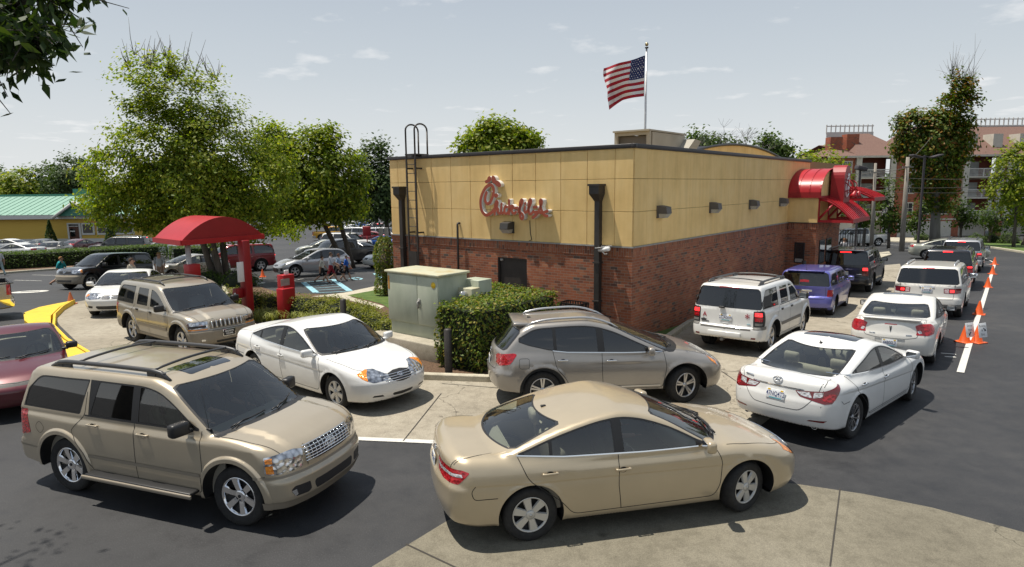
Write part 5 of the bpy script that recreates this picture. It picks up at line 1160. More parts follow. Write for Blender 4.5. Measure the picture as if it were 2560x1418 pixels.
# roof-top unit and curved parapet beyond
hv = empty('rooftop_unit', B2W(7.6, 3.5, HB - 0.28), BA, 'beige rooftop air handler with an open intake hood behind the parapet', 'air handler')
M_BEIGE = noisy('beige sheet metal', [(0.30, 0.28, 0.23), (0.38, 0.355, 0.30)], 1.5, 0.6)
m = MB();
for y in (-0.98, 0.98): m.box((-1.1, y, 0.62), (0.10, 0.20, 1.2))
m.box((-1.1, 0, 1.16), (0.10, 1.76, 0.14)); m.box((-0.95, 0, 0.55), (0.08, 1.9, 1.05), mat=1); m.box((0.3, -1.03, 0.6), (2.5, 0.08, 1.2)); m.box((0.3, 1.03, 0.6), (2.5, 0.08, 1.2)); m.box((0.2, 0, 1.25), (2.9, 2.2, 0.06)); m.box((1.5, 0, 0.6), (0.06, 2.0, 1.15)); m.build('casing', [M_BEIGE, M_GREYL], hv)
m = MB(); m.prism([(0.2, 0.15), (1.0, 0.15), (1.9, 0.95), (1.35, 1.0)], -0.5, 0.5, M=Matrix(((1, 0, 0), (0, 0, 1), (0, 1, 0))), c=(0.2, -1.2, 0.05)); m.build('intake_hood', M_BEIGE, hv); hv.scale = (1.1, 0.66, 0.98)
m = MB(); n = 18; vs = []
for t in np.linspace(-1, 1, n + 1): vs += [(20.0 + 6.2 * t * 0, 0, 0)] * 0 + [(11.0 + 0.0, 0, 0)] * 0
arc = [(16.5 + 7.0 * t, HB + 0.15 + 0.68 * (1 - t * t)) for t in np.linspace(-1, 1, n + 1)]
m.add([(a, 3.0, z) for a, z in arc] + [(a, 5.0, z) for a, z in arc] + [(a, 3.0, HB - 0.5) for a, z in arc], [(i, i + 1, n + 2 + i, n + 1 + i) for i in range(n)], 1, True)
m.f += [[i, 2 * n + 2 + i, 2 * n + 3 + i, i + 1] for i in range(n)]; m.m += [0] * n; m.sm += [False] * n
m.tube([(a, 2.98, z + 0.02) for a, z in arc], 0.06, 6, mat=1); m.build('curved_parapet', [M_STUCCO, M_COPING], rest)
# flag and pole
fp = empty('flagpole', at_y(1611, 420, 33.5) * 1.0, 0, 'silver flagpole with a ball finial rising behind the roof', 'flagpole'); fz = at_y(1611, 118, 33.5).z; b0 = fp.location.copy(); fp.location = (b0.x, b0.y, float(land(b0.x, b0.y))); H_ = fz - fp.location.z
m = MB(); m.tube([(0, 0, 0), (0, 0, H_ * 0.6), (0, 0, H_)], [0.075, 0.062, 0.04], 12); m.build('pole', noisy('brushed aluminium', [(0.42, 0.42, 0.42), (0.58, 0.58, 0.58)], 5, 0.4, metal=0.6), fp)
m = MB(); m.lathe([(0, -0.09)] + [(0.09 * math.cos(t), 0.09 * math.sin(t)) for t in np.linspace(-1.4, 1.5, 9)] + [(0, 0.09)], c=(0, 0, H_ + 0.13), n=16); m.lathe([(0.0, 0), (0.09, 0.0), (0.09, -0.05), (0.04, -0.07)], c=(0, 0, H_ + 0.0), n=12, mat=1); m.build('finial', [mat('gold ball', (0.45, 0.38, 0.22), 0.3, 0.8), CM['black']], fp)
def flag():
	hh, ll = 1.95, 2.9; nu, nv = 66, 52; zt = at_y(1609, 139, 33.5).z; vs = []; fs = []; mi = []
	M3 = [mat('flag red', (0.36, 0.010, 0.025), 0.8), mat('flag white', (0.72, 0.72, 0.72), 0.8), mat('flag blue', (0.018, 0.028, 0.11), 0.8)]
	for i in range(nu + 1):
		u = i / nu
		for j in range(nv + 1):
			v = j / nv
			x = -u * ll * 0.66 - 0.10 * u * v; z = zt - v * hh * (1 - 0.06 * u) - 0.62 * u ** 1.25 - 0.10 * math.sin(u * 5 + v * 2.0) * u
			y = 0.32 * math.sin(u * 8.5 + v * 2.2) * (0.25 + u) + 0.10 * math.sin(u * 15 - v * 4) * u
			x += 0.10 * math.sin(v * 6 + u * 4) * u
			if u > 0.55 and v > 0.75: z -= (u - 0.55) * (v - 0.75) * 1.2; x += (u - 0.55) * (v - 0.75) * 2.2
			vs.append((x, y, z))
	stars = [((r + 1) / 10.0, (c * 2 + 1 + (r % 2)) / 12.0) for r in range(9) for c in range(6 - (r % 2))]
	for i in range(nu):
		for j in range(nv):
			u, v = (i + 0.5) / nu, (j + 0.5) / nv; k = 0 if int(v * 13) % 2 == 0 else 1
			if u < 0.40 and v < 7 / 13:
				k = 2; uu, vv = u / 0.40, v / (7 / 13)
				if any(abs(vv - a) < 0.021 and abs(uu - b) < 0.021 for a, b in stars): k = 1
			fs.append((i * (nv + 1) + j, (i + 1) * (nv + 1) + j, (i + 1) * (nv + 1) + j + 1, i * (nv + 1) + j + 1)); mi.append(k)
	m = MB(); m.v = vs; m.f = [list(f) for f in fs]; m.m = mi; m.sm = [True] * len(fs); o = m.build('flag', M3); o.location = (b0.x - 0.07, b0.y, 0); tag(o, 'red white and blue striped flag with stars flying left from the silver pole', 'flag')
flag()
# ------------------------------------------------------------------ foliage
def leaf_mat(name, cols, trans=0.35):
	m = bpy.data.materials.new(name); m.use_nodes = True; nt = m.node_tree; nt.nodes.clear(); L = nt.links
	out = N(nt, 'ShaderNodeOutputMaterial'); g = N(nt, 'ShaderNodeNewGeometry'); r = ramp(nt, [(i / (len(cols) - 1), c) for i, c in enumerate(cols)], g.outputs['Random Per Island'])
	d = N(nt, 'ShaderNodeBsdfPrincipled'); d.inputs['Roughness'].default_value = 0.55; d.inputs['Specular IOR Level'].default_value = 0.35; L.new(r.outputs[0], d.inputs['Base Color'])
	t = N(nt, 'ShaderNodeBsdfTranslucent'); h = N(nt, 'ShaderNodeMixRGB', blend_type='MULTIPLY'); h.inputs[0].default_value = 1.0; L.new(r.outputs[0], h.inputs[1]); h.inputs[2].default_value = (1.25, 1.35, 0.55, 1); L.new(h.outputs[0], t.inputs[0])
	mx = N(nt, 'ShaderNodeMixShader'); mx.inputs[0].default_value = trans; L.new(d.outputs[0], mx.inputs[1]); L.new(t.outputs[0], mx.inputs[2]); L.new(mx.outputs[0], out.inputs[0]); return m
LF_MAPLE = leaf_mat('maple leaves', [(0.09, 0.14, 0.012), (0.16, 0.23, 0.016), (0.26, 0.31, 0.025), (0.36, 0.35, 0.035)], 0.5); LF_DARK = leaf_mat('dark leaves', [(0.035, 0.07, 0.010), (0.065, 0.11, 0.014), (0.10, 0.15, 0.02)], 0.4)
LF_PINE = leaf_mat('blue green needles', [(0.035, 0.065, 0.018), (0.06, 0.10, 0.028), (0.09, 0.13, 0.035)], 0.3); LF_HEDGE = leaf_mat('clipped hedge leaves', [(0.05, 0.09, 0.010), (0.10, 0.16, 0.016), (0.17, 0.22, 0.022), (0.27, 0.20, 0.03)], 0.35)
LF_SHRUB = leaf_mat('yellow green shrub leaves', [(0.10, 0.13, 0.014), (0.18, 0.20, 0.02), (0.28, 0.27, 0.03)], 0.4); LF_IVY = leaf_mat('trumpet vine leaves', [(0.045, 0.08, 0.012), (0.085, 0.14, 0.016), (0.15, 0.20, 0.025), (0.30, 0.11, 0.02)], 0.4)
LF_LIRI = leaf_mat('striped grass blades', [(0.22, 0.25, 0.05), (0.38, 0.38, 0.12), (0.12, 0.17, 0.03)], 0.35); LF_RED = leaf_mat('red barberry leaves', [(0.16, 0.015, 0.02), (0.28, 0.03, 0.03)], 0.3); LF_NEAR = leaf_mat('near leaves', [(0.016, 0.035, 0.008), (0.03, 0.06, 0.010), (0.055, 0.085, 0.014)], 0.3)
BARK = noisy('bark', [(0.05, 0.042, 0.034), (0.09, 0.075, 0.06), (0.13, 0.11, 0.09)], 6, 0.95, bump=0.7, bscale=30, stretch=(1, 1, 0.25), bdist=0.03); BARKG = noisy('grey bark', [(0.13, 0.12, 0.105), (0.21, 0.20, 0.18)], 4, 0.95, stretch=(1, 1, 0.2))
def leaves(name, C, size, mt, parent=None, aspect=0.62, up=0.25, outward=None, kind=None, droop=0.0, loc=(0, 0, 0), rng=RNG):
	"""many leaf-sized faces, one pointed face per leaf, centred at C"""
	C = np.asarray(C, float); n = len(C); Nn = rng.normal(size=(n, 3)); Nn[:, 2] = np.abs(Nn[:, 2]) + up
	if outward is not None: Nn = Nn * 0.7 + outward * 0.9
	Nn /= np.linalg.norm(Nn, axis=1, keepdims=True); T = rng.normal(size=(n, 3)); T[:, 2] -= droop; T -= Nn * (T * Nn).sum(1, keepdims=True); T /= np.linalg.norm(T, axis=1, keepdims=True); B = np.cross(Nn, T)
	s = (size * rng.uniform(0.6, 1.25, n))[:, None]; a = aspect
	V = np.stack([C - T * s * 0.5, C + B * s * a * 0.5 - T * s * 0.05, C + T * s * 0.55, C - B * s * a * 0.5 - T * s * 0.05], 1).reshape(-1, 3)
	me = bpy.data.meshes.new(name); me.vertices.add(4 * n); me.vertices.foreach_set('co', V.ravel()); me.loops.add(4 * n); me.loops.foreach_set('vertex_index', np.arange(4 * n, dtype=np.int32)); me.polygons.add(n)
	me.polygons.foreach_set('loop_start', np.arange(0, 4 * n, 4, dtype=np.int32)); me.update(calc_edges=True); me.materials.append(mt)
	o = bpy.data.objects.new(name, me); link(o, parent); o.location = loc
	if kind: o['kind'] = kind
	return o
def blob_clumps(lobes, n, rng, fill=0.45):
	"""clump centres in the lobes (centre, radii), more of them near the surface"""
	vol = np.array([l[1][0] * l[1][1] * l[1][2] for l in lobes]) ** 0.8; k = rng.choice(len(lobes), n, p=vol / vol.sum()); D = rng.normal(size=(n, 3)); D /= np.linalg.norm(D, axis=1, keepdims=True)
	r = rng.uniform(fill, 1.0, n)[:, None] ** 0.6; c = np.array([lobes[i][0] for i in k]); R = np.array([lobes[i][1] for i in k]); return c + D * R * r, D
def tree(name, lbl, base, lobes, nclump, per, clump_r, leaf, mt, group=None, trunk_r=0.2, stems=1, bark=None, limbs=26, seed=1, cat='tree', fill=0.45, bare=0, aspect=0.62, gaps=0.25, top=None):
	rng = np.random.default_rng(seed); base = Vector(base); root = empty(name, base, 0, lbl, cat, group); b = np.array(base)
	C, D = blob_clumps(lobes, nclump, rng, fill); keep = np.ones(len(C), bool)
	if gaps > 0:                                                    # knock out pockets so the sky shows through
		hol = C[rng.choice(len(C), max(3, int(len(C) * 0.05)))]
		for h in hol: keep &= np.linalg.norm(C - h, axis=1) > clump_r * (1.0 + gaps * 2)
		keep |= rng.random(len(C)) < 0.25
	C = C[keep]; P = np.repeat(C, per, 0) + rng.normal(size=(len(C) * per, 3)) * clump_r * np.array([1, 1, 0.75]) * np.repeat(rng.uniform(0.5, 1.1, len(C)), per)[:, None]
	ctr = np.mean([l[0] for l in lobes], 0); out = P - ctr; out /= np.maximum(np.linalg.norm(out, axis=1, keepdims=True), 1e-6)
	m = MB(); zc = np.mean([l[0][2] for l in lobes]); zl = min(l[0][2] - l[1][2] for l in lobes)
	fork = []
	for s in range(stems):
		a = 2 * math.pi * s / max(stems, 1) + 0.5; off = np.array([math.cos(a), math.sin(a), 0]) * (trunk_r * 0.9 if stems > 1 else 0)
		tp = np.array([ctr[0], ctr[1], zc]) + np.array([math.cos(a), math.sin(a), 0]) * (0.9 if stems > 1 else 0.0) + np.array([0, 0, 0.0]); p0 = b + off - np.array([0, 0, 0.15]); pts = [p0 + (tp - p0) * t + np.array([rng.normal() * 0.06 * t, rng.normal() * 0.06 * t, 0]) * (1 if t < 1 else 0) for t in np.linspace(0, 1, 7)]
		m.tube([Vector(q - b) for q in pts], [trunk_r * k for k in np.linspace(1.0 if stems == 1 else 0.75, 0.35, 7)], 9); fork += pts[3:]
	for i in rng.choice(len(C), min(limbs, len(C)), replace=False):
		f = fork[rng.integers(len(fork))]; q = C[i]; mid = (f + q) / 2 + np.array([0, 0, 0.12 * np.linalg.norm(q - f)]) + rng.normal(size=3) * 0.1
		m.tube([Vector(f - b), Vector(mid - b), Vector(q - b)], [trunk_r * 0.30, trunk_r * 0.16, trunk_r * 0.05], 5)
	m.build('trunk', bark or BARK, root)
	if bare:
		tw = MB(); hi = C[np.argsort(-C[:, 2] + rng.normal(size=len(C)) * 0.5)][:bare]
		for q in hi:
			for _ in range(5):
				e = q + np.array([rng.normal() * 0.35, rng.normal() * 0.35, abs(rng.normal()) * 0.6 + 0.3]) * (top or 1.0); tw.tube([Vector(q - b), Vector((q + e) / 2 - b + rng.normal(size=3) * 0.06), Vector(e - b)], [0.02, 0.013, 0.006], 4)
		tw.build('bare_twigs', BARKG, root)
	leaves('crown', P - b, leaf, mt, root, aspect=aspect, outward=out, rng=rng); return root
def lobes_px(l, y, dy=None, ys=1.0):
	out = []
	for q in l:
		px, py, rx, ry = q[:4]; yy = y + (q[4] if len(q) > 4 else 0); c = at_y(px, py, yy); k = yy / F0; out.append((np.array(c), np.array([rx * k, (rx + ry) / 2 * k * ys, ry * k])))
	return out
T1 = [(345, 215, 55, 80), (430, 235, 70, 95), (515, 265, 65, 85), (405, 360, 120, 100), (300, 440, 80, 80, -1), (540, 390, 120, 110), (600, 310, 26, 55), (470, 500, 180, 90), (325, 520, 100, 60, -1), (650, 460, 90, 95), (700, 400, 36, 70, 1), (255, 500, 50, 50), (590, 555, 110, 50), (470, 470, 140, 80, 2), (715, 585, 50, 30, 3)]
p = at(556, 712); tree('maple_tree', 'large many stemmed green tree with bare twigs on top behind the order canopy', p, lobes_px(T1, p.y, ys=0.9), 1250, 66, 0.33, 0.17, LF_MAPLE, trunk_r=0.25, stems=4, seed=3, bare=16, limbs=40)
T2 = [(705, 390, 50, 60), (770, 380, 60, 55), (815, 345, 30, 28), (850, 440, 60, 70), (780, 480, 95, 80), (875, 420, 26, 36), (715, 520, 60, 50), (850, 520, 60, 45), (670, 350, 26, 40)]
tree('maple_tree', 'second green tree right of the large one, before the far lot', ground(at_y(872, 600, 44).x, 44), lobes_px(T2, 43, ys=0.9), 760, 50, 0.45, 0.26, LF_MAPLE, trunk_r=0.26, stems=2, seed=5, limbs=26)
T3 = [(945, 395, 42, 45), (955, 440, 60, 50), (950, 500, 62, 50), (935, 535, 60, 24), (985, 470, 40, 60)]
tree('oak_tree', 'dark blue green tree beside the left end of the restaurant', ground(at_y(972, 560, 74).x, 74), lobes_px(T3, 74, ys=0.8), 520, 32, 0.75, 0.46, LF_PINE, trunk_r=0.32, seed=6)
T4 = [(1245, 345, 70, 45), (1300, 360, 50, 36), (1190, 370, 50, 34), (1245, 400, 100, 40)]
tree('oak_tree', 'round dense green tree top showing above the restaurant roof', ground(at_y(1245, 480, 62).x, 62), lobes_px(T4, 62, ys=0.9), 460, 36, 0.55, 0.42, LF_MAPLE, trunk_r=0.35, seed=8, gaps=0.1)
BK = 'trees beyond the restaurant roof'
tree('oak_tree', 'low dark tree behind the rooftop unit below the leafless one', ground(at_y(1760, 470, 95).x, 95), lobes_px([(1750, 360, 45, 26), (1800, 375, 70, 24)], 95), 200, 24, 0.9, 0.5, LF_DARK, BK, trunk_r=0.3, seed=11)
tree('oak_tree', 'small dark tree top right of the curved parapet', ground(at_y(1925, 470, 88).x, 88), lobes_px([(1920, 362, 30, 26), (1945, 385, 36, 30)], 88), 160, 24, 0.7, 0.45, LF_DARK, BK, trunk_r=0.3, seed=12)
tree('oak_tree', 'olive tree just left of the red awnings, before the apartment block', ground(at_y(2050, 520, 66).x, 66), lobes_px([(2050, 410, 45, 36), (2075, 450, 36, 50), (2020, 400, 30, 20), (2070, 510, 40, 40)], 66), 260, 24, 0.55, 0.36, LF_MAPLE, BK, trunk_r=0.25, seed=13)
def bare_tree(name, lbl, base, h, spread, seed, group=None):
	rng = np.random.default_rng(seed); root = empty(name, base, 0, lbl, 'tree', group); m = MB()
	def grow(p, d, l, r, k):
		e = p + d * l; mid = (p + e) / 2 + Vector(rng.normal(size=3)) * l * 0.08; m.tube([p, mid, e], [r, r * 0.85, r * 0.65], 5, caps=False)
		if k == 0: return
		for _ in range(3 if k > 1 else 4):
			nd = (d + Vector(rng.normal(size=3)) * spread); nd.z = abs(nd.z) * 0.8 + 0.15; grow(e, nd.normalized(), l * rng.uniform(0.55, 0.8), r * 0.58, k - 1)
	grow(Vector((0, 0, 0)), Vector((0, 0, 1)), h * 0.42, h * 0.018, 5); m.build('trunk', BARKG, root); return root
bare_tree('leafless_tree', 'leafless grey tree behind the rooftop unit', ground(at_y(1795, 470, 84).x, 84), 12.2, 0.55, 4, BK)
# apartment side
IV = [(2398, 222, 36, 40), (2395, 275, 48, 52), (2350, 315, 60, 42), (2280, 320, 44, 38), (2262, 300, 24, 20), (2310, 370, 70, 46), (2365, 375, 62, 48), (2335, 435, 60, 50), (2345, 490, 36, 40), (2400, 330, 30, 40)]
b_ = at_y(2338, 600, 62); tree('ivy_tree', 'tall leaning tree smothered in flowering vine, with bare top twigs', ground(b_.x, 62), lobes_px(IV, 62, ys=0.7), 900, 34, 0.42, 0.32, LF_IVY, trunk_r=0.5, seed=21, bare=15, bark=BARKG, top=2.0)
AT = 'trees in front of the apartment block'
for i, (l, y, lb, mt, nm) in enumerate([([(2225, 470, 26, 40), (2220, 530, 40, 40), (2235, 560, 40, 24)], 60, 'young dark tree between the two wooden utility poles', LF_DARK, 'pine_tree'), ([(2150, 510, 18, 40), (2160, 545, 26, 30)], 66, 'thin young tree right behind the red awning tip', LF_DARK, 'pine_tree'),
		([(2400, 520, 40, 36), (2420, 555, 60, 26)], 64, 'low layered tree right of the vine covered trunk', LF_DARK, 'pine_tree'), ([(2300, 530, 26, 40), (2290, 560, 30, 26)], 66, 'dark young tree left of the vine covered trunk', LF_DARK, 'pine_tree'), ([(2475, 530, 50, 40), (2500, 560, 50, 24)], 68, 'dark spreading tree below the right balconies', LF_DARK, 'pine_tree'),
		([(2540, 420, 50, 60), (2515, 470, 44, 50), (2570, 500, 60, 60), (2560, 380, 40, 30)], 58, 'broad green tree at the right edge of the picture', LF_MAPLE, 'oak_tree'), ([(2560, 545, 50, 40), (2610, 520, 60, 60)], 62, 'dark low tree at the lower right edge by the clipped bushes', LF_DARK, 'oak_tree')]):
	tree(nm, lb, ground(at_y(l[0][0], 560, y).x, y), lobes_px([(q[0], q[1], q[2] * (1 if len(l) > 3 else 0.7), q[3] * (1 if len(l) > 3 else 0.8)) for q in l], y, ys=0.8), (70 if len(l) > 3 else 26) * len(l), 24, 0.36, 0.28, mt, AT, trunk_r=0.16, seed=30 + i)
# distant woods, one tree at a time
for i, (px, py, r, y, mt, lb) in enumerate([(175, 425, 42, 120, LF_PINE, 'tall dark tree peak above the green roof'), (120, 450, 40, 130, LF_DARK, 'mid height dark tree left of the tall peak above the green roof'), (45, 465, 42, 125, LF_MAPLE, 'light green tree above the left half of the green roof'), (0, 470, 36, 135, LF_DARK, 'dark tree at the far left edge above the green roof'), (225, 470, 34, 140, LF_DARK, 'low dark tree just left of the large many stemmed tree'),
		(-40, 450, 50, 128, LF_DARK, 'tree beyond the left edge above the green roof')]):
	c = at_y(px, py, y); k = y / F0; tree('oak_tree', lb, ground(c.x, y), [(np.array(c), np.array([r * k, r * k, r * k])), (np.array(c) + np.array([r * k * 0.5, 0, -r * k * 0.7]), np.array([r * k * 1.1, r * k, r * k * 0.7])), (np.array(c) + np.array([-r * k * 0.6, 0, -r * k * 0.8]), np.array([r * k, r * k, r * k * 0.7]))], 200, 24, 1.0, 0.62, mt, 'trees beyond the green roof', trunk_r=0.4, seed=50 + i)
def woods():
	rng = np.random.default_rng(9); Cs = []
	for k in range(150):
		x = rng.uniform(-260, 260); y = rng.uniform(165, 210); h = rng.uniform(7, 11.5) + (2 if x > 60 else 0); c = np.array([x, y, float(land(x, y)) + h * 0.5]); D = rng.normal(size=(170, 3)); D /= np.linalg.norm(D, axis=1, keepdims=True); Cs.append(c + D * np.array([5.5, 4, h * 0.55]) * rng.uniform(0.5, 1, (170, 1)))
	C = np.concatenate(Cs); leaves('far_woods', C, 1.5, LF_PINE, kind='stuff', rng=rng)
woods()
# overhanging branch of a tree standing left of the view
def near_tree():
	base = ground(-9.2, 6.4); rng = np.random.default_rng(77); root = empty('overhanging_tree', base, 0, 'near tree whose drooping leafy branches hang into the top left corner', 'tree'); b = np.array(base); m = MB()
	m.tube([Vector((0, 0, -0.2)), Vector((0.1, 0, 2.5)), Vector((0.5, -0.1, 5.2)), Vector((1.2, -0.2, 7.0))], [0.24, 0.20, 0.15, 0.08], 10); tips = []
	def limb(pts, n, sp, r0):
		P = [np.array(q) for q in pts]; m.tube([Vector(q - b) for q in P], [r0 * (1 - 0.8 * i / (len(P) - 1)) for i in range(len(P))], 6)
		for i in range(n):
			t = rng.uniform(0.15, 1) * (len(P) - 1); k = min(int(t), len(P) - 2); q = P[k] + (P[k + 1] - P[k]) * (t - k); e = q + rng.normal(size=3) * sp + np.array([sp * 0.5, 0, -sp * 0.35]); m.tube([Vector(q - b), Vector((q + e) / 2 - b + np.array([0, 0, 0.03])), Vector(e - b)], [0.008, 0.006, 0.003], 4, caps=False)
			for _ in range(9): tips.append(q + (e - q) * rng.uniform(0.2, 1.1) + rng.normal(size=3) * 0.045)
	o = b + np.array([0.5, -0.1, 5.2]); y = 5.6
	limb([o, np.array(at_y(-140, 75, y)), np.array(at_y(-20, 45, y)), np.array(at_y(40, 10, y)), np.array(at_y(110, -8, y)), np.array(at_y(170, -24, y))], 55, 0.16, 0.05)
	limb([o, np.array(at_y(-160, 140, y - .3)), np.array(at_y(-20, 88, y - .3)), np.array(at_y(30, 92, y - .3)), np.array(at_y(75, 97, y - .3)), np.array(at_y(120, 100, y - .3))], 50, 0.11, 0.04)
	limb([o, np.array(at_y(-160, 100, y + .3)), np.array(at_y(-50, 70, y + .3)), np.array(at_y(20, 80, y + .3)), np.array(at_y(70, 62, y + .3))], 60, 0.17, 0.03)
	limb([o, np.array(at_y(-120, 165, y)), np.array(at_y(-30, 140, y)), np.array(at_y(10, 160, y))], 26, 0.14, 0.03)
	C, D = blob_clumps([(b + np.array([0.6, 0.4, 7.6]), np.array([1.5, 1.6, 1.0])), (b + np.array([-0.5, 0.2, 7.0]), np.array([2.0, 2.0, 1.6])), (b + np.array([0.6, -2.6, 7.0]), np.array([1.4, 1.4, 1.0]))], 24, rng); Q = np.repeat(C, 34, 0) + rng.normal(size=(len(C) * 34, 3)) * 0.28
	for c in C[:20]: m.tube([Vector(np.array([0.9, -0.15, 6.3])), Vector(c - b)], [0.05, 0.012], 5)
	m.build('trunk', BARK, root); leaves('crown', np.concatenate([np.array(tips), Q]) - b, 0.135, LF_NEAR, root, aspect=0.42, up=0.0, droop=1.3, rng=rng)
near_tree()
# hedges and shrubs
def hedge(name, lbl, outline, h, leaf, n, mt, group=None, round_=0.12, base_z=None, seed=1, cat='hedge'):
	"""clipped hedge: outline in (x, y), leaves over its faces, a dark core coloured as the shade inside"""
	rng = np.random.default_rng(seed); p = np.array([q[:2] for q in outline], float); c = p.mean(0); z0 = float(land(*c)) if base_z is None else base_z; root = empty(name, (c[0], c[1], z0), 0, lbl, cat, group); q = p - c; k = len(q)
	m = MB(); inn = q * 0.90; m.prism([tuple(v) for v in inn], 0.02, h * 0.90); m.v = [(v[0], v[1], v[2] + float(land(v[0] + c[0], v[1] + c[1])) - z0) for v in m.v]; m.build('stems', mat('hedge shade', (0.012, 0.018, 0.006), 0.95), root)  # solid dark core: shade between the leaves put into its colour
	seg = np.linalg.norm(np.roll(q, -1, 0) - q, axis=1); per = seg.sum(); x, y = q[:, 0], q[:, 1]; area = abs(0.5 * np.sum(x * np.roll(y, -1) - np.roll(x, -1) * y)); ns = int(n * per * h / (per * h + area)); C = []; O = []
	sgn = 1 if np.sum(x * np.roll(y, -1) - np.roll(x, -1) * y) > 0 else -1
	for i in range(ns):
		j = rng.choice(k, p=seg / per); t = rng.random(); a, b = q[j], q[(j + 1) % k]; v = a + (b - a) * t; nn = np.array([(b - a)[1], -(b - a)[0]]) / seg[j] * sgn; z = rng.random() ** 0.85 * h; inset = round_ * max(0, (z - h * 0.75) / (h * 0.25)) ** 2 + round_ * 0.7 * max(0, (0.2 * h - z) / (0.2 * h)); w = v - nn * (inset + abs(rng.normal()) * 0.05) + nn * 0.02 * math.sin(v[0] * 9 + z * 7); C.append((w[0], w[1], z)); O.append((nn[0], nn[1], 0.25))
	while len(C) < n:
		u = q.min(0) + (q.max(0) - q.min(0)) * rng.random(2)
		if in_poly([tuple(v) for v in q], u[None])[0]: C.append((u[0], u[1], h + rng.normal() * 0.035 + 0.03 * math.sin(u[0] * 5) * math.cos(u[1] * 6) - abs(rng.normal()) * 0.03)); O.append((0, 0, 1.0))
	C = np.array(C); C[:, 2] += land(C[:, 0] + c[0], C[:, 1] + c[1]) - z0 if base_z is None else 0; leaves('foliage', C, leaf, mt, root, outward=np.array(O), rng=rng); return root
hb = [B2W(*q, 0) for q in [(-5.0, 2.28), (-4.9, 1.0), (-1.9, 0.95), (-1.6, 3.4), (-3.0, 3.3), (-3.1, 2.32)]]
hedge('clipped_hedge', 'large clipped green hedge between the green cabinet and the brick corner', hb, 1.52, 0.085, 9000, LF_HEDGE, seed=2, round_=0.2)
def shrub(name, lbl, c, rx, ry, h, leaf, n, mt, group=None, seed=1, cat='shrub'):
	rng = np.random.default_rng(seed); c = Vector(c); root = empty(name, c, 0, lbl, cat, group); D = rng.normal(size=(n, 3)); D /= np.linalg.norm(D, axis=1, keepdims=True); D[:, 2] = np.abs(D[:, 2]) ** 0.8; f = 1 + 0.14 * np.sin(D[:, 0] * 5 + seed) * np.cos(D[:, 1] * 6) + 0.06 * np.sin(D[:, 2] * 11 + seed); r = (rng.uniform(0.80, 1.03, n) * f)[:, None]; P = D * np.array([rx, ry, h]) * r
	m = MB(); m.lathe([(0.0, h * 0.8), (rx * 0.45, h * 0.72), (rx * 0.75, h * 0.4), (rx * 0.72, 0.0)], n=12); m.build('stems', mat('shrub shade', (0.014, 0.02, 0.007), 0.95), root); leaves('foliage', P, leaf, mt, root, outward=D, rng=rng); return root  # inner mound coloured as shade behind the leaves, no separate stems modelled
SG = 'row of mounded shrubs in the planting bed'
for i, (px, py, r, h) in enumerate([(585, 778, 0.62, 0.80), (640, 782, 0.60, 0.75), (688, 784, 0.55, 0.72), (762, 795, 0.66, 0.80), (806, 798, 0.58, 0.74), (848, 806, 0.60, 0.76), (884, 820, 0.58, 0.75), (918, 832, 0.56, 0.74), (950, 846, 0.55, 0.74), (978, 858, 0.50, 0.72), (835, 790, 0.55, 0.7), (905, 806, 0.55, 0.7)]):
	shrub('mounded_shrub', ['yellow green shrub at the canopy end of the row', 'yellow green shrub second from the canopy post', 'yellow green shrub between canopy post and red menu box', 'yellow green shrub just right of the red menu box', 'yellow green shrub second right of the red menu box', 'yellow green shrub third right of the red menu box, front line', 'yellow green shrub above the roof of the white turning sedan', 'yellow green shrub third from the green cabinet', 'yellow green shrub second from the green cabinet', 'yellow green shrub touching the green cabinet', 'yellow green shrub in the back line nearest the red menu box', 'yellow green shrub in the back line nearest the sidewalk'][i], at(px, py, 0.05), r, r * 0.85, h, 0.062, 1700, LF_SHRUB, SG, 60 + i)
def tuft(lbl, px, py, n, seed):
	rng = np.random.default_rng(seed); c = at(px, py, 0.06); m = MB()
	for i in range(n):
		a = rng.uniform(0, 2 * math.pi); l = rng.uniform(0.25, 0.48); o = Vector((rng.normal() * 0.16, rng.normal() * 0.12, 0)); d = Vector((math.cos(a), math.sin(a), 0)); s = Vector((-d.y, d.x, 0)) * 0.008; p1, p2, p3 = o, o + d * l * 0.35 + Vector((0, 0, l * 0.75)), o + d * l + Vector((0, 0, l * 0.55)); m.add([p1 - s, p1 + s, p2 + s, p2 - s, p3], [(0, 1, 2, 3), (3, 2, 4)], 0)
	o = m.build('grass_tuft', LF_LIRI); o.location = c; tag(o, lbl, 'grass tuft', 'yellow striped grass tufts at the order canopy')
for i, (px, py, lb) in enumerate([(648, 800, 'spiky yellow grass tuft right beside the red canopy post'), (668, 796, 'spiky yellow grass tuft midway between canopy post and menu box'), (690, 800, 'spiky yellow grass tuft against the red menu box'), (750, 806, 'spiky grass tuft right of the red menu box'), (790, 812, 'spiky grass tuft above the rear window of the white turning sedan'), (660, 806, 'front spiky grass tuft at the red canopy post foot')]): tuft(lb, px, py, 130, 80 + i)
pt = at(966, 742);
def topiary():
	rng = np.random.default_rng(5); root = empty('tall_shrub', pt, 0, 'tall narrow clipped shrub at the left corner of the restaurant', 'shrub'); n = 4200; a = rng.uniform(0, 2 * math.pi, n); z = rng.random(n) * 2.25 + 0.15; r = 0.42 * np.clip((2.5 - z) * 2.2, 0.2, 1) ** 0.5 * rng.uniform(0.8, 1.06, n) * (1 + 0.1 * np.sin(z * 5)); P = np.stack([np.cos(a) * r, np.sin(a) * r, z], 1); m = MB(); m.tube([(0, 0, -0.1), (0, 0, 2.2)], [0.09, 0.25], 8); m.build('trunk', BARK, root); leaves('foliage', P, 0.085, LF_HEDGE, root, outward=np.stack([np.cos(a), np.sin(a), 0 * a], 1), rng=rng)
topiary()
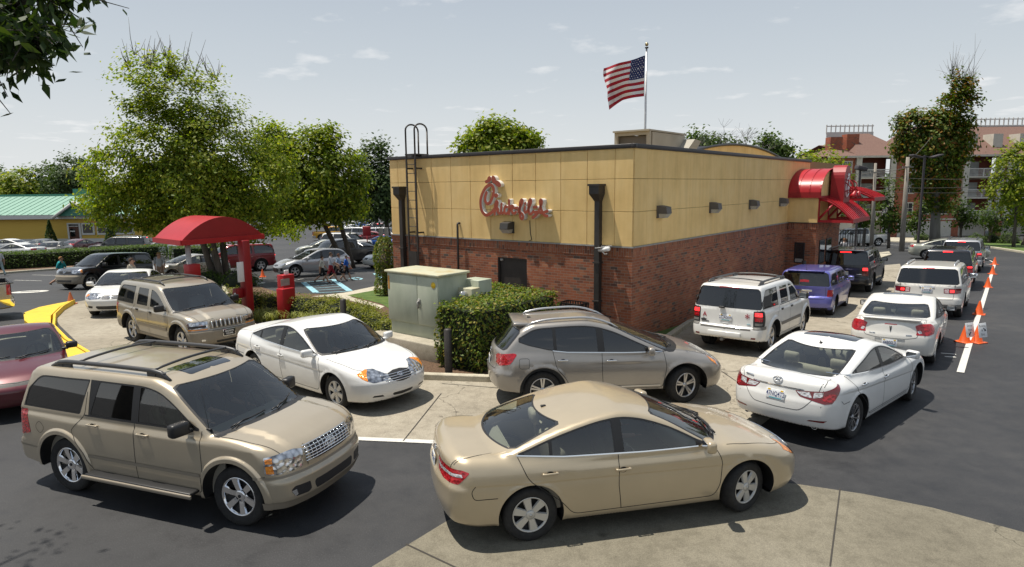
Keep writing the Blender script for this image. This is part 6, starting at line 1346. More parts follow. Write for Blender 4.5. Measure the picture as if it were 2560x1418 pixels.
shrub('barberry_shrub', 'small dark red shrub at the brick wall left of the violet wagon', at(1935, 716), 0.5, 0.4, 0.6, 0.06, 700, LF_RED, seed=4)
for i, (px, py, r, h, lb) in enumerate([(512, 716, 0.9, 0.9, 'dark clipped bush left of the big tree trunk'), (600, 718, 1.0, 0.9, 'dark clipped bush right of the big tree trunk')]): shrub('clipped_bush', lb, at(px, py), r, r * 0.7, h, 0.09, 1500, LF_DARK, 'bushes at the foot of the large tree', 90 + i)
hedge('boxwood_hedge', 'long dark clipped hedge along the far kerb at left', pxs([(-120, 684), (0, 677), (90, 672), (165, 667), (280, 658), (420, 648), (420, 642), (280, 650), (90, 664), (-120, 676)]), 1.15, 0.15, 9000, LF_DARK, seed=7)
hedge('boxwood_hedge', 'dark hedge seen under the order canopy behind the silver hatchback', pxs([(425, 655), (560, 650), (620, 652), (620, 645), (425, 648)]), 1.1, 0.15, 2600, LF_DARK, seed=8)
RB = 'clipped bushes along the far sidewalk'
for i, (px, py, r, h, lb) in enumerate([(2168, 603, 0.95, 1.0, 'round clipped bush at the foot of the left utility pole'), (2200, 603, 0.95, 1.05, 'round clipped bush between the two utility poles'), (2304, 602, 0.9, 0.95, 'round clipped bush below the twin headed lamp post'), (2438, 606, 0.95, 1.0, 'leftmost of the three clipped bushes right of the silver vehicle'), (2478, 609, 1.05, 1.1, 'middle of the three clipped bushes right of the silver vehicle'), (2522, 611, 1.1, 1.15, 'rightmost of the three clipped bushes right of the silver vehicle')]): shrub('clipped_bush', lb, at(px, py), r, r * 0.8, h, 0.13, 1100, LF_DARK, RB, 100 + i)
for i, (px, y, lb) in enumerate([(127, 84, 'cone shaped evergreen in front of the blank yellow wall'), (277, 82, 'cone shaped evergreen in front of the row of windows')]):
	q = at_y(px, 600, y); g = ground(q.x, y); rng = np.random.default_rng(i); n = 1800; z = rng.random(n) ** 1.5 * 3.0; a = rng.uniform(0, 6.283, n); r = (3.2 - z) * 0.25 * rng.uniform(0.7, 1.05, n); root = empty('cone_evergreen', g, 0, lb, 'shrub', 'cone shaped evergreens by the yellow building'); m = MB(); m.tube([(0, 0, 0), (0, 0, 1.6)], [0.10, 0.03], 6); m.build('trunk', BARK, root); leaves('foliage', np.stack([np.cos(a) * r, np.sin(a) * r, z + 0.1], 1), 0.22, LF_PINE, root, rng=rng)
# ------------------------------------------------------------------ utility cabinet, meter, bollards, crates
M_GREEN = noisy('faded green cabinet paint', [(0.34, 0.375, 0.285), (0.41, 0.445, 0.345), (0.46, 0.485, 0.39)], 2.2, 0.55, stretch=(1, 1, 0.4)); M_GTOP = noisy('weathered cabinet top', [(0.40, 0.41, 0.29), (0.47, 0.46, 0.33), (0.42, 0.35, 0.19)], 2.5, 0.6)
def lbox(m, x0, x1, y0, y1, z0, z1, mt=0, r=0.012): m.rbox(((x0 + x1) / 2, (y0 + y1) / 2, (z0 + z1) / 2), (x1 - x0, y1 - y0, z1 - z0), r, 2, mat=mt)
cab = empty('utility_cabinet', BO, BA, 'faded green utility cabinet with a yellow round sticker on a concrete pad', 'utility box')
m = MB(); lbox(m, -4.40, -3.42, 2.70, 4.52, 0.78, 2.00); m.build('cabinet_body', M_GREEN, cab)
m = MB(); lbox(m, -4.36, -3.46, 2.74, 4.48, 0.44, 0.79); m.build('cabinet_base', M_GREEN, cab); m = MB(); lbox(m, -4.46, -3.36, 2.64, 4.58, 2.00, 2.06, r=0.02); m.build('cabinet_lid', M_GTOP, cab)
for y0, y1 in ((2.72, 3.42), (3.435, 4.50)):
	m = MB(); lbox(m, -4.422, -4.395, y0, y1, 0.80, 1.97, r=0.008); d = m.build('door', M_GREEN, cab)
	if y0 < 3:
		h = MB(); h.tube([(-4.44, 3.36, 1.38), (-4.48, 3.36, 1.36), (-4.47, 3.35, 1.20)], 0.025, 8); h.rbox((-4.43, 3.36, 1.36), (0.03, 0.09, 0.14), 0.02); h.build('handle', M_SILL, d); s = MB(); s.lathe([(0.075, 0), (0.075, 0.004), (0, 0.004)], c=(-4.424, 2.86, 1.80), M=Matrix.Rotation(math.radians(-90), 3, 'Y'), n=18); s.build('sticker', mat('yellow sticker', (0.75, 0.5, 0.02), 0.5), d)
	else: s = MB(); s.box((-4.425, 4.45, 1.75), (0.004, 0.06, 0.34)); s.build('warning_label', mat('orange label', (0.5, 0.22, 0.03), 0.5), d)
pad = MB(); lbox(pad, -4.78, -3.2, 2.42, 4.9, -0.2, 0.46, r=0.03); o = pad.build('concrete_pad', concrete('pad concrete', (0.30, 0.27, 0.21), (0.38, 0.345, 0.27), (0.43, 0.39, 0.31), False)); o.location = BO; o.rotation_euler = (0, 0, BA); tag(o, 'thick concrete block under the green utility cabinet', 'concrete pad')
met = empty('meter_box', BO, BA, 'beige and green meter box with a round glass meter over the hedge', 'meter'); m = MB(); lbox(m, -3.75, -3.45, 2.25, 2.75, 0.0, 1.68); m.build('meter_case', M_GTOP, met); m = MB(); lbox(m, -3.44, -2.95, 2.3, 2.85, 0.0, 1.84); m.build('transformer_case', M_GREEN, met)
m = MB(); m.lathe([(0.10, 0), (0.10, 0.10), (0.085, 0.15), (0.0, 0.17)], c=(-3.75, 2.48, 1.52), M=Matrix.Rotation(math.radians(-90), 3, 'Y'), n=20); m.build('glass_meter', mat('meter glass', (0.42, 0.42, 0.42), 0.1, 0.6, coat=1), met)
def bollard(c, h, lbl):
	m = MB(); m.lathe([(0.085, -0.1), (0.085, h - 0.02), (0.06, h), (0, h + 0.004)], n=16); o = m.build('bollard', M_BROWN); o.location = c; tag(o, lbl, 'bollard', 'dark steel bollards in the planting bed')
bollard(at(1122, 936, 0.04), 1.02, 'dark bollard before the clipped hedge at the concrete block'); bollard(at(861, 830, 0.04), 0.95, 'dark bollard among the shrubs above the white turning sedan'); bollard(B2W(12.9, -0.9, 0), 1.0, 'dark bollard under the narrow bay window')
def crate(c, rz, lbl):
	m = MB(); w, d, h = 0.66, 0.48, 0.29
	for z in (0.02, 0.15, h):
		for sx in (1, -1): m.box((sx * w / 2, 0, z), (0.02, d, 0.03)); m.box((0, sx * d / 2, z), (w, 0.02, 0.03))
	for i in range(9):
		x = -w / 2 + i * w / 8
		for sy in (1, -1): m.box((x, sy * d / 2, h / 2), (0.03, 0.018, h))
	for i in range(7):
		y = -d / 2 + i * d / 6
		for sx in (1, -1): m.box((sx * w / 2, y, h / 2), (0.018, 0.03, h))
	m.box((0, 0, 0.01), (w, d, 0.012)); o = m.build('milk_crate', CM['black']); o.location = c; o.rotation_euler = (0, 0, rz); tag(o, lbl, 'crate', 'black plastic crates stacked at the brick wall')
for i in range(3): crate(B2W(-0.42, 1.55, 0.05 + i * 0.30), BA + 1.57, ['bottom black crate of the left stack at the brick wall', 'middle black crate of the left stack at the brick wall', 'top black crate of the left stack at the brick wall'][i])
for i in range(2): crate(B2W(-0.42, 0.52 + 0.33, 0.05 + i * 0.30), BA + 1.55, ['bottom black crate of the low right stack near the downspout', 'top black crate of the low right stack near the downspout'][i])
# ------------------------------------------------------------------ order canopy, menu box
can = empty('order_canopy', at(623, 806), 0, 'red arched order canopy on a square red post', 'canopy'); cz = can.location.copy()
FR, FL, RR = Vector((-9.35, 18.4, 2.55)), Vector((-10.85, 19.75, 2.55)), Vector((-7.95, 20.75, 2.55)); ux = (RR - FR); uy = (FL - FR); ux.z = uy.z = 0
m = MB(); n = 18; vs = []
for i in range(n + 1):
	t = i / n; q = FR + ux * t + Vector((0, 0, 0.12 + 0.62 * (1 - (2 * t - 1) ** 2))) - cz; vs += [q, q + uy]
m.add(vs, [(2 * i, 2 * i + 2, 2 * i + 3, 2 * i + 1) for i in range(n)], 0, True); m.build('canopy_roof', M_RED, can)
m = MB(); g0 = [FR - cz, RR - cz]; arc = [vs[2 * i] for i in range(n + 1)]; m.add([*arc, RR - cz, FR - cz], [tuple(range(n + 3))[::-1]]); arc2 = [v + uy for v in arc]; m.add([*arc2, RR + uy - cz, FR + uy - cz], [tuple(range(n + 3))]); m.build('canopy_gable', M_REDM, can)
m = MB(); A_ = [FR - cz, RR - cz, RR + uy - cz, FR + uy - cz]; m.add(A_, [(0, 3, 2, 1)]); m.build('canopy_soffit', M_REDM, can)
m = MB()
for a, b in ((FR, RR), (RR, RR + uy), (RR + uy, FR + uy), (FR + uy, FR)):
	d = (b - a); e = Vector((d.y, -d.x, 0)).normalized() * 0.03; m.box((a + b) / 2 - cz + e + Vector((0, 0, 0.06)), (d.length + 0.06, 0.05, 0.15), math.atan2(d.y, d.x))
m.build('canopy_fascia', M_RED, can); ang = math.atan2(ux.y, ux.x)
m = MB(); m.rbox((0, 0, 1.26), (0.26, 0.26, 2.62), 0.02, rz=ang); m.build('post', M_REDM, can)
m = MB(); m.rbox((-0.05, -0.22, 1.62), (0.24, 0.06, 0.62), 0.01, rz=ang); m.build('notice_holder', CM['white'], can); m = MB(); m.rbox((-0.22, -0.12, 0.95), (0.26, 0.22, 0.30), 0.02, rz=ang); b = m.build('intercom_box', M_REDM, can); m = MB(); m.rbox((-0.24, -0.24, 0.90), (0.14, 0.02, 0.16), 0.004, rz=ang); m.build('label', CM['white'], b)
q = FR + ux * 0.10 + uy * 0.12 - cz; m = MB(); m.tube([(q.x, q.y, -0.1), (q.x, q.y, 2.55)], 0.075, 12); m.build('rear_post', mat('light grey post', (0.42, 0.42, 0.40), 0.5), can); m = MB(); m.rbox((q.x + 0.1, q.y - 0.05, 1.78), (0.36, 0.28, 0.42), 0.02, rz=ang); m.build('speaker_box', M_RED, can)
mb_ = empty('menu_box', at(716, 800), ang, 'red metal menu and speaker pedestal between the shrubs', 'menu stand'); m = MB(); m.rbox((0.14, 0.08, 0.72), (0.44, 0.30, 1.44), 0.015); m.build('tall_case', M_RED, mb_); m = MB(); m.rbox((-0.10, -0.16, 0.52), (0.46, 0.30, 1.06), 0.015); m.build('front_case', M_RED, mb_); m = MB(); m.rbox((0.16, 0.06, 1.50), (0.16, 0.05, 0.16), 0.01); m.build('card_holder', CM['white'], mb_); m = MB(); m.box((-0.02, -0.075, 1.22), (0.34, 0.012, 0.22)); m.build('speaker_window', M_SILL, mb_)
# ------------------------------------------------------------------ cones
M_CONE = noisy('faded orange plastic', [(0.62, 0.085, 0.012), (0.75, 0.12, 0.015)], 6, 0.45); M_CONED = noisy('old dull orange plastic', [(0.40, 0.10, 0.03), (0.50, 0.13, 0.035)], 6, 0.6)
def make_cone(mt=M_CONE):
	r = empty('traffic_cone', (0, 0, 0)); m = MB(); m.lathe([(0.145, 0.03), (0.13, 0.045), (0.028, 0.455), (0.024, 0.465), (0.0, 0.465)], n=18); m.build('cone_body', mt, r); b = MB(); b.rbox((0, 0, 0.017), (0.36, 0.36, 0.034), 0.014); b.build('cone_base', mt, r); return r
c0 = make_cone(); first = True
def put_cone(px, py, lbl, src=c0, grp='orange cones beside the lane line', rz=0.3):
	global first
	o = src if src.get('label') is None else copy_tree(src); o.location = at(px, py); o.rotation_euler = (0, 0, rz); tag(o, lbl, 'traffic cone', grp); return o
for i, (px, py) in enumerate([(2447, 787), (2469, 719), (2481, 686), (2486, 662)]): put_cone(px, py, ['orange cone nearest the two signed cones', 'second plain orange cone along the lane line', 'third plain orange cone along the lane line', 'farthest orange cone at the end of the lane line'][i], rz=0.9 + i * 0.2)
put_cone(872, 672, 'orange cone at the tail of the silver crossover', grp='orange cones in the left lot'); put_cone(657, 693, 'orange cone before the nose of the silver crossover', grp='orange cones in the left lot')
old = make_cone(M_CONED); put_cone(178, 761, 'dull old orange cone at the tip of the yellow kerb', old, 'orange cones in the left lot')
M_INK = mat('sign ink', (0.03, 0.03, 0.035), 0.6)
for (px, py, l1, l2, l3, arrow, lbl) in [(2411, 856, 'Drive', 'Thru', '', -2.35, 'orange cone with a white board reading Drive Thru'), (2442, 857, 'Parking', '&', 'Exit', -0.78, 'orange cone with a white board reading Parking and Exit')]:
	o = put_cone(px, py, lbl, grp='orange cones beside the lane line', rz=0.35); R = Matrix.Rotation(math.radians(78), 3, 'X'); m = MB(); m.rbox((0, -0.115, 0.36), (0.31, 0.38, 0.006), 0.002, M=R); bo = m.build('sign_board', CM['white'], o)
	rw = [(l1, 0.11, 0), (l2, 0.0, -0.02 if l3 else 0.0), (l3, -0.11, 0)]
	for t, yy, xx in rw:
		if t: text_mesh('sign_text', t, 0.085, M_INK, bo, M=R, loc=Vector((xx, -0.115, 0.36)) + R @ Vector((0, yy, 0.0045)))
	a = MB(); ax, ay = (-0.02, -0.10) if not l3 else (0.075, 0.015); ca, sa = math.cos(arrow), math.sin(arrow); pts = [(-0.06, -0.016), (0.015, -0.016), (0.015, -0.042), (0.065, 0), (0.015, 0.042), (0.015, 0.016), (-0.06, 0.016)]; a.prism([(x * ca - y * sa, x * sa + y * ca) for x, y in pts], 0.0035, 0.0055, M=R, c=Vector((0, -0.115, 0.36)) + R @ Vector((ax, ay, 0))); a.build('sign_arrow', M_INK, bo)
# ------------------------------------------------------------------ right background: poles, lamps, fence, apartment block
M_WOOD = noisy('grey weathered pole', [(0.20, 0.18, 0.15), (0.32, 0.29, 0.25)], 3, 0.9, stretch=(4, 4, 0.3)); M_CREAM = noisy('cream trim', [(0.52, 0.49, 0.41), (0.62, 0.58, 0.50)], 2, 0.7); M_RAIL = mat('white rail', (0.62, 0.60, 0.56), 0.6)
for (px, pt_, y, r, lb) in [(2187, 408, 58, 0.17, 'slim wooden utility pole right of the red awning'), (2264, 393, 54, 0.21, 'thick leaning wooden utility pole before the apartment block')]:
	c = at_y(px, 500, y); t = at_y(px + (6 if r > .2 else 2), pt_, y); g = ground(c.x, y); o = empty('utility_pole', g, 0, lb, 'utility pole', 'wooden utility poles'); m = MB(); m.tube([(0, 0, -0.2), ((t.x - g.x) / 2, 0, (t.z - g.z) / 2), (t.x - g.x, 0, t.z - g.z)], [r, r * 0.85, r * 0.62], 10); m.build('pole', M_WOOD, o); m = MB(); m.box((t.x - g.x, -0.1, t.z - g.z - 0.8), (0.9, 0.08, 0.10)); m.build('cross_arm', M_WOOD, o)
for k, (a, b) in enumerate([((2187, 440, 58), (2560, 440, 58)), ((2187, 468, 58), (2620, 452, 58)), ((2100, 468, 60), (2187, 462, 58)), ((2187, 478, 58), (2620, 470, 60)), ((2090, 430, 62), (2264, 420, 54)), ((2264, 410, 54), (2360, 300, 64))]):
	A, B = at_y(*a), at_y(*b); m = MB(); m.tube([A + (B - A) * t - Vector((0, 0, 1.2 * t * (1 - t))) for t in np.linspace(0, 1, 12)], 0.022, 5); o = m.build('power_line', M_GREYL); tag(o, ['overhead wire at the level of the upper balconies, running off right', 'overhead wire just under the upper balcony floors', 'short overhead wire left of the slim utility pole', 'lowest overhead wire running off right', 'overhead wire joining the two utility poles from the left', 'overhead wire rising from the thick pole into the vine covered tree'][k], 'wire', 'overhead wires')
M_POLEB = mat('dark lamp pole', (0.05, 0.042, 0.045), 0.5)
def lot_lamp(px, pyt, y, heads, lb):
	c = at_y(px, 480, y); t = at_y(px, pyt, y); g = ground(c.x, y); o = empty('lamp_post', g, 0, lb, 'lamp post', 'dark lamp posts'); H_ = t.z - g.z; m = MB(); m.box((0, 0, H_ / 2), (0.13, 0.13, H_)); m.build('pole', M_POLEB, o)
	for dx in heads:
		m = MB(); m.rbox((dx, -0.2, H_ - 0.1), (0.85 if len(heads) > 1 else 0.75, 0.6, 0.30 if len(heads) == 1 else 0.14), 0.04, M=Matrix.Rotation(-0.25 * (1 if dx >= 0 else -1), 3, 'Y')); m.box((dx / 2, 0, H_ - 0.12), (abs(dx) + 0.1, 0.08, 0.08)); m.build('lamp_head', M_POLEB, o)
lot_lamp(2147, 418, 50, (-0.05,), 'dark lamp post with a boxy head above the red awning'); lot_lamp(2305, 388, 52, (-0.8, 0.75), 'dark lamp post with twin heads before the vine covered tree')
fe = empty('iron_fence', ground(at_y(2121, 585, 38).x, 38), -0.35, 'black iron bar screen at the end of the restaurant wall', 'fence'); m = MB()
for i in range(13): m.box((i * 0.13 - 0.8, 0, 1.15), (0.035, 0.035, 2.3))
for z in (0.15, 2.28): m.box((0, 0, z), (1.65, 0.05, 0.05))
for x in (-0.85, 0.85): m.box((x, 0, 1.2), (0.12, 0.12, 2.4))
m.build('bar_panel', CM['black'], fe)
def apartment():
	Y = 95.0; zb = -4.0; X = lambda px: (px - 1280) / F0 * 95 * 1.01; zf = [-1.05, 1.95, 4.95, 7.9]; o = empty('apartment_block', (X(2300), Y, zb), 0, 'red brick apartment block with cream balconies and a brown hip roof', 'apartment building'); ox = X(2300)
	def bx(m, x0, x1, y0, y1, z0, z1, mt=0): m.box(((x0 + x1) / 2 - ox, (y0 + y1) / 2 - Y, (z0 + z1) / 2 - zb), (x1 - x0, y1 - y0, z1 - z0), mat=mt)
	x0, x1 = X(2058), X(2760); bays = [(X(2122), X(2216)), (X(2385), X(2480)), (X(2492), X(2590)), (X(2630), X(2720))]; M_AB = brick_mat('orange red brick', cols=((0.36, 0.095, 0.045), (0.28, 0.075, 0.04), (0.42, 0.12, 0.06)), scale=1.2)
	m = MB(); cur = x0
	for a, b in bays: bx(m, cur, a, Y, Y + 0.4, zb, 7.9); cur = b
	bx(m, cur, x1, Y, Y + 0.4, zb, 7.9); bx(m, x0, x0 + 0.4, Y + .4, Y + 12, zb, 7.9); m.build('brick_wall', M_AB, o)
	M_SHADE = noisy('shaded recess brick', [(0.16, 0.045, 0.03), (0.21, 0.06, 0.04)], 3, 0.9); M_DOOR = noisy('sliding door', [(0.22, 0.23, 0.22), (0.38, 0.39, 0.37)], 0.8, 0.3)  # recess brick is the wall brick darkened in colour for balcony shade
	for a, b in bays:
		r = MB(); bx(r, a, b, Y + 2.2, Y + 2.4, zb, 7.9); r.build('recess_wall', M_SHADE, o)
		for xx in (a - 0.1, b - 0.7): c = MB(); bx(c, xx, xx + 0.8, Y - 0.35, Y - 0.02, zf[0], 7.75); c.build('column', M_CREAM, o)
		for z in zf[:3]:
			f = MB(); bx(f, a + 0.7, b - 0.7, Y - 0.3, Y + 2.2, z - 0.22, z); f.build('balcony_floor', M_CREAM, o)
			q = MB(); bx(q, a + 0.7, b - 0.7, Y - 0.25, Y - 0.18, z + 1.02, z + 1.12); bx(q, a + 0.7, b - 0.7, Y - 0.25, Y - 0.18, z + 0.10, z + 0.16); k = int((b - a - 1.4) / 0.17)
			for i in range(k): bx(q, a + 0.75 + i * 0.17, a + 0.79 + i * 0.17, Y - 0.235, Y - 0.195, z + 0.16, z + 1.02)
			bx(q, (a + b) / 2 - 0.06, (a + b) / 2 + 0.06, Y - 0.26, Y - 0.17, z, z + 1.1); q.build('balcony_rail', M_RAIL, o); d = MB(); bx(d, (a + b) / 2 - 0.9, (a + b) / 2 + 0.9, Y + 2.12, Y + 2.18, z, z + 2.1); d.build('balcony_door', M_DOOR, o)
		g = MB(); bx(g, a + 0.4, b - 0.4, Y + 1.8, Y + 1.9, zb, -1.6); g.build('garage_door', M_CREAM, o)
	for px in (2100, 2256, 2300, 2345, 2610):
		for z in zf[:3]:
			w = MB(); xx = X(px); bx(w, xx - 0.75, xx + 0.75, Y - 0.08, Y - 0.01, z + 0.55, z + 2.35); wo = w.build('window', M_CREAM, o); g = MB(); bx(g, xx - 0.6, xx + 0.6, Y - 0.10, Y - 0.082, z + 0.7, z + 2.2); bx(g, xx - 0.6, xx + 0.6, Y - 0.115, Y - 0.102, z + 1.42, z + 1.48, 1); bx(g, xx - 0.03, xx + 0.03, Y - 0.116, Y - 0.101, z + 0.7, z + 2.2, 1); g.build('pane', [M_DARKGL, M_CREAM], wo)
		g = MB(); bx(g, X(px) - 1.3, X(px) + 1.3, Y - 0.05, Y - 0.01, zb, -1.5); g.build('garage_door', M_CREAM, o)
	c = MB(); bx(c, x0 - 0.4, x1, Y - 0.6, Y - 0.02, 7.72, 8.0); bx(c, x0, x1, Y - 0.06, Y - 0.01, zf[0] - 0.25, zf[0] - 0.05); c.build('cornice', M_CREAM, o)
	M_SHG = noisy('brown shingles', [(0.125, 0.068, 0.055), (0.165, 0.095, 0.075), (0.19, 0.115, 0.09)], 5, 0.9, stretch=(1, 1, 3)); r = MB()
	def hip(a, b, zr, dep, name='roof'):
		q = MB(); V_ = [(a - ox, -0.6, 8.0 - zb), (b - ox, -0.6, 8.0 - zb), (b - ox - 3.2, dep / 2, zr - zb), (a - ox + 3.2, dep / 2, zr - zb), (a - ox, dep, 8 - zb), (b - ox, dep, 8 - zb)]; q.add(V_, [(0, 1, 2, 3), (0, 3, 4), (1, 5, 2), (3, 2, 5, 4)]); return q.build(name, M_SHG, o)
	hip(x0 - .4, X(2130), 9.9, 12); hip(X(2116), X(2262), 11.6, 13); rf = hip(X(2258), x1 + 6, 12.6, 14)
	for px in (2416, 2478, 2543, 2600): d = MB(); xx = X(px); bx(d, xx - 0.7, xx + 0.7, Y + 1.2, Y + 3.4, 9.0, 11.0); dv2 = d.build('dormer', M_CREAM, rf);
	for px in (2137, 2096): c = MB(); bx(c, X(px) - 0.9, X(px) + 0.9, Y + 3, Y + 4.6, 8.4, 11.3 if px > 2100 else 10.9); c.build('chimney', M_AB, o)
	for (a, b, z) in ((X(2100), X(2222), 11.7), (X(2440), X(2740), 12.5)):
		q = MB(); bx(q, a, b, Y + 6.8, Y + 6.9, z + 1.0, z + 1.15); bx(q, a, b, Y + 6.8, Y + 6.9, z - 0.6, z + 0.2); k = int((b - a) / 0.7)
		for i in range(k + 1): bx(q, a + i * 0.7 - 0.06, a + i * 0.7 + 0.06, Y + 6.78, Y + 6.92, z, z + 1.3)
		q.build('roof_railing', M_RAIL, o)
apartment()
# ------------------------------------------------------------------ yellow building at left
def yellow_building():
	Y = 86.0; X = lambda px: at_y(px, 560, Y).x; Z = lambda py, px=150: at_y(px, py, Y).z; o = empty('yellow_building', (X(150), Y, float(land(X(150), Y))), 0, 'long yellow building with a turquoise metal roof and white trim', 'building'); ox, oz = o.location.x, o.location.z; sl = 0.0
	M_YW = noisy('yellow lap siding', [(0.62, 0.40, 0.065), (0.70, 0.46, 0.085)], 3.0, 0.7, stretch=(0.2, 1, 9)); M_WT = mat('white trim boards', (0.66, 0.65, 0.60), 0.6); M_TQ = noisy('turquoise roof metal', [(0.19, 0.35, 0.27), (0.24, 0.41, 0.32)], 1.2, 0.45, stretch=(3, 1, 1)); M_TQD = mat('dark turquoise', (0.06, 0.22, 0.16), 0.5); M_PL = mat('dark brick plinth', (0.06, 0.022, 0.024), 0.9)
	def bx(m, x0, x1, y0, y1, z0, z1, mt=0): m.box(((x0 + x1) / 2 - ox, (y0 + y1) / 2 - Y, (z0 + z1) / 2 - oz), (x1 - x0, y1 - y0, z1 - z0), mat=mt)
	xl, xr = X(-240), X(470); ze, zp, zw = Z(545), Z(606), Z(597)
	m = MB(); bx(m, xl, xr, Y, Y + 12, zw, ze); m.build('wall', M_YW, o); m = MB(); bx(m, xl, xr, Y - 0.04, Y + 11.9, oz - 1, zp); m.build('plinth', M_PL, o); m = MB(); bx(m, xl, xr, Y - 0.08, Y - 0.01, zp, zw); m.build('base_board', M_WT, o); m = MB(); bx(m, xl - .3, xr, Y - 0.9, Y - 0.6, ze - 0.1, ze + 0.45); bx(m, xl - .3, xr, Y - 0.6, Y - 0.01, ze + 0.05, ze + 0.1); m.build('eave_board', M_WT, o)
	r = MB(); zr = Z(490); y0, y1 = Y - 0.95, Y + 6.5; V_ = [(xl - ox, y0 - Y, ze + 0.45 - oz), (xr - ox, y0 - Y, ze + 0.45 - oz), (xr - ox, y1 - Y, zr - oz), (xl - ox, y1 - Y, zr - oz)]; r.add(V_, [(0, 1, 2, 3)])
	k = int((xr - xl) / 0.9)
	for i in range(k):
		x = xl + i * 0.9; a, b = Vector((x - ox, y0 - Y, ze + 0.48 - oz)), Vector((x - ox, y1 - Y, zr + 0.03 - oz)); d = (b - a); r.box((a + b) / 2, (0.05, d.length, 0.06), M=Matrix.Rotation(math.atan2(d.z, d.y), 3, 'X'))
	r.build('roof', M_TQ, o); m = MB(); bx(m, xl, xr, y1 - 0.2, y1 + 0.6, zr - 0.1, zr + 0.22); m.build('ridge_cap', M_TQD, o)
	g = MB(); xa, xb, xm = X(168), X(262), X(215); zt = Z(508); V_ = [(xa - ox, -1.6, ze + 0.3 - oz), (xb - ox, -1.6, ze + 0.3 - oz), (xm - ox, -1.6, zt - oz)]; g.add(V_, [(0, 1, 2)], 1); V2 = [(xa - .5 - ox, -1.9, ze + 0.15 - oz), (xm - ox, -1.9, zt + 0.3 - oz), (xm - ox, 5, zt + 0.3 - oz), (xa - .5 - ox, 5, ze + 0.15 - oz), (xb + .5 - ox, -1.9, ze + .15 - oz), (xb + .5 - ox, 5, ze + .15 - oz)]; g.add(V2, [(0, 1, 2, 3), (1, 4, 5, 2)], 0)
	for s in ((xa - .5, xm), (xb + .5, xm)): a, b = Vector((s[0] - ox, -1.95, ze + 0.02 - oz)), Vector((s[1] - ox, -1.95, zt + 0.16 - oz)); g.tube([a, b], 0.22, 4, mat=2)
	g.build('porch_gable', [M_TQ, M_TQD, M_WT], o)
	def win(px0, px1, py0, py1, mull, nm='window'):
		w = MB(); bx(w, X(px0), X(px1), Y - 0.12, Y - 0.01, Z(py1), Z(py0)); wo = w.build(nm, M_WT, o); k = MB(); n = mull; wd = (X(px1) - X(px0) - 0.3) / n
		for i in range(n): bx(k, X(px0) + 0.2 + i * wd, X(px0) + 0.2 + (i + 1) * wd - 0.14, Y - 0.16, Y - 0.125, Z(py1) + 0.25, Z(py0) - 0.2)
		k.build('pane', mat('curtained pane', (0.10, 0.085, 0.07), 0.15, coat=0.5), wo)
	win(204, 236, 558, 588, 1); win(242, 335, 556, 588, 4)
	d = MB(); bx(d, X(168), X(202), Y - 0.12, Y - 0.01, Z(604), Z(558)); do = d.build('door', M_WT, o); q = MB(); bx(q, X(173), X(197), Y - 0.16, Y - 0.125, Z(603), Z(567)); q.build('door_leaf', mat('brown door', (0.10, 0.032, 0.015), 0.5), do); q = MB(); bx(q, X(176), X(188), Y - 0.19, Y - 0.165, Z(592), Z(572)); bx(q, X(173), X(197), Y - 0.18, Y - 0.165, Z(565), Z(561)); q.build('pane', M_DARKGL, do); q = MB(); bx(q, X(176), X(188), Y - 0.21, Y - 0.195, Z(580), Z(577)); q.build('notice', M_WT, do)
	c = MB(); bx(c, X(140), X(172), Y + 4, Y + 6, zr, zr + 0.9, 0); c.build('roof_dormer', M_TQD, o)
yellow_building()
# red sign and pylon in the far lot
o = empty('lot_sign', ground(at_y(918, 600, 58).x, 58), 0, 'dark red rounded panel sign on a thin post in the far lot', 'sign'); zc = at_y(918, 578, 58).z - o.location.z; m = MB(); m.rbox((0, 0, zc), (0.72, 0.12, 0.85), 0.05); m.build('sign_panel', M_REDM, o); m = MB(); m.tube([(0, 0, 0), (0, 0, zc)], 0.05, 8); m.build('post', M_REDM, o)
o = empty('pylon', ground(at_y(959, 600, 46).x, 46), 0, 'pale grey square pylon left of the brick corner', 'pylon'); zc = at_y(959, 570, 46).z - o.location.z; m = MB(); m.box((-0.18, 0, zc / 2), (0.26, 0.3, zc)); m.build('pylon_leg', M_SILL, o); m = MB(); m.box((0.2, 0.1, zc / 2), (0.24, 0.3, zc)); m.build('pylon_leg', M_SILL, o)
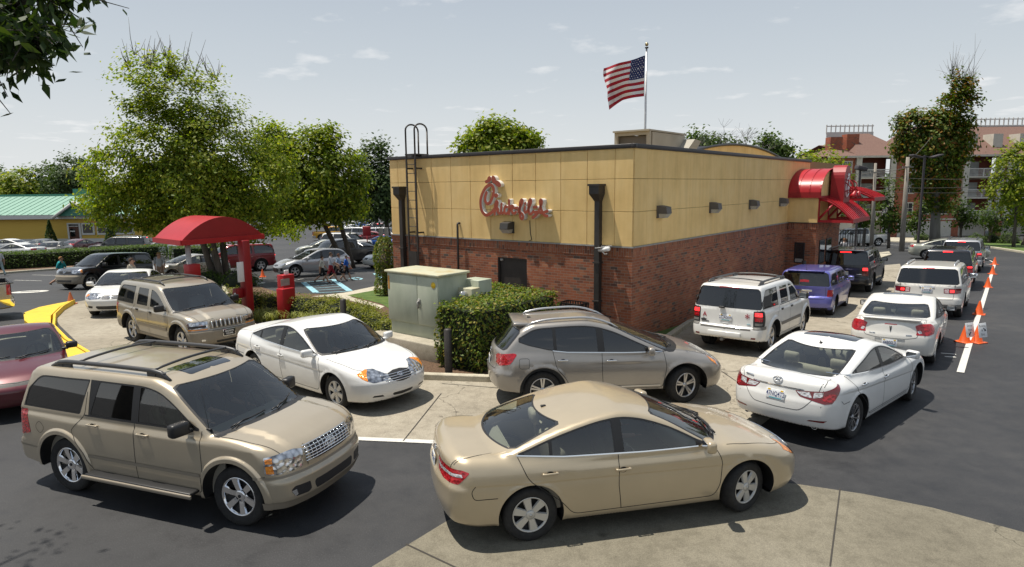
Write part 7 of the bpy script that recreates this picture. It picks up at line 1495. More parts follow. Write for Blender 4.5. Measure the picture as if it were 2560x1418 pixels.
# ------------------------------------------------------------------ car models
def V(name, view, pts, mt, **k): return dict(name=name, view=view, pts=pts, mat=mt, **k)
def side_set(dlo, panes, doors, glass_f='glass', glass_r='glass', lim=0.25, frame='black'):
	"""doors, then the dark window surround, then each pane"""
	out = []
	for i, dr in enumerate(doors): out.append(V('door', 'S', dr, 'paint', id=i, r=0.06, lim=0.2))
	if dlo: out.append(V('window_frame', 'S', dlo, frame, r=0.03, off=-0.002, lim=lim, id=99))
	for i, (pn, of, g) in enumerate(panes): out.append(V('window', 'S', pn, g, id=i, r=0.035, off=-0.006, of='door' if of is not None else None, ofid=of, lim=lim))
	return out
CAMRY = dict(cat='car', wb=2.776, hw=0.905, tyre=0.328, step=0.038, tw=0.215, arch=0.385, rimk=0.66,
	front=[(0.15, 2.20), (0.25, 2.31), (0.42, 2.37), (0.55, 2.365), (0.68, 2.30), (0.80, 2.20), (0.95, 2.05)],
	rear=[(0.20, -2.26), (0.32, -2.38), (0.55, -2.43), (0.70, -2.43), (0.80, -2.39), (1.0, -2.36), (1.12, -2.30)],
	top=[(-2.45, 1.085), (-2.36, 1.09), (-2.1, 1.085), (-1.7, 1.07), (-1.3, 1.03), (-0.5, 0.97), (0.6, 0.955), (1.15, 0.965), (1.5, 0.92), (1.9, 0.83), (2.2, 0.72), (2.45, 0.60)],
	plan=[(-2.5, 0.90), (-2.0, 0.955), (-1.2, 1.0), (0.5, 1.0), (1.4, 0.985), (2.0, 0.945), (2.4, 0.91)],
	side=[(0.15, 0.10), (0.25, 0.05), (0.38, 0.022), (0.55, 0.006), (0.68, 0.0), (0.78, 0.004), (0.88, 0.02), (0.95, 0.045), (1.1, 0.12), (1.3, 0.25)],
	bot=[(-2.5, 0.30), (-1.9, 0.24), (-0.9, 0.21), (1.0, 0.20), (1.9, 0.20), (2.4, 0.24)],
	roof=[(-2.0, 1.22), (-1.4, 1.36), (-1.0, 1.412), (-0.5, 1.434), (-0.15, 1.438), (0.25, 1.424), (0.7, 1.37)],
	cabw=[(-2.1, 0.76), (-1.5, 0.82), (-0.8, 0.86), (0.2, 0.868), (0.8, 0.855), (1.3, 0.80)], belt=0.94, tumble=(0.28, 0.22),
	ws=((1.20, 0.95), (0.30, 1.42)), bl=((-1.90, 1.05), (-1.03, 1.44)), cws=0.17, cbl=0.13, rwk=0.22, rqk=0.35, rc=0.05, rcrown=0.028, rb=0.05,
	cf=0.34, pf=2.5, cr=0.20, rf=0.20, rr=0.14, rt=0.10, crown=0.055, flare=(0.008, 0.05), z0=0.58,
	crease=((0.77, -2.2, 0.70, 1.3, 0.012, 0.10),),
	mirror=(0.80, 0.955, 'paint'), mirsz=(0.12, 0.22, 0.145), handles=((-0.28, 0.79, 'paint', 0.19), (-1.17, 0.83, 'paint', 0.19)), trimcol='int_tan', dashcol='int_beige', rim=RIM['hub7'], shelf=-1.75, seatx=(0.1, -0.62), seatz=0.32, back=0.52, blc=(0.16, 0.90, 0.05),
	gh=dict(x=(-1.62, 1.05), belt=[(1.05, 0.955), (0.0, 0.965), (-1.0, 1.0), (-1.62, 1.05)], lim=0.62, mt=0.012,
		doors=[dict(low=[(0.93, 0.95), (1.02, 0.75), (1.00, 0.45), (0.93, 0.30), (-0.30, 0.30), (-0.33, 0.95)], xr=-0.33, xf=0.88), dict(low=[(-0.31, 0.95), (-0.28, 0.30), (-0.88, 0.30), (-1.05, 0.50), (-1.42, 0.78), (-1.52, 1.03)], xr=-1.5, xf=-0.31)],
		frames=[(-1.52, 1.0, 0.0, 0.0)], panes=[(-0.25, 0.68, -0.02, 0, 'glass', 0), (-1.12, -0.37, 0, -0.02, 'glassdk', 1), (-1.52, -1.16, 0.0, 0.0, 'glassdk', 1)]),
	feats=[
		V('hood', 'T', [(1.25, 0), (1.23, 0.30), (1.13, 0.62), (1.02, 0.80), (1.35, 0.80), (1.85, 0.71), (2.10, 0.50), (2.21, 0.25), (2.24, 0)], 'paint', mid=1, lim=0.2, r=0.04),
		V('trunk_lid', 'T', [(-1.90, 0), (-1.88, 0.5), (-1.80, 0.64), (-2.1, 0.70), (-2.5, 0.69), (-2.5, 0)], 'paint', mid=1, lim=0.15, r=0.0),
		V('trunk_lid', 'R', [(0, 1.09), (0.68, 1.09), (0.62, 0.80), (0.46, 0.66), (0, 0.66)], 'paint', mid=1, lim=0.35)]
	+ [V('headlight', 'PF', [(18, 0.66), (27, 0.61), (44, 0.60), (56, 0.665), (66, 0.745), (60, 0.80), (47, 0.79), (32, 0.735)], 'headlamp', r=2.0, off=0.002, lim=0),
		V('turn_signal', 'PF', [(50, 0.63), (56, 0.665), (66, 0.745), (60, 0.80), (56, 0.79)], 'amber', off=0.003, lim=0),
		V('grille', 'PF', [(0, 0.73), (9, 0.73), (14, 0.72), (23, 0.70), (19, 0.60), (12, 0.555), (0, 0.54)], 'grillemesh', mid=1, r=1.2, lim=0),
		V('lower_grille', 'PF', [(0, 0.355), (17, 0.36), (19, 0.335), (16, 0.30), (0, 0.285)], 'grillemesh', mid=1, lim=0),
		V('fog_vent', 'PF', [(33, 0.36), (44, 0.365), (46, 0.33), (31, 0.32)], 'grillemesh', lim=0),
		V('taillight', 'PR', [(20, 0.94), (30, 0.925), (58, 0.94), (64, 0.915), (56, 0.78), (38, 0.77), (24, 0.80)], 'red', r=1.5, off=0.002, lim=0),
		V('reverse_lens', 'PR', [(23, 0.895), (32, 0.875), (58, 0.895), (59, 0.862), (32, 0.84), (24, 0.86)], 'clearlens', off=0.0035, lim=0)],
	seams=[('S', [(0.93, 0.935), (1.02, 0.75), (1.00, 0.45), (0.93, 0.30), (-0.29, 0.30), (-0.88, 0.30), (-1.05, 0.50), (-1.42, 0.78), (-1.53, 1.03)], dict(r=0.08)), ('S', [(-0.29, 0.30), (-0.33, 0.6), (-0.33, 0.965)], {}),
		('T', [(1.12, 0.80), (1.35, 0.80), (1.85, 0.71), (2.10, 0.50), (2.21, 0.25), (2.24, 0)], dict(r=0.06)), ('S', [(-1.78, 0.60), (-2.05, 0.60), (-2.08, 0.70), (-2.03, 0.76)], dict(r=0.05)),
		('T', [(-1.80, 0.64), (-2.1, 0.70), (-2.36, 0.69)], {}), ('R', [(0.68, 1.07), (0.66, 0.94)], {})],
	trims=[('S', [(0.90, 0.957), (0.0, 0.967), (-1.0, 1.002), (-1.54, 1.047)], 'chrome', dict(wd=0.014, off=0.003))],
	extras=[bars('F', lambda z: 0.44 - abs(z - 0.69) * 0.9, (0.575, 0.61, 0.645, 0.68), 0.0085, 'chrome'), emblem('F', 0, 0.655, 'rings', 0.062), emblem('R', 0, 0.93, 'rings', 0.05), plate('R', 0, 0.80, '38A52W7'), antenna(-1.0, 0, 0.02)])
def upd(d, **k): d = dict(d); d.update(k); return d
def suv(wb, hw, H, xF, xR, tyre, belt, hz, cowl, wst, rtop, gh_, feats=(), **k):
	cx, cz = cowl; zc = k.pop('rearx', 0.08)
	d = dict(cat='suv', wb=wb, hw=hw, tyre=tyre, belt=belt, step=0.045, tw=0.24, cap=0.75, z0=0.66, arch=tyre + 0.075, archdz=0.02,
		front=[(0.18, xF - 0.20), (0.30, xF - 0.06), (0.45, xF), (0.62, xF), (0.70, xF - 0.045), (hz - 0.10, xF - 0.08), (hz + 0.03, xF - 0.16), (hz + 0.2, xF - 0.5)],
		rear=[(0.25, xR + 0.16), (0.36, xR + 0.03), (0.48, xR), (0.66, xR + 0.01), (0.72, xR + 0.06), (belt, xR + zc), (belt + 0.3, xR + zc + 0.06), (H, xR + zc + 0.2)],
		top=[(xR - 0.1, belt + 0.02), (-0.5, belt), (cx - 0.4, cz - 0.01), (cx, cz), ((cx + xF) / 2, cz - (cz - hz) * 0.34), (xF - 0.25, hz + 0.015), (xF - 0.05, hz - 0.07), (xF + 0.1, hz - 0.2)],
		plan=[(xR - 0.1, 0.93), (xR + 0.6, 0.985), (-0.6, 1.0), (0.9, 1.0), (xF - 0.4, 0.965), (xF + 0.1, 0.93)],
		side=[(0.2, 0.09), (0.32, 0.045), (0.45, 0.02), (0.62, 0.004), (0.75, 0.0), (belt - 0.12, 0.006), (belt, 0.03), (belt + 0.15, 0.09), (1.9, 0.3)],
		bot=[(xR - 0.1, 0.40), (xR + 0.5, 0.33), (-0.8, 0.30), (1.0, 0.30), (xF - 0.3, 0.27), (xF, 0.30)],
		roof=[(xR - 0.2, H - 0.10), (xR + 0.5, H - 0.025), (-0.4, H), (0.2, H - 0.005), (0.7, H - 0.05), (1.2, H - 0.15)],
		cabw=[(xR - 0.2, hw - 0.075), (-1.0, hw - 0.035), (0.4, hw - 0.04), (1.0, hw - 0.06), (1.5, hw - 0.10)], tumble=(0.16, 0.10),
		ws=((cx + 0.06, cz - 0.02), wst), bl=((xR + zc, belt), rtop), cws=0.14, cbl=0.09, rwk=0.16, rqk=0.10, rc=0.07, rcrown=0.035, rb=0.02,
		cf=0.20, pf=2.8, cr=0.10, pr=3.0, rf=0.13, rr=0.10, rt=0.07, crown=0.035, flare=(0.014, 0.07),
		mirror=(cx - 0.42, belt + 0.01, 'black'), mirsz=(0.13, 0.23, 0.17), gh=gh_, feats=list(feats), rim=RIM["five_wide"], seatx=(0.15, -0.75), seatz=0.55, back=0.58, trimcol='int_grey', blc=(0.10, 0.86, 0.05), blg='privacy', wsc=(0.0, 0.94, 0.045, 0.10))
	d.update(k); return d
def sedan(wb, hw, H, xF, xR, tyre, gh, feats=(), hz=0.74, cowl=(1.14, 0.955), wst=(0.26, 1.42), blb=(-1.95, 1.04), blt=(-1.0, 1.43), deck=1.08, belt=0.94, **k):
	s = upd(CAMRY); s.pop('crease', None)
	cx, cz = cowl
	s.update(wb=wb, hw=hw, tyre=tyre, belt=belt, arch=tyre + 0.055, step=0.045,
		front=[(0.15, xF - 0.17), (0.25, xF - 0.06), (0.42, xF), (0.55, xF), (hz - 0.06, xF - 0.06), (hz + 0.06, xF - 0.17), (0.95, xF - 0.32)],
		rear=[(0.20, xR + 0.17), (0.32, xR + 0.05), (0.55, xR), (0.70, xR + 0.01), (0.80, xR + 0.04), (1.0, xR + 0.08), (1.12, xR + 0.14)],
		top=[(xR, deck - 0.01), (xR + 0.08, deck), (xR + 0.35, deck - 0.005), (blb[0] + 0.2, deck - 0.03), (-1.2, belt + 0.07), (-0.4, belt + 0.02), (0.6, belt + 0.01), (cx, cz), ((cx + xF) / 2 - 0.1, cz - (cz - hz) * 0.30), (xF - 0.35, hz + 0.06), (xF - 0.1, hz - 0.05), (xF + 0.1, hz - 0.16)],
		plan=[(xR - 0.05, 0.90), (xR + 0.45, 0.955), (-1.1, 1.0), (0.5, 1.0), (1.35, 0.985), (xF - 0.35, 0.94), (xF + 0.05, 0.90)],
		bot=[(xR, 0.30), (xR + 0.5, 0.24), (-0.9, 0.21), (1.0, 0.20), (xF - 0.4, 0.20), (xF, 0.24)],
		roof=[(blt[0] - 0.9, H - 0.27), (blt[0] - 0.4, H - 0.13), (blt[0], H - 0.055), (-0.5, H - 0.01), (-0.15, H), (0.25, H - 0.02), (0.7, H - 0.10)],
		ws=((cx + 0.05, cz - 0.005), wst), bl=(blb, blt), gh=gh, feats=list(feats), extras=[], seams=[], trims=[], mirror=(cx - 0.36, belt + 0.015, 'paint'), handles=((-0.28, 0.79, 'paint', 0.19), (-1.17, 0.83, 'paint', 0.19)))
	s.update(k); return s
def sedan_gh(wb, belt=0.955, xr=-1.6, b=-0.3, xf=0.9, up=0.08, fr=None, panes=None, glf='glass', glr='glassdk', lowz=0.30, q=-1.14, hinge=0.95):
	ra = -wb / 2; bl = [(xf + 0.15, belt), (0.0, belt + 0.01), (-1.0, belt + up * 0.55), (xr, belt + up)]
	return dict(x=(xr, xf + 0.12), belt=bl, lim=0.64, mt=0.012,
		doors=[dict(low=[(hinge - 0.02, belt), (hinge + 0.07, 0.75), (hinge + 0.05, 0.45), (hinge - 0.02, lowz), (b, lowz), (b - 0.03, belt)], xr=b - 0.03, xf=hinge - 0.07), dict(low=[(b - 0.01, belt), (b + 0.02, lowz), (ra + 0.50, lowz), (ra + 0.34, 0.50), (ra - 0.03, 0.79), (xr + 0.10, belt + up)], xr=xr + 0.12, xf=b - 0.01)],
		frames=fr or [(xr + 0.03, xf + 0.05, 0, 0)], panes=panes or [(b + 0.06, hinge - 0.26, -0.02, 0, glf, 0), (q + 0.03, b - 0.06, 0, -0.02, glr, 1), (xr + 0.03, q - 0.01, 0, 0, glr, 1)])
def sedan_seams(wb, belt=0.955, b=-0.3, hinge=0.95, xr=-1.6, up=0.08, xF=2.3, hw=0.9, lowz=0.30):
	ra = -wb / 2
	return [('S', [(hinge - 0.02, belt), (hinge + 0.07, 0.75), (hinge + 0.05, 0.45), (hinge - 0.02, lowz), (b + 0.01, lowz), (ra + 0.50, lowz), (ra + 0.34, 0.50), (ra - 0.03, 0.79), (xr + 0.08, belt + up)], dict(r=0.08)), ('S', [(b + 0.01, lowz), (b - 0.03, 0.6), (b - 0.03, belt + 0.01)], {}),
		('T', [(hinge + 0.15, hw * 0.88), (hinge + 0.4, hw * 0.88), (xF - 0.5, hw * 0.78), (xF - 0.26, hw * 0.55), (xF - 0.15, hw * 0.27), (xF - 0.12, 0)], dict(r=0.06))]
def suv_gh(belt, xf, hinge, b, r, ra, xq, pd, lowz=0.42, q=(None,), glf='glass', glr='privacy', frame='black', lim=0.8, mt=0.03, sl=0.0, bz=None, dr=0.05, bup=0.0, paneb=0.06):
	"""hinge..b front door, b..r rear door (arch at ra), xq..r quarter glass down to xq"""
	bl = [(xf + 0.2, belt), (-0.3, belt), (xq - 0.1, belt + bup)]
	d = dict(x=(xq - 0.05, xf + 0.15), belt=bl, lim=lim, mt=mt, r=0.04,
		doors=[dict(low=[(hinge, belt), (hinge + 0.02, 0.75), (hinge, lowz), (b, lowz), (b, belt)], xr=b, xf=hinge - 0.02), dict(low=[(b - 0.005, belt), (b - 0.005, lowz), (ra + 0.55, lowz), (ra + 0.44, 0.66), (ra + 0.20, 0.92), (r, belt)], xr=r, xf=b - 0.005)],
		frames=[(r + 0.06, hinge - 0.04, 0.0, 0.0, frame)] if frame else [], panes=[(b + paneb, hinge - 0.10, 0, 0, glf, 0), (r + paneb + 0.02, b - paneb, sl, 0, glr, 1)])
	if xq is not None and q: d['frames'].append((xq, r - 0.10, sl, sl, 'black')); d['panes'].append((xq + 0.02, r - 0.12, sl, sl, glr, None))
	return d
def suv_seams(belt, hinge, b, r, ra, lowz=0.42, hood=None):
	o = [('S', [(hinge, belt), (hinge + 0.02, 0.75), (hinge, lowz), (b, lowz), (ra + 0.55, lowz), (ra + 0.44, 0.66), (ra + 0.20, 0.92), (r, belt), (r + 0.02, belt + 0.3)], dict(r=0.06)), ('S', [(b, lowz), (b, belt)], {})]
	if hood: o.append(('T', hood, dict(r=0.05)))
	return o
EXPLORER = suv(2.889, 0.915, 1.735, 2.28, -2.47, 0.378, 1.13, 1.00, (1.26, 1.145), (0.50, 1.70), (-2.18, 1.68),
	suv_gh(1.165, 1.1, 0.98, -0.10, -0.98, -1.444, -2.20, None, sl=0.30, lim=0.86, mt=0.035, lowz=0.40),
	[V('hood', 'T', [(1.40, 0), (1.38, 0.40), (1.25, 0.74), (1.4, 0.79), (1.7, 0.78), (2.05, 0.70), (2.12, 0.50), (2.16, 0)], 'paint', mid=1, lim=0.3),
     V('headlight', 'PF', [(38, 0.745), (37, 0.95), (45, 0.975), (60, 0.965), (67, 0.95), (66, 0.75), (55, 0.735)], 'headlamp', r=1.2, off=0.003, lim=0), V('turn_signal', 'PF', [(60.5, 0.875), (61, 0.94), (66, 0.93), (65.5, 0.88)], 'amber', off=0.005), V('turn_signal', 'PF', [(59.5, 0.755), (60.5, 0.855), (65.5, 0.85), (65, 0.76)], 'amber', off=0.005),
     V('grille_surround', 'PF', [(0, 1.0), (20, 1.0), (35, 0.985), (33, 0.745), (20, 0.735), (0, 0.735)], 'paint', mid=1, lim=0, off=0.012), V('grille', 'PF', [(0, 0.97), (20, 0.97), (32, 0.955), (29, 0.78), (20, 0.77), (0, 0.77)], 'grillemesh', mid=1, lim=0, off=0.004, r=1),
     V('lower_grille', 'PF', [(0, 0.54), (27, 0.54), (29, 0.51), (27, 0.42), (0, 0.42)], 'grillemesh', mid=1, lim=0, r=1), V('fog_vent', 'PF', [(33, 0.55), (46, 0.56), (49, 0.52), (46, 0.43), (35, 0.42), (32, 0.45)], 'grillemesh', lim=0, r=1.2), V('fog_lamp', 'PF', [(45, 0.52), (48.5, 0.51), (46, 0.435), (44, 0.45)], 'foglamp', lim=0, off=0.004),
     V('taillight', 'PR', [(52, 1.12), (66, 1.12), (70, 0.80), (60, 0.76), (54, 0.80)], 'red', lim=0, r=1, off=0.003),
     V('sunroof', 'T', [(0.36, 0), (0.36, 0.36), (-0.06, 0.38), (-0.06, 0)], 'sunroof', mid=1, lim=0.3, off=0.002, r=0.05)],
	seams=suv_seams(1.165, 0.98, -0.10, -0.98, -1.444, 0.40, [(0.98, 0.78), (1.2, 0.82), (1.7, 0.79), (2.06, 0.71), (2.12, 0.50)]) + [('PF', [(66, 0.72), (75, 0.70), (85, 0.695)], {}), ('S', [(-1.75, 0.90), (-1.85, 1.0), (-1.95, 0.90), (-1.85, 0.80)], dict(closed=True, r=0.1, wd=0.006))],
	trims=[('S', [(0.95, 0.615), (-0.95, 0.615)], 'cladtan', dict(wd=0.045, off=0.007)), ('PF', [(a, 0.70) for a in range(0, 78, 3)], 'cladtan', dict(wd=0.03, off=0.004)), ('S', [(0.86, 1.158), (-0.98, 1.158)], 'black', dict(wd=0.02, off=0.004)), ('PF', [(a, 0.345) for a in range(0, 70, 3)], 'cladtan', dict(wd=0.10, off=0.004)), ('PR', [(a, 0.60) for a in range(0, 80, 4)], 'cladtan', dict(wd=0.02, off=0.004))],
	flare=(0.030, 0.075), flsoft=0.3, hoodbulge=(0.025, 0.62, 0.10, 0.9), rim=RIM['six'], handles=((0.06, 1.02, 'paint', 0.2), (-0.82, 1.04, 'paint', 0.2)), cf=0.25, step=0.036,
	rails=[dict(x0=0.30, x1=-1.85, y=0.63, h=0.075, rad=0.032, mat='rail_dark', end=0.10, cross=(0.02, -1.35), solid=1)], mirror=(0.80, 1.165, 'black'), mirsz=(0.13, 0.24, 0.17), trimcol='int_tan', dashcol='int_beige',
	extras=[bars('F', lambda z: 0.46, (0.795, 0.83, 0.865, 0.90, 0.935, 0.965), 0.008, 'chrome', off=0.018), posts('F', np.linspace(-0.42, 0.42, 13), 0.785, 0.96, 0.005, 'chrome', off=0.018), emblem('F', 0, 0.88, 'disc', 0.10, 'chrome'), emblem('F', 0, 0.88, 'oval', 0.08, 'rail_dark'),
		solid_box('running_board', (0.0, 0.95, 0.40), (1.80, 0.17, 0.045), 'black', 0.02, both=True), solid_box('running_board_edge', (0.0, 1.045, 0.385), (1.86, 0.028, 0.05), 'cladtan', 0.012, both=True),
		emblem('T', 0, 0, 'bar', 0.001), antenna(1.05, -0.80, 0.6, -0.15, 0.003)])
EXPLORER['extras'] = [e for i, e in enumerate(EXPLORER['extras']) if i not in (6,)]
ROGUE = suv(2.69, 0.90, 1.60, 2.26, -2.32, 0.358, 1.02, 0.80, (1.18, 1.06), (0.02, 1.57), (-1.72, 1.55), None,
	[V('tailgate', 'R', [(0, 1.05), (0.56, 1.05), (0.55, 0.74), (0, 0.72)], 'paint', mid=1, lim=0.3),
     V('headlight', 'PF', [(42, 0.70), (48, 0.80), (62, 0.90), (67, 0.92), (66, 0.82), (56, 0.70)], 'headlamp', r=1.2, off=0.003, lim=0), V('turn_signal', 'PF', [(57, 0.71), (66, 0.82), (66.5, 0.89), (62, 0.84), (57, 0.78)], 'amber', off=0.005, lim=0),
     V('grille', 'PF', [(0, 0.78), (22, 0.77), (16, 0.62), (0, 0.62)], 'grillemesh', mid=1, lim=0), V('lower_grille', 'PF', [(0, 0.48), (34, 0.46), (30, 0.34), (0, 0.32)], 'grillemesh', mid=1, lim=0),
     V('taillight', 'PR', [(36, 0.97), (44, 1.03), (68, 1.07), (73, 1.05), (66, 0.88), (52, 0.83), (40, 0.85)], 'red', r=1.6, off=0.004, lim=0), V('reverse_lens', 'PR', [(36.5, 0.96), (39, 0.98), (41, 0.88), (39.5, 0.87)], 'clearlens', off=0.006, lim=0)],
	front=[(0.18, 2.05), (0.28, 2.18), (0.45, 2.25), (0.60, 2.26), (0.72, 2.23), (0.85, 2.12), (1.0, 1.85)], rear=[(0.25, -2.12), (0.36, -2.26), (0.55, -2.31), (0.66, -2.32), (0.80, -2.26), (0.95, -2.235), (1.05, -2.21), (1.3, -2.05), (1.6, -1.8)],
	top=[(-2.4, 1.10), (-1.6, 1.09), (-0.5, 1.05), (0.6, 1.03), (1.15, 1.06), (1.6, 0.99), (1.95, 0.87), (2.2, 0.72), (2.4, 0.6)], bl=((-2.22, 1.05), (-1.70, 1.58)), cbl=0.16, cr=0.24, cf=0.36, rf=0.2, rr=0.18, pr=2.3, rt=0.12, rb=0.06,
	side=[(0.2, 0.10), (0.30, 0.055), (0.42, 0.03), (0.58, 0.008), (0.72, 0.0), (0.85, 0.012), (0.98, 0.045), (1.15, 0.10), (1.9, 0.3)], tumble=(0.22, 0.22), cabw=[(-2.5, 0.72), (-1.6, 0.80), (-0.8, 0.845), (0.4, 0.855), (1.0, 0.83), (1.5, 0.78)], roof=[(-2.4, 1.47), (-1.8, 1.545), (-1.2, 1.60), (-0.5, 1.625), (0.0, 1.605), (0.5, 1.53), (1.0, 1.42)],
	gh=dict(x=(-1.80, 1.0), belt=[(1.1, 1.03), (0.2, 1.035), (-0.9, 1.07), (-1.25, 1.12), (-1.6, 1.20), (-1.8, 1.27)], lim=0.78, mt=0.015, r=0.05,
		doors=[dict(low=[(0.92, 1.03), (0.97, 0.75), (0.90, 0.36), (-0.22, 0.36), (-0.25, 1.04)], xr=-0.25, xf=0.85), dict(low=[(-0.255, 1.04), (-0.225, 0.36), (-0.80, 0.36), (-0.93, 0.60), (-1.10, 0.80), (-1.16, 1.10)], xr=-1.15, xf=-0.26)],
		frames=[(-1.78, 0.98, 0.0, 0.0)], panes=[(-0.19, 0.60, -0.06, 0, 'glassdk', 0), (-1.08, -0.32, -0.03, -0.04, 'privacy', 1), (-1.76, -1.14, 0.0, -0.03, 'privacy', None)]),
	seams=[('S', [(0.92, 1.03), (0.97, 0.75), (0.90, 0.36), (-0.22, 0.36), (-0.80, 0.36), (-0.93, 0.60), (-1.10, 0.80), (-1.16, 1.10)], dict(r=0.07)), ('S', [(-0.22, 0.36), (-0.25, 0.7), (-0.25, 1.04)], {}), ('S', [(-1.60, 0.80), (-1.60, 0.98), (-1.78, 0.98), (-1.78, 0.80)], dict(closed=True, r=0.04, wd=0.006)), ('T', [(0.95, 0.74), (1.3, 0.74), (1.8, 0.64), (2.08, 0.4), (2.13, 0)], dict(r=0.1)), ('R', [(0.56, 1.05), (0.55, 0.745), (0, 0.725)], {})],
	trims=[('S', [(0.86, 0.405), (-0.78, 0.405)], 'rail_silver', dict(wd=0.022, off=0.012)), ('S', [(0.9, 1.035), (0.2, 1.04), (-0.9, 1.075), (-1.16, 1.105)], 'chrome', dict(wd=0.012, off=0.004))],
	rim=RIM['twin5'], handles=((-0.08, 0.90, 'chrome', 0.19), (-0.98, 0.93, 'chrome', 0.19)), mirror=(0.66, 1.03, 'paint'), mirsz=(0.12, 0.2, 0.15), tumble_=0, blc=(0.12, 0.74, 0.06), blg='privacy', flare=(0.012, 0.07), step=0.038, topsm=0.04, rqk=0.12, cat='crossover', z0=0.62,
	rails=[dict(x0=0.10, x1=-1.62, y=lambda t: 0.575 - 0.03 * t, h=0.06, rad=0.022, mat='rail_silver', end=0.25)], seatx=(0.1, -0.75), seatz=0.48,
	extras=[solid_box('rear_spoiler', (-1.70, 0.0, 1.545), (0.30, 1.06, 0.07), 'paint', 0.03, rot=Matrix.Rotation(0.02, 3, 'Y')), antenna(-1.50, 0, 0.22, -0.9), plate('R', 0, 0.80, '4B19R72'), emblem('R', 0, 0.98, 'ring', 0.05), emblem('R', 0.30, 0.70, 'bar', 0.12)])
def sym(): pass
SONATA = sedan(2.795, 0.917, 1.455, 2.36, -2.42, 0.345, sedan_gh(2.795, 0.965, xr=-1.72, b=-0.32, up=0.11, q=-1.30),
	[V('trunk_lid', 'T', [(-1.95, 0), (-1.93, 0.5), (-1.85, 0.62), (-2.15, 0.68), (-2.6, 0.66), (-2.6, 0)], 'paint', mid=1, lim=0.15), V('trunk_lid', 'R', [(0, 1.09), (0.66, 1.09), (0.60, 0.84), (0.44, 0.64), (0.36, 0.58), (0, 0.57)], 'paint', mid=1, lim=0.35),
     V('taillight', 'PR', [(23, 0.885), (34, 0.895), (50, 0.915), (68, 1.005), (71, 1.0), (64, 0.86), (57, 0.735), (50, 0.725), (36, 0.775), (28, 0.80)], 'reddark', r=1.0, off=0.003, lim=0), V('reverse_lens', 'PR', [(24.5, 0.875), (38, 0.885), (40, 0.80), (29, 0.82)], 'clearlens', off=0.005, lim=0), V('reverse_lens', 'PR', [(42, 0.885), (50, 0.90), (49, 0.83), (41, 0.80)], 'clearlens', off=0.005, lim=0, id=1),
     V('brake_lamp', 'PR', [(48, 0.80), (51, 0.86), (57, 0.885), (62, 0.87), (61, 0.80), (57, 0.755), (51, 0.76)], 'red', r=1.5, off=0.006, lim=0),
     V('reflector', 'PR', [(36, 0.435), (38, 0.455), (53, 0.465), (50, 0.43)], 'reddark', off=0.003, lim=0), V('sunroof', 'T', [(0.26, 0), (0.24, 0.44), (-0.50, 0.46), (-0.5, 0)], 'sunroof', mid=1, lim=0.3, off=0.002, r=0.06),
     V('headlight', 'PF', [(28, 0.68), (40, 0.62), (55, 0.66), (70, 0.83), (60, 0.82), (42, 0.75)], 'headlamp', r=1.0, off=0.002, lim=0), V('grille', 'PF', [(0, 0.76), (20, 0.74), (24, 0.6), (0, 0.52)], 'grillemesh', mid=1, lim=0)],
	wst=(0.10, 1.42), blb=(-2.12, 1.06), blt=(-0.86, 1.46), deck=1.085, cowl=(1.20, 0.965), hz=0.74, bot=[(-2.42, 0.34), (-1.9, 0.27), (-0.9, 0.20), (1.0, 0.20), (1.95, 0.20), (2.36, 0.24)],
	crease=((0.88, -2.1, 0.66, 1.3, 0.022, 0.14),), cr=0.26, rr=0.16, pr=2.4, blc=(0.13, 0.885, 0.04), cabw=[(-2.2, 0.76), (-1.5, 0.81), (-0.8, 0.855), (0.2, 0.865), (0.8, 0.85), (1.3, 0.80)], step=0.038,
	seams=sedan_seams(2.795, 0.965, xr=-1.72, b=-0.32, up=0.11, xF=2.36) + [('T', [(-1.85, 0.62), (-2.15, 0.68), (-2.32, 0.665)], {}), ('R', [(0.66, 1.08), (0.60, 0.84), (0.44, 0.64), (0.36, 0.585), (0, 0.575)], dict(r=0.04)), ('S', [(-2.02, 0.76), (-1.95, 0.70), (-1.74, 0.70)], {})],
	trims=[('S', [(0.98, 0.965), (0.0, 0.972), (-1.0, 1.02), (-1.68, 1.075)], 'chrome', dict(wd=0.016, off=0.003)), ('PR', [(a, 0.905) for a in range(0, 34, 3)], 'chrome', dict(wd=0.018, off=0.006)), ('S', [(0.85, 0.335), (-0.9, 0.335)], 'gap', dict(wd=0.01, off=0.002))],
	rim=RIM['ten'], handles=((-0.30, 0.825, 'chrome', 0.19), (-1.22, 0.875, 'chrome', 0.19)), mirror=(0.80, 0.975, 'paint'),
	extras=[plate('R', 0, 0.765, '47NQ4T2'), emblem('R', 0, 1.0, 'oval', 0.075), emblem('R', 0.50, 0.97, 'text:SONATA', 0.045, 'chrome') if False else emblem('R', 0.50, 0.975, 'bar', 0.16), antenna(-0.80, 0, 0.07, -0.7, 0.012), exhaust(-2.22, 0.56, 0.33, 0.05)])
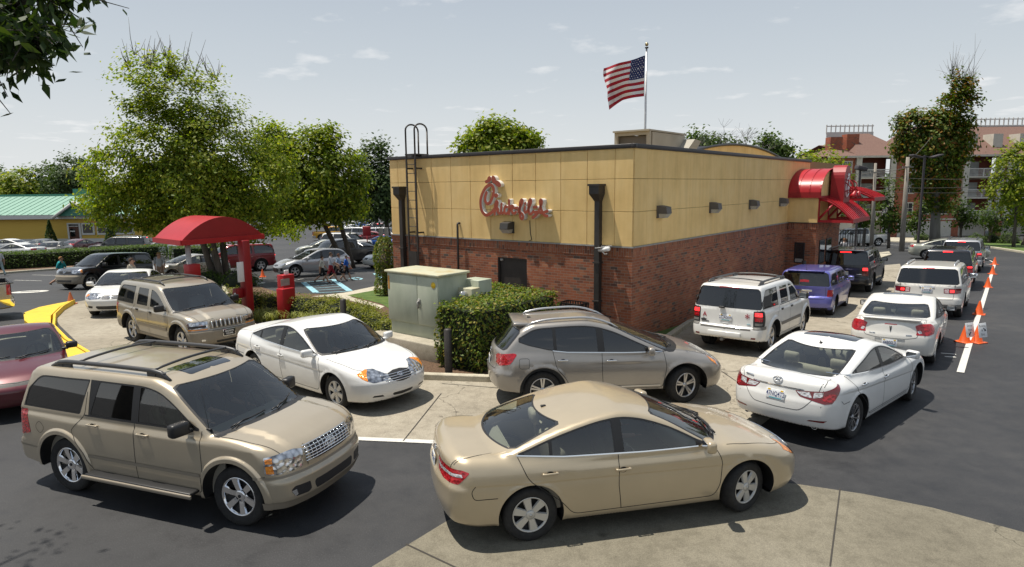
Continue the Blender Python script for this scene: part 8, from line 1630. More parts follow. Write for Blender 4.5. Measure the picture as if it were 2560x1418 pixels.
G6 = sedan(2.852, 0.895, 1.45, 2.33, -2.42, 0.335, sedan_gh(2.852, 0.95, xr=-1.62, b=-0.30, up=0.10),
	[V('trunk_lid', 'T', [(-1.95, 0), (-1.93, 0.5), (-1.85, 0.62), (-2.15, 0.66), (-2.6, 0.66), (-2.6, 0)], 'paint', mid=1, lim=0.15), V('trunk_lid', 'R', [(0, 1.09), (0.66, 1.09), (0.55, 0.84), (0.52, 0.70), (0.30, 0.66), (0, 0.66)], 'paint', mid=1, lim=0.35),
     V('taillight', 'PR', [(36, 0.96), (44, 1.01), (58, 1.01), (66, 0.95), (60, 0.80), (50, 0.755), (36, 0.76), (38, 0.84)], 'red', r=2.0, off=0.004, lim=0), V('reverse_lens', 'PR', [(38, 0.85), (42, 0.87), (44, 0.81), (40, 0.79)], 'clearlens', off=0.006, lim=0, r=1.5),
     V('high_brake_light', 'R', [(0, 0.975), (0.12, 0.975), (0.12, 0.96), (0, 0.96)], 'red', mid=1, off=0.003), V('plate_recess', 'R', [(0, 0.645), (0.30, 0.645), (0.27, 0.46), (0, 0.46)], 'paint', mid=1, off=-0.012, r=0.02, lim=0.2), V('sunroof', 'T', [(0.16, 0), (0.16, 0.40), (-0.40, 0.42), (-0.4, 0)], 'sunroof', mid=1, lim=0.3, off=0.002, r=0.06)],
	deck=1.10, seams=sedan_seams(2.852, 0.95, xr=-1.62, up=0.10, xF=2.33) + [('R', [(0.66, 1.1), (0.55, 0.84), (0.52, 0.70), (0.30, 0.66), (0, 0.66)], dict(r=0.05)), ('T', [(-1.85, 0.62), (-2.15, 0.66), (-2.34, 0.66)], {})],
	extras=[plate('R', 0, 0.555, '44B00L3'), emblem('R', 0, 0.86, 'arrow', 0.075, 'rail_dark'), emblem('R', 0.36, 0.75, 'bar', 0.12), emblem('R', -0.36, 0.75, 'bar', 0.12), solid_box('trunk_spoiler', (-2.30, 0, 1.085), (0.13, 1.16, 0.04), 'paint', 0.016)], mirror=(0.78, 0.965, 'black'), rim=RIM['five'])
OPTIMA = sedan(2.70, 0.90, 1.42, 2.30, -2.38, 0.325, sedan_gh(2.70, 0.94, xr=-1.58, b=-0.28, up=0.08),
	[V('hood', 'T', [(1.24, 0), (1.22, 0.30), (1.10, 0.64), (1.35, 0.73), (1.85, 0.66), (2.06, 0.5), (2.12, 0.25), (2.13, 0)], 'paint', mid=1, lim=0.3), V('headlight', 'PF', [(24, 0.63), (23, 0.74), (34, 0.79), (55, 0.81), (66, 0.80), (62, 0.66), (45, 0.615)], 'headlamp', r=1.6, off=0.003, lim=0), V('turn_signal', 'PF', [(56, 0.70), (55, 0.76), (64, 0.78), (63, 0.70)], 'amber', off=0.005, lim=0, r=1),
     V('grille', 'PF', [(0, 0.74), (20, 0.74), (21, 0.69), (18, 0.62), (0, 0.61)], 'grillemesh', mid=1, lim=0, r=1), V('lower_grille', 'PF', [(0, 0.40), (30, 0.405), (32, 0.36), (28, 0.29), (0, 0.28)], 'grillemesh', mid=1, lim=0, r=1), V('fog_vent', 'PF', [(38, 0.40), (50, 0.42), (50, 0.34), (40, 0.33)], 'grillemesh', lim=0, r=1), V('taillight', 'PR', [(30, 0.95), (60, 0.96), (58, 0.80), (32, 0.80)], 'red', r=1.5, off=0.003, lim=0)],
	hz=0.76, seams=sedan_seams(2.70, 0.94, xr=-1.58, b=-0.28, xF=2.30), extras=[bars('F', lambda z: 0.30, (0.64, 0.67, 0.70), 0.009, 'chrome'), emblem('F', 0, 0.685, 'oval', 0.06)], mirror=(0.78, 0.955, 'paint'), rim=RIM['five'])
TRAIL = suv(2.87, 0.92, 1.735, 2.22, -2.42, 0.372, 1.13, 0.98, (1.20, 1.13), (0.46, 1.69), (-2.20, 1.69),
	suv_gh(1.16, 1.05, 0.92, -0.16, -1.0, -1.435, -2.22, None, sl=0.06, lim=0.86, lowz=0.40, mt=0.04, frame=None, paneb=0.09),
	[V('tailgate', 'R', [(0, 1.13), (0.73, 1.13), (0.73, 0.70), (0, 0.66)], 'paint', mid=1, lim=0.3),
     V('corner_trim', 'PR', [(44, 0.66), (45, 0.735), (52, 0.735), (67, 0.74), (67, 0.66)], 'greytrim', lim=0, off=0.002), V('taillight', 'PR', [(45.5, 0.73), (46, 1.10), (56, 1.115), (61, 1.10), (63.5, 0.90), (61, 0.74)], 'black', r=0.8, off=0.003, lim=0), V('brake_lamp', 'PR', [(47.5, 0.98), (47.5, 1.07), (56, 1.07), (56.5, 0.98)], 'redlit', off=0.005, lim=0, r=1), V('brake_lamp', 'PR', [(47.5, 0.86), (47.5, 0.955), (57, 0.955), (57, 0.86)], 'red', off=0.005, lim=0, id=1), V('reverse_lens', 'PR', [(47.5, 0.76), (47.5, 0.82), (57, 0.82), (56, 0.76)], 'greytrim', off=0.005, lim=0),
     V('reflector', 'PR', [(42, 0.43), (42, 0.47), (47, 0.47), (47, 0.43)], 'reddark', off=0.003, lim=0), V('high_brake_light', 'T', [(-2.21, 0), (-2.21, 0.24), (-2.185, 0.25), (-2.185, 0)], 'reddark', mid=1, off=0.004, lim=0.1), V('bumper_step', 'R', [(0, 0.675), (0.62, 0.675), (0.62, 0.63), (0, 0.63)], 'greytrim', mid=1, off=0.002, lim=0.1)],
	seams=suv_seams(1.16, 0.92, -0.16, -1.0, -1.435, 0.40) + [('R', [(0.73, 1.13), (0.73, 0.70), (0.6, 0.665), (0, 0.66)], dict(r=0.03))], trims=[('S', [(0.85, 0.66), (-0.92, 0.66)], 'greytrim', dict(wd=0.085, off=0.01)), ('S', [(0.85, 1.15), (-0.98, 1.15)], 'black', dict(wd=0.02, off=0.003))],
	blc=(0.03, 0.93, 0.005, 0.015), bl=((-2.34, 1.13), (-2.20, 1.69)), rearx=0.08, flare=(0.03, 0.10), flsoft=0.35, handles=((-0.02, 1.02, 'cup', 0.14), (-0.86, 1.03, 'cup', 0.14)), rim=RIM['five_wide'], rails=[dict(x0=0.2, x1=-1.95, y=0.63, h=0.07, rad=0.028, mat='rail_dark', end=0.08, solid=1, cross=(-0.1, -1.6))],
	extras=[plate('R', 0, 0.90, '2Z2A0AW'), emblem('R', 0.56, 0.80, 'bowtie', 0.07, 'rail_dark'), emblem('R', 0.52, 0.765, 'bar', 0.2, 'rail_dark'), emblem('R', 0.54, 0.93, 'text:A', 0.16, 'crimson'), emblem('R', -0.52, 0.92, 'text:*', 0.26, 'crimson'), emblem('R', -0.56, 0.78, 'bar', 0.09, 'teal'), emblem('R', 0, 0.76, 'bar', 0.14, 'white'),
		solid_box('rear_wiper_mount', (-2.375, 0.10, 1.15), (0.06, 0.14, 0.05), 'black', 0.015), solid_box('tow_hitch', (-2.36, 0.06, 0.36), (0.16, 0.07, 0.07), 'greytrim', 0.01), solid_box('bumper_pad', (-2.44, 0, 0.50), (0.05, 0.82, 0.13), 'paint', 0.02)], mirror=(0.74, 1.17, 'black'))
XB = suv(2.60, 0.88, 1.60, 2.02, -2.16, 0.328, 1.02, 0.92, (1.28, 1.03), (0.66, 1.545), (-2.06, 1.57),
	suv_gh(1.06, 1.1, 0.94, -0.12, -0.92, -1.30, -1.98, None, sl=0.02, lim=0.85, lowz=0.32, mt=0.04, glr='privacy', glf='glassdk'),
	[V('tailgate', 'R', [(0, 1.02), (0.66, 1.02), (0.64, 0.62), (0, 0.60)], 'paint', mid=1, lim=0.3), V('plate_recess', 'R', [(0, 0.86), (0.34, 0.86), (0.33, 0.66), (0, 0.66)], 'paint', mid=1, off=-0.01, r=0.02), V('taillight', 'PR', [(48, 0.70), (48, 0.93), (59, 0.93), (62, 0.91), (61, 0.71)], 'red', r=0.6, off=0.004, lim=0), V('high_brake_light', 'T', [(-2.10, 0), (-2.10, 0.14), (-2.085, 0.14), (-2.085, 0)], 'red', mid=1, off=0.004, lim=0.1)],
	seams=suv_seams(1.06, 0.94, -0.12, -0.92, -1.30, 0.32) + [('R', [(0.66, 1.02), (0.64, 0.62), (0, 0.60)], dict(r=0.03))], bot=[(-2.2, 0.24), (-1, 0.2), (1, 0.2), (2.1, 0.22)], bl=((-2.13, 1.02), (-2.02, 1.58)), rearx=0.04, blc=(0.05, 0.88, 0.03, 0.02), tumble=(0.14, 0.08), rc=0.12, rr=0.09, cr=0.13, handles=((-0.0, 0.88, 'paint', 0.18), (-0.80, 0.88, 'paint', 0.18)), mirror=(0.80, 1.05, 'paint'), mirsz=(0.12, 0.2, 0.16), rim=RIM['twin5'], arch=0.385, cat='wagon', flare=(0.012, 0.06),
	extras=[plate('R', 0, 0.765, 'CT01223', ink='black', bg='white'), emblem('R', 0, 0.89, 'bar', 0.5, 'chrome'), emblem('R', -0.52, 0.68, 'bar', 0.08, 'chrome'), solid_box('rear_spoiler', (-2.0, 0, 1.545), (0.22, 1.16, 0.035), 'paint', 0.014), antenna(-1.85, 0, 0.2, -0.5), solid_box('rear_wiper', (-2.16, 0.14, 1.05), (0.03, 0.42, 0.025), 'black', 0.01)], seatz=0.45)
TAHOE = suv(2.946, 0.995, 1.87, 2.42, -2.62, 0.40, 1.20, 1.10, (1.40, 1.22), (0.70, 1.81), (-2.40, 1.82),
	suv_gh(1.22, 1.2, 1.08, -0.06, -1.0, -1.473, -2.42, None, sl=0.05, lim=0.86, lowz=0.45, mt=0.04, glf='privacy'),
	[V('tailgate', 'R', [(0, 1.20), (0.76, 1.20), (0.76, 0.72), (0, 0.70)], 'paint', mid=1, lim=0.3), V('taillight', 'PR', [(46, 0.78), (46, 1.14), (56, 1.14), (57, 0.78)], 'reddark', r=0.6, off=0.004, lim=0), V('brake_lamp', 'PR', [(47, 1.0), (47, 1.12), (55, 1.12), (55.5, 1.0)], 'redlit', off=0.006, lim=0, r=0.5), V('high_brake_light', 'T', [(-2.415, 0), (-2.415, 0.22), (-2.39, 0.22), (-2.39, 0)], 'redlit', mid=1, off=0.004, lim=0.1)],
	seams=suv_seams(1.22, 1.08, -0.06, -1.0, -1.473, 0.45) + [('R', [(0.76, 1.20), (0.76, 0.72), (0, 0.70)], dict(r=0.03))], bl=((-2.54, 1.20), (-2.40, 1.83)), blc=(0.04, 0.90, 0.03, 0.02), handles=((0.08, 1.05, 'paint', 0.2), (-0.84, 1.05, 'paint', 0.2)), rails=[dict(x0=0.3, x1=-2.1, y=0.66, h=0.06, rad=0.025, mat='rail_dark', end=0.08)],
	extras=[plate('R', 0, 0.88, '4C82K10'), emblem('R', 0.58, 0.82, 'bar', 0.2), emblem('R', -0.56, 0.84, 'bar', 0.2), solid_box('running_board', (0, 1.0, 0.42), (2.0, 0.14, 0.06), 'black', 0.02, both=True)], flare=(0.018, 0.08))
ACADIA = suv(3.02, 0.99, 1.72, 2.46, -2.62, 0.375, 1.10, 0.98, (1.42, 1.10), (0.55, 1.69), (-2.22, 1.68),
	suv_gh(1.14, 1.2, 1.05, -0.10, -1.05, -1.51, -2.25, None, sl=0.12, lim=0.84, lowz=0.38, mt=0.03, glf='glassdk'),
	[V('tailgate', 'R', [(0, 1.12), (0.76, 1.12), (0.72, 0.66), (0, 0.64)], 'paint', mid=1, lim=0.3), V('taillight', 'PR', [(36, 0.845), (36, 1.0), (42, 1.01), (61, 1.015), (64, 0.99), (63, 0.86), (50, 0.835)], 'reddark', r=1.0, off=0.003, lim=0), V('reverse_lens', 'PR', [(37.5, 0.86), (37.5, 0.985), (44, 0.99), (44, 0.855)], 'redclear', off=0.005, lim=0), V('brake_lamp', 'PR', [(46, 0.88), (46, 0.96), (52, 0.965), (52, 0.88)], 'redlit', off=0.006, lim=0, r=1.5), V('high_brake_light', 'T', [(-2.26, 0), (-2.26, 0.16), (-2.24, 0.16), (-2.24, 0)], 'red', mid=1, off=0.004, lim=0.1), V('lower_valance', 'PR', [(0, 0.50), (50, 0.50), (68, 0.50), (68, 0.33), (0, 0.33)], 'greytrim', mid=1, off=0.001, lim=0)],
	seams=suv_seams(1.14, 1.05, -0.10, -1.05, -1.51, 0.38) + [('R', [(0.76, 1.12), (0.72, 0.66), (0, 0.64)], dict(r=0.03))], bl=((-2.50, 1.10), (-2.22, 1.70)), blc=(0.06, 0.86, 0.06, 0.02), rearx=0.11, cr=0.2, rr=0.15, handles=((0.04, 0.98, 'paint', 0.2), (-0.9, 1.0, 'paint', 0.2)), mirror=(0.86, 1.13, 'chrome'), rim=RIM['five'],
	rails=[dict(x0=0.1, x1=-1.85, y=0.66, h=0.065, rad=0.028, mat='rail_silver', end=0.08)], extras=[plate('R', 0, 0.93, '21R7C80'), emblem('R', 0, 1.03, 'bar', 0.42), emblem('R', 0.5, 0.78, 'bar', 0.14)], flare=(0.012, 0.07))
JEEP = suv(2.69, 0.92, 1.69, 2.10, -2.34, 0.37, 1.07, 0.96, (1.13, 1.09), (0.36, 1.64), (-2.08, 1.64),
	suv_gh(1.10, 1.0, 0.86, -0.18, -0.95, -1.345, -2.08, None, sl=0.12, lim=0.86, lowz=0.40, mt=0.035, frame=None, paneb=0.075, glf='glassdk'),
	[V('hood', 'T', [(1.26, 0), (1.24, 0.40), (1.12, 0.70), (1.3, 0.75), (1.6, 0.72), (1.92, 0.64), (1.95, 0)], 'paint', mid=1, lim=0.3), V('headlight', 'PF', [(37, 0.73), (37, 0.885), (50, 0.895), (62, 0.885), (66, 0.85), (62, 0.735)], 'headlamp', r=0.8, off=0.004, lim=0), V('headlight_bezel', 'PF', [(39, 0.75), (39, 0.80), (60, 0.80), (60, 0.75)], 'black', off=0.006, lim=0), V('grille', 'PF', [(0, 0.905), (25, 0.905), (34, 0.90), (33, 0.70), (20, 0.69), (0, 0.69)], 'cladtan', mid=1, lim=0, off=0.006),
     V('turn_signal', 'PF', [(37, 0.69), (37, 0.715), (63, 0.72), (63, 0.695)], 'amber', off=0.004, lim=0), V('fog_lamp', 'PF', [(40, 0.42), (40, 0.47), (45, 0.47), (45, 0.42)], 'foglamp', off=0.004, lim=0, r=2), V('taillight', 'PR', [(50, 1.05), (66, 1.05), (66, 0.78), (52, 0.78)], 'red', lim=0, r=1, off=0.003), V('lower_intake', 'PF', [(0, 0.40), (24, 0.40), (24, 0.34), (0, 0.34)], 'grillemesh', mid=1, lim=0)],
	under=[V('cladding', 'S', [(3, 0.56), (-3, 0.56), (-3, 0), (3, 0)], 'cladtan', body='cladtan', lim=0.2), V('cladding', 'PF', [(0, 0.66), (90, 0.66), (90, 0.1), (0, 0.1)], 'cladtan', body='cladtan', lim=0)],
	seams=suv_seams(1.10, 0.86, -0.18, -0.95, -1.345, 0.40, [(0.88, 0.74), (1.1, 0.79), (1.6, 0.74), (1.93, 0.65), (1.95, 0.3)]) + [('PF', [(a, 0.665) for a in range(0, 80, 4)], {})], trims=[('S', [(0.80, 0.62), (-0.85, 0.62)], 'cladtan', dict(wd=0.10, off=0.012)), ('S', [(0.80, 0.665), (-0.85, 0.665)], 'rail_silver', dict(wd=0.012, off=0.014))],
	flare=(0.03, 0.08), flsoft=0.35, handles=((-0.04, 0.97, 'cup', 0.13), (-0.80, 0.98, 'cup', 0.13)), mirror=(0.70, 1.10, 'black'), rim=RIM['five'], rails=[dict(x0=0.15, x1=-1.75, y=0.58, h=0.055, rad=0.026, mat='rail_dark', end=0.1, cross=(-0.2, -1.3))], hoodbulge=(0.02, 0.45, 0.1, 0.9), step=0.042,
	extras=[posts('F', (-0.33, -0.22, -0.11, 0, 0.11, 0.22, 0.33), 0.72, 0.88, 0.031, 'black', off=-0.014), posts('F', (-0.385, -0.275, -0.165, -0.055, 0.055, 0.165, 0.275, 0.385), 0.715, 0.885, 0.012, 'chrome', off=0.010), plate('F', 0, 0.56, ['MADISON', 'SQUARE'], ink='white', bg='black', frame='chrome')])
ROOFSTRIPE = V('roof_panel', 'T', [(0.22, 0), (0.22, 0.56), (-0.55, 0.58), (-0.55, 0)], 'paint')
TRIBUTE = suv(2.62, 0.90, 1.70, 2.10, -2.22, 0.36, 1.08, 0.96, (1.18, 1.08), (0.42, 1.64), (-2.00, 1.65),
	suv_gh(1.10, 1.05, 0.90, -0.14, -0.95, -1.31, -2.0, None, sl=0.1, lim=0.85, lowz=0.40, mt=0.03, glf='privacy'),
	[V('headlight', 'PF', [(36, 0.80), (35, 0.94), (50, 0.97), (64, 0.97), (66, 0.82), (50, 0.77)], 'headlamp', r=1, off=0.004, lim=0), V('turn_signal', 'PF', [(60, 0.82), (60, 0.95), (65, 0.95), (65.5, 0.83)], 'amber', off=0.006, lim=0), V('grille', 'PF', [(0, 0.95), (25, 0.94), (32, 0.93), (28, 0.78), (0, 0.76)], 'grillemesh', mid=1, lim=0, r=1), V('lower_intake', 'PF', [(0, 0.48), (36, 0.48), (34, 0.38), (0, 0.38)], 'grillemesh', mid=1, lim=0)],
	under=[V('cladding', 'S', [(3, 0.60), (-3, 0.60), (-3, 0), (3, 0)], 'cladtan', body='cladtan', lim=0.2), V('cladding', 'PF', [(0, 0.72), (90, 0.72), (90, 0.1), (0, 0.1)], 'cladtan', body='cladtan', lim=0)],
	seams=suv_seams(1.10, 0.90, -0.14, -0.95, -1.31, 0.40), extras=[bars('F', 0.42, (0.90,), 0.016, 'chrome', off=0.006), emblem('F', 0, 0.85, 'ring', 0.07)], flare=(0.025, 0.08), flsoft=0.35, mirror=(0.74, 1.11, 'black'), step=0.05)
CX7 = upd(ROGUE, wb=2.75, hw=0.92, extras=[emblem('F', 0, 0.74, 'ring', 0.06)], handles=((-0.08, 0.90, 'paint', 0.19), (-0.98, 0.93, 'paint', 0.19)), rails=[], trims=[], rim=RIM['five'], step=0.05,
	feats=[V('headlight', 'PF', [(36, 0.70), (46, 0.78), (62, 0.88), (68, 0.88), (64, 0.78), (52, 0.70)], 'headlamp', r=1.2, off=0.003, lim=0), V('grille', 'PF', [(0, 0.76), (20, 0.76), (24, 0.70), (0, 0.66)], 'grillemesh', mid=1, lim=0, r=1), V('lower_intake', 'PF', [(0, 0.58), (26, 0.58), (34, 0.50), (28, 0.36), (0, 0.34)], 'grillemesh', mid=1, lim=0, r=1.5), V('fog_vent', 'PF', [(42, 0.56), (52, 0.58), (52, 0.44), (44, 0.40)], 'grillemesh', lim=0, r=2), V('taillight', 'PR', [(40, 0.97), (68, 1.05), (62, 0.88), (44, 0.85)], 'red', r=1.6, off=0.004, lim=0)])
COUPE = sedan(2.62, 0.865, 1.38, 2.25, -2.2, 0.31, sedan_gh(2.62, 0.91, xr=-1.5, b=-0.3, up=0.06),
	[V('headlight', 'PF', [(38, 0.62), (36, 0.70), (44, 0.755), (58, 0.785), (66, 0.78), (64, 0.66), (50, 0.60)], 'headlamp', r=1.8, off=0.004, lim=0), V('grille', 'PF', [(0, 0.68), (33, 0.68), (33, 0.62), (0, 0.62)], 'grillemesh', mid=1, lim=0), V('hood', 'T', [(1.25, 0), (1.23, 0.30), (1.12, 0.64), (1.35, 0.71), (1.85, 0.64), (2.06, 0.5), (2.1, 0)], 'paint', mid=1, lim=0.3)],
	cowl=(1.15, 0.90), wst=(0.28, 1.34), blb=(-1.85, 1.0), blt=(-0.9, 1.35), deck=1.03, belt=0.90, hz=0.72, seams=sedan_seams(2.62, 0.91, xr=-1.5, up=0.06, xF=2.25, hw=0.865), mirror=(0.78, 0.925, 'black'), mirsz=(0.14, 0.2, 0.13), rim=RIM['five'], tumble=(0.30, 0.22))
HATCH = upd(sedan(2.70, 0.88, 1.47, 2.16, -2.20, 0.325, sedan_gh(2.70, 0.96, xr=-1.9, b=-0.3, up=0.12, q=-1.2),
	[V('headlight', 'PF', [(30, 0.68), (46, 0.82), (66, 0.90), (62, 0.74), (44, 0.66)], 'headlamp', r=1.8, off=0.003, lim=0), V('taillight', 'PR', [(34, 1.05), (60, 1.05), (58, 0.85), (36, 0.85)], 'red', r=1.5, off=0.004, lim=0)], cowl=(1.3, 0.98), wst=(0.25, 1.44), blb=(-2.15, 1.08), blt=(-1.1, 1.46), deck=1.09, hz=0.76, seams=sedan_seams(2.7, 0.96, xr=-1.9, up=0.12, xF=2.16, hw=0.88)), cat='car', rim=RIM['five'])
SEDAN = sedan(2.72, 0.89, 1.43, 2.30, -2.38, 0.325, sedan_gh(2.72, 0.94, xr=-1.55, b=-0.28, up=0.08),
	[V('headlight', 'PF', [(26, 0.64), (30, 0.74), (50, 0.80), (64, 0.80), (60, 0.68), (44, 0.62)], 'headlamp', r=1.6, off=0.003, lim=0), V('grille', 'PF', [(0, 0.72), (20, 0.72), (18, 0.60), (0, 0.60)], 'grillemesh', mid=1, lim=0, r=1), V('taillight', 'PR', [(30, 0.97), (60, 0.98), (58, 0.82), (32, 0.82)], 'red', r=1.5, off=0.003, lim=0)],
	seams=sedan_seams(2.72, 0.94, xr=-1.55, b=-0.28, xF=2.30), step=0.06, rim=RIM['five'], extras=[plate('R', 0, 0.80, '22B91C4')])
BIGSUV = suv(2.95, 0.98, 1.80, 2.40, -2.55, 0.385, 1.15, 1.02, (1.34, 1.15), (0.58, 1.76), (-2.34, 1.75),
	suv_gh(1.17, 1.15, 1.0, -0.08, -1.0, -1.475, -2.36, None, sl=0.1, lim=0.86, lowz=0.42, mt=0.035, glf='glassdk'),
	[V('headlight', 'PF', [(38, 0.78), (38, 0.96), (64, 0.96), (64, 0.80)], 'headlamp', r=1, off=0.003, lim=0), V('grille', 'PF', [(0, 0.98), (34, 0.97), (33, 0.76), (0, 0.76)], 'grillemesh', mid=1, lim=0), V('taillight', 'PR', [(46, 1.08), (62, 1.08), (63, 0.80), (48, 0.80)], 'red', lim=0, r=1, off=0.003), V('brake_lamp', 'PR', [(50, 1.0), (50, 1.06), (58, 1.06), (58, 1.0)], 'redlit', lim=0, off=0.005), V('high_brake_light', 'T', [(-2.36, 0), (-2.36, 0.18), (-2.335, 0.18), (-2.335, 0)], 'redlit', mid=1, off=0.004, lim=0.1)],
	seams=suv_seams(1.17, 1.0, -0.08, -1.0, -1.475, 0.42), step=0.06, extras=[plate('R', 0, 0.88, '2A63M50')], rails=[dict(x0=0.2, x1=-2.0, y=0.64, h=0.06, rad=0.025, mat='rail_dark', end=0.08)])
def bed_box(x0, x1, hw, z0, z1):
	def go(car, root, pm):
		m = MB(); m.box(((x0 + x1) / 2, 0, z0), (x1 - x0, 2 * hw, 0.03))
		for sd in (1, -1): m.box(((x0 + x1) / 2, sd * hw, (z0 + z1) / 2), (x1 - x0, 0.03, z1 - z0))
		for x in (x0, x1): m.box((x, 0, (z0 + z1) / 2), (0.03, 2 * hw, z1 - z0))
		for i in range(8): m.box(((x0 + x1) / 2, -hw + 0.2 + i * (2 * hw - 0.4) / 7, z0 + 0.022), (x1 - x0 - 0.1, 0.06, 0.015))
		m.build('bed_liner', CM['black'], root)
		r = MB()
		for sd in (1, -1): r.rbox(((x0 + x1) / 2, sd * (hw + 0.045), z1 + 0.012), (x1 - x0 + 0.1, 0.10, 0.03), 0.012)
		r.rbox((x0 - 0.05, 0, z1 + 0.012), (0.09, 2 * hw + 0.1, 0.03), 0.012); r.build('bed_rail_cap', CM['black'], root)
	return go
PICKUP = suv(3.60, 0.98, 1.86, 2.74, -2.95, 0.40, 1.20, 1.10, (1.62, 1.21), (1.02, 1.82), (-0.92, 1.83),
	dict(x=(-0.95, 1.55), belt=[(1.7, 1.23), (-1.0, 1.23)], lim=0.86, mt=0.04, r=0.04, doors=[dict(low=[(1.34, 1.23), (1.36, 0.8), (1.34, 0.5), (0.22, 0.5), (0.22, 1.23)], xr=0.22, xf=1.32), dict(low=[(0.215, 1.23), (0.215, 0.5), (-0.72, 0.5), (-0.78, 1.23)], xr=-0.78, xf=0.215)], frames=[(-0.75, 1.3, 0, 0)], panes=[(0.28, 1.22, 0, 0, 'glassdk', 0), (-0.70, 0.16, 0, 0, 'privacy', 1)]),
	[V('hole', 'T', [(-1.04, 0), (-1.04, 0.86), (-2.86, 0.86), (-2.86, 0)], 'paint', mid=1, lim=0.3), V('headlight', 'PF', [(38, 0.82), (38, 1.0), (60, 1.02), (63, 0.84)], 'headlamp', r=1, off=0.003, lim=0), V('grille', 'PF', [(0, 1.02), (35, 1.02), (34, 0.76), (0, 0.76)], 'chrome', mid=1, lim=0), V('taillight', 'PR', [(50, 1.14), (60, 1.14), (61, 0.80), (51, 0.80)], 'red', lim=0, off=0.003), V('tailgate', 'R', [(0, 1.18), (0.74, 1.18), (0.74, 0.66), (0, 0.66)], 'paint', mid=1, lim=0.3), V('bumper', 'PR', [(0, 0.66), (75, 0.66), (75, 0.40), (0, 0.40)], 'chrome', mid=1, lim=0, off=0.004)],
	bl=((-0.96, 1.18), (-0.84, 1.84)), cbl=0.03, cr=0.05, rr=0.06, rqk=0.05, seams=[('S', [(1.34, 1.23), (1.36, 0.8), (1.34, 0.5), (-0.72, 0.5), (-0.78, 1.23)], dict(r=0.05)), ('S', [(0.22, 0.5), (0.22, 1.23)], {}), ('S', [(-0.98, 0.5), (-0.98, 1.2)], dict(wd=0.02))], cat='pickup truck', seatx=(0.75, -0.2), bedx=-0.80, extras=[bed_box(-2.85, -1.05, 0.84, 0.78, 1.165)], handles=((0.38, 1.1, 'paint', 0.2), (-0.6, 1.1, 'paint', 0.2)), mirror=(1.06, 1.24, 'black'), mirsz=(0.14, 0.26, 0.24), step=0.05, trims=[('PF', [(a, 0.58) for a in range(0, 78, 4)], 'chrome', dict(wd=0.2, off=0.006))])
PICKUP['crown'] = 0.02
ALLM = dict(CAMRY=CAMRY, EXPLORER=EXPLORER, ROGUE=ROGUE, SONATA=SONATA, G6=G6, OPTIMA=OPTIMA, TRAIL=TRAIL, XB=XB, TAHOE=TAHOE, ACADIA=ACADIA, JEEP=JEEP, TRIBUTE=TRIBUTE, CX7=CX7, COUPE=COUPE, HATCH=HATCH, SEDAN=SEDAN, BIGSUV=BIGSUV, PICKUP=PICKUP)
# ------------------------------------------------------------------ vehicles
PAINT = {}
def pnt(key, col, metal=0.0, rough=0.35):
	if key not in PAINT: PAINT[key] = paint(key + ' car paint', col, metal, rough)
	return PAINT[key]
GOLD = pnt('gold', (0.45, 0.385, 0.285), 0.4, 0.34); GOLD2 = pnt('champagne', (0.49, 0.41, 0.285), 0.38, 0.33); WHITE = pnt('white', (0.74, 0.74, 0.72), 0.0, 0.4); PEWTER = pnt('pewter', (0.40, 0.36, 0.29), 0.4, 0.35); PEARL = pnt('pearl', (0.70, 0.685, 0.64), 0.05, 0.4)
GREY = pnt('warm grey', (0.33, 0.31, 0.285), 0.5, 0.33); VIOLET = pnt('violet', (0.125, 0.13, 0.46), 0.3, 0.32); BLACKP = pnt('black', (0.008, 0.008, 0.010), 0.1, 0.3); MAROON = pnt('maroon', (0.10, 0.006, 0.014), 0.2, 0.34); SILVER = pnt('silver', (0.42, 0.43, 0.45), 0.5, 0.35)
NAVYB = pnt('black blue', (0.012, 0.013, 0.020), 0.2, 0.3); BEIGEP = pnt('beige', (0.46, 0.41, 0.31), 0.2, 0.38); SLVTAN = pnt('silver tan', (0.42, 0.40, 0.36), 0.4, 0.35); DKGREY = pnt('dark grey', (0.06, 0.055, 0.055), 0.4, 0.33); REDP = pnt('red', (0.26, 0.012, 0.022), 0.2, 0.34); BLUEP = pnt('blue', (0.015, 0.10, 0.42), 0.2, 0.35); YELP = pnt('yellow', (0.70, 0.36, 0.012), 0.0, 0.4); SAGE = pnt('sage silver', (0.33, 0.34, 0.29), 0.3, 0.4)
def put(o, x, y, ang):
	"""set a vehicle on the land, tilted with it"""
	d = Vector((math.cos(ang), math.sin(ang))); h = lambda a: float(land(x + a.x, y + a.y)); l = Vector((-d.y, d.x))
	fx = (h(d * 1.3) - h(d * -1.3)) / 2.6; fy = (h(l * 0.8) - h(l * -0.8)) / 1.6; z = (h(d * 1.3) + h(d * -1.3)) / 2
	X = Vector((d.x, d.y, fx)).normalized(); Y = Vector((l.x, l.y, fy)).normalized(); Z = X.cross(Y).normalized(); Y = Z.cross(X)
	o.rotation_euler = Matrix((X, Y, Z)).transposed().to_euler(); o.location = (x, y, z)
def place(d, name, pm, label, rear, front, side='R', dz=0.0, group=None, steer=0.0, shift=0.0, **k):
	A, B = at(*rear, dz), at(*front, dz); v = Vector((B.x - A.x, B.y - A.y)); u = v.normalized(); l = Vector((-u.y, u.x)); yt = d['hw'] - (0.06 if dz == 0 else 0.03)
	c = Vector((A.x + B.x, A.y + B.y)) / 2 + l * (yt if side == 'R' else -yt) + u * shift; o, car = build_car(d, name, pm, label, group, steer=steer, **k); put(o, c.x, c.y, math.atan2(u.y, u.x)); return o
QG = 'cars queueing in the two drive-through lanes'
place(EXPLORER, 'sport_utility', GOLD, 'gold sport utility with a roof rack and sunroof at front left', (178, 1230), (596, 1318), 'R', steer=0.03)
place(CAMRY, 'sedan', GOLD2, 'champagne gold sedan nearest the camera, side on, at the bottom centre', (1333, 1355), (1858, 1283), 'R', steer=0.34)
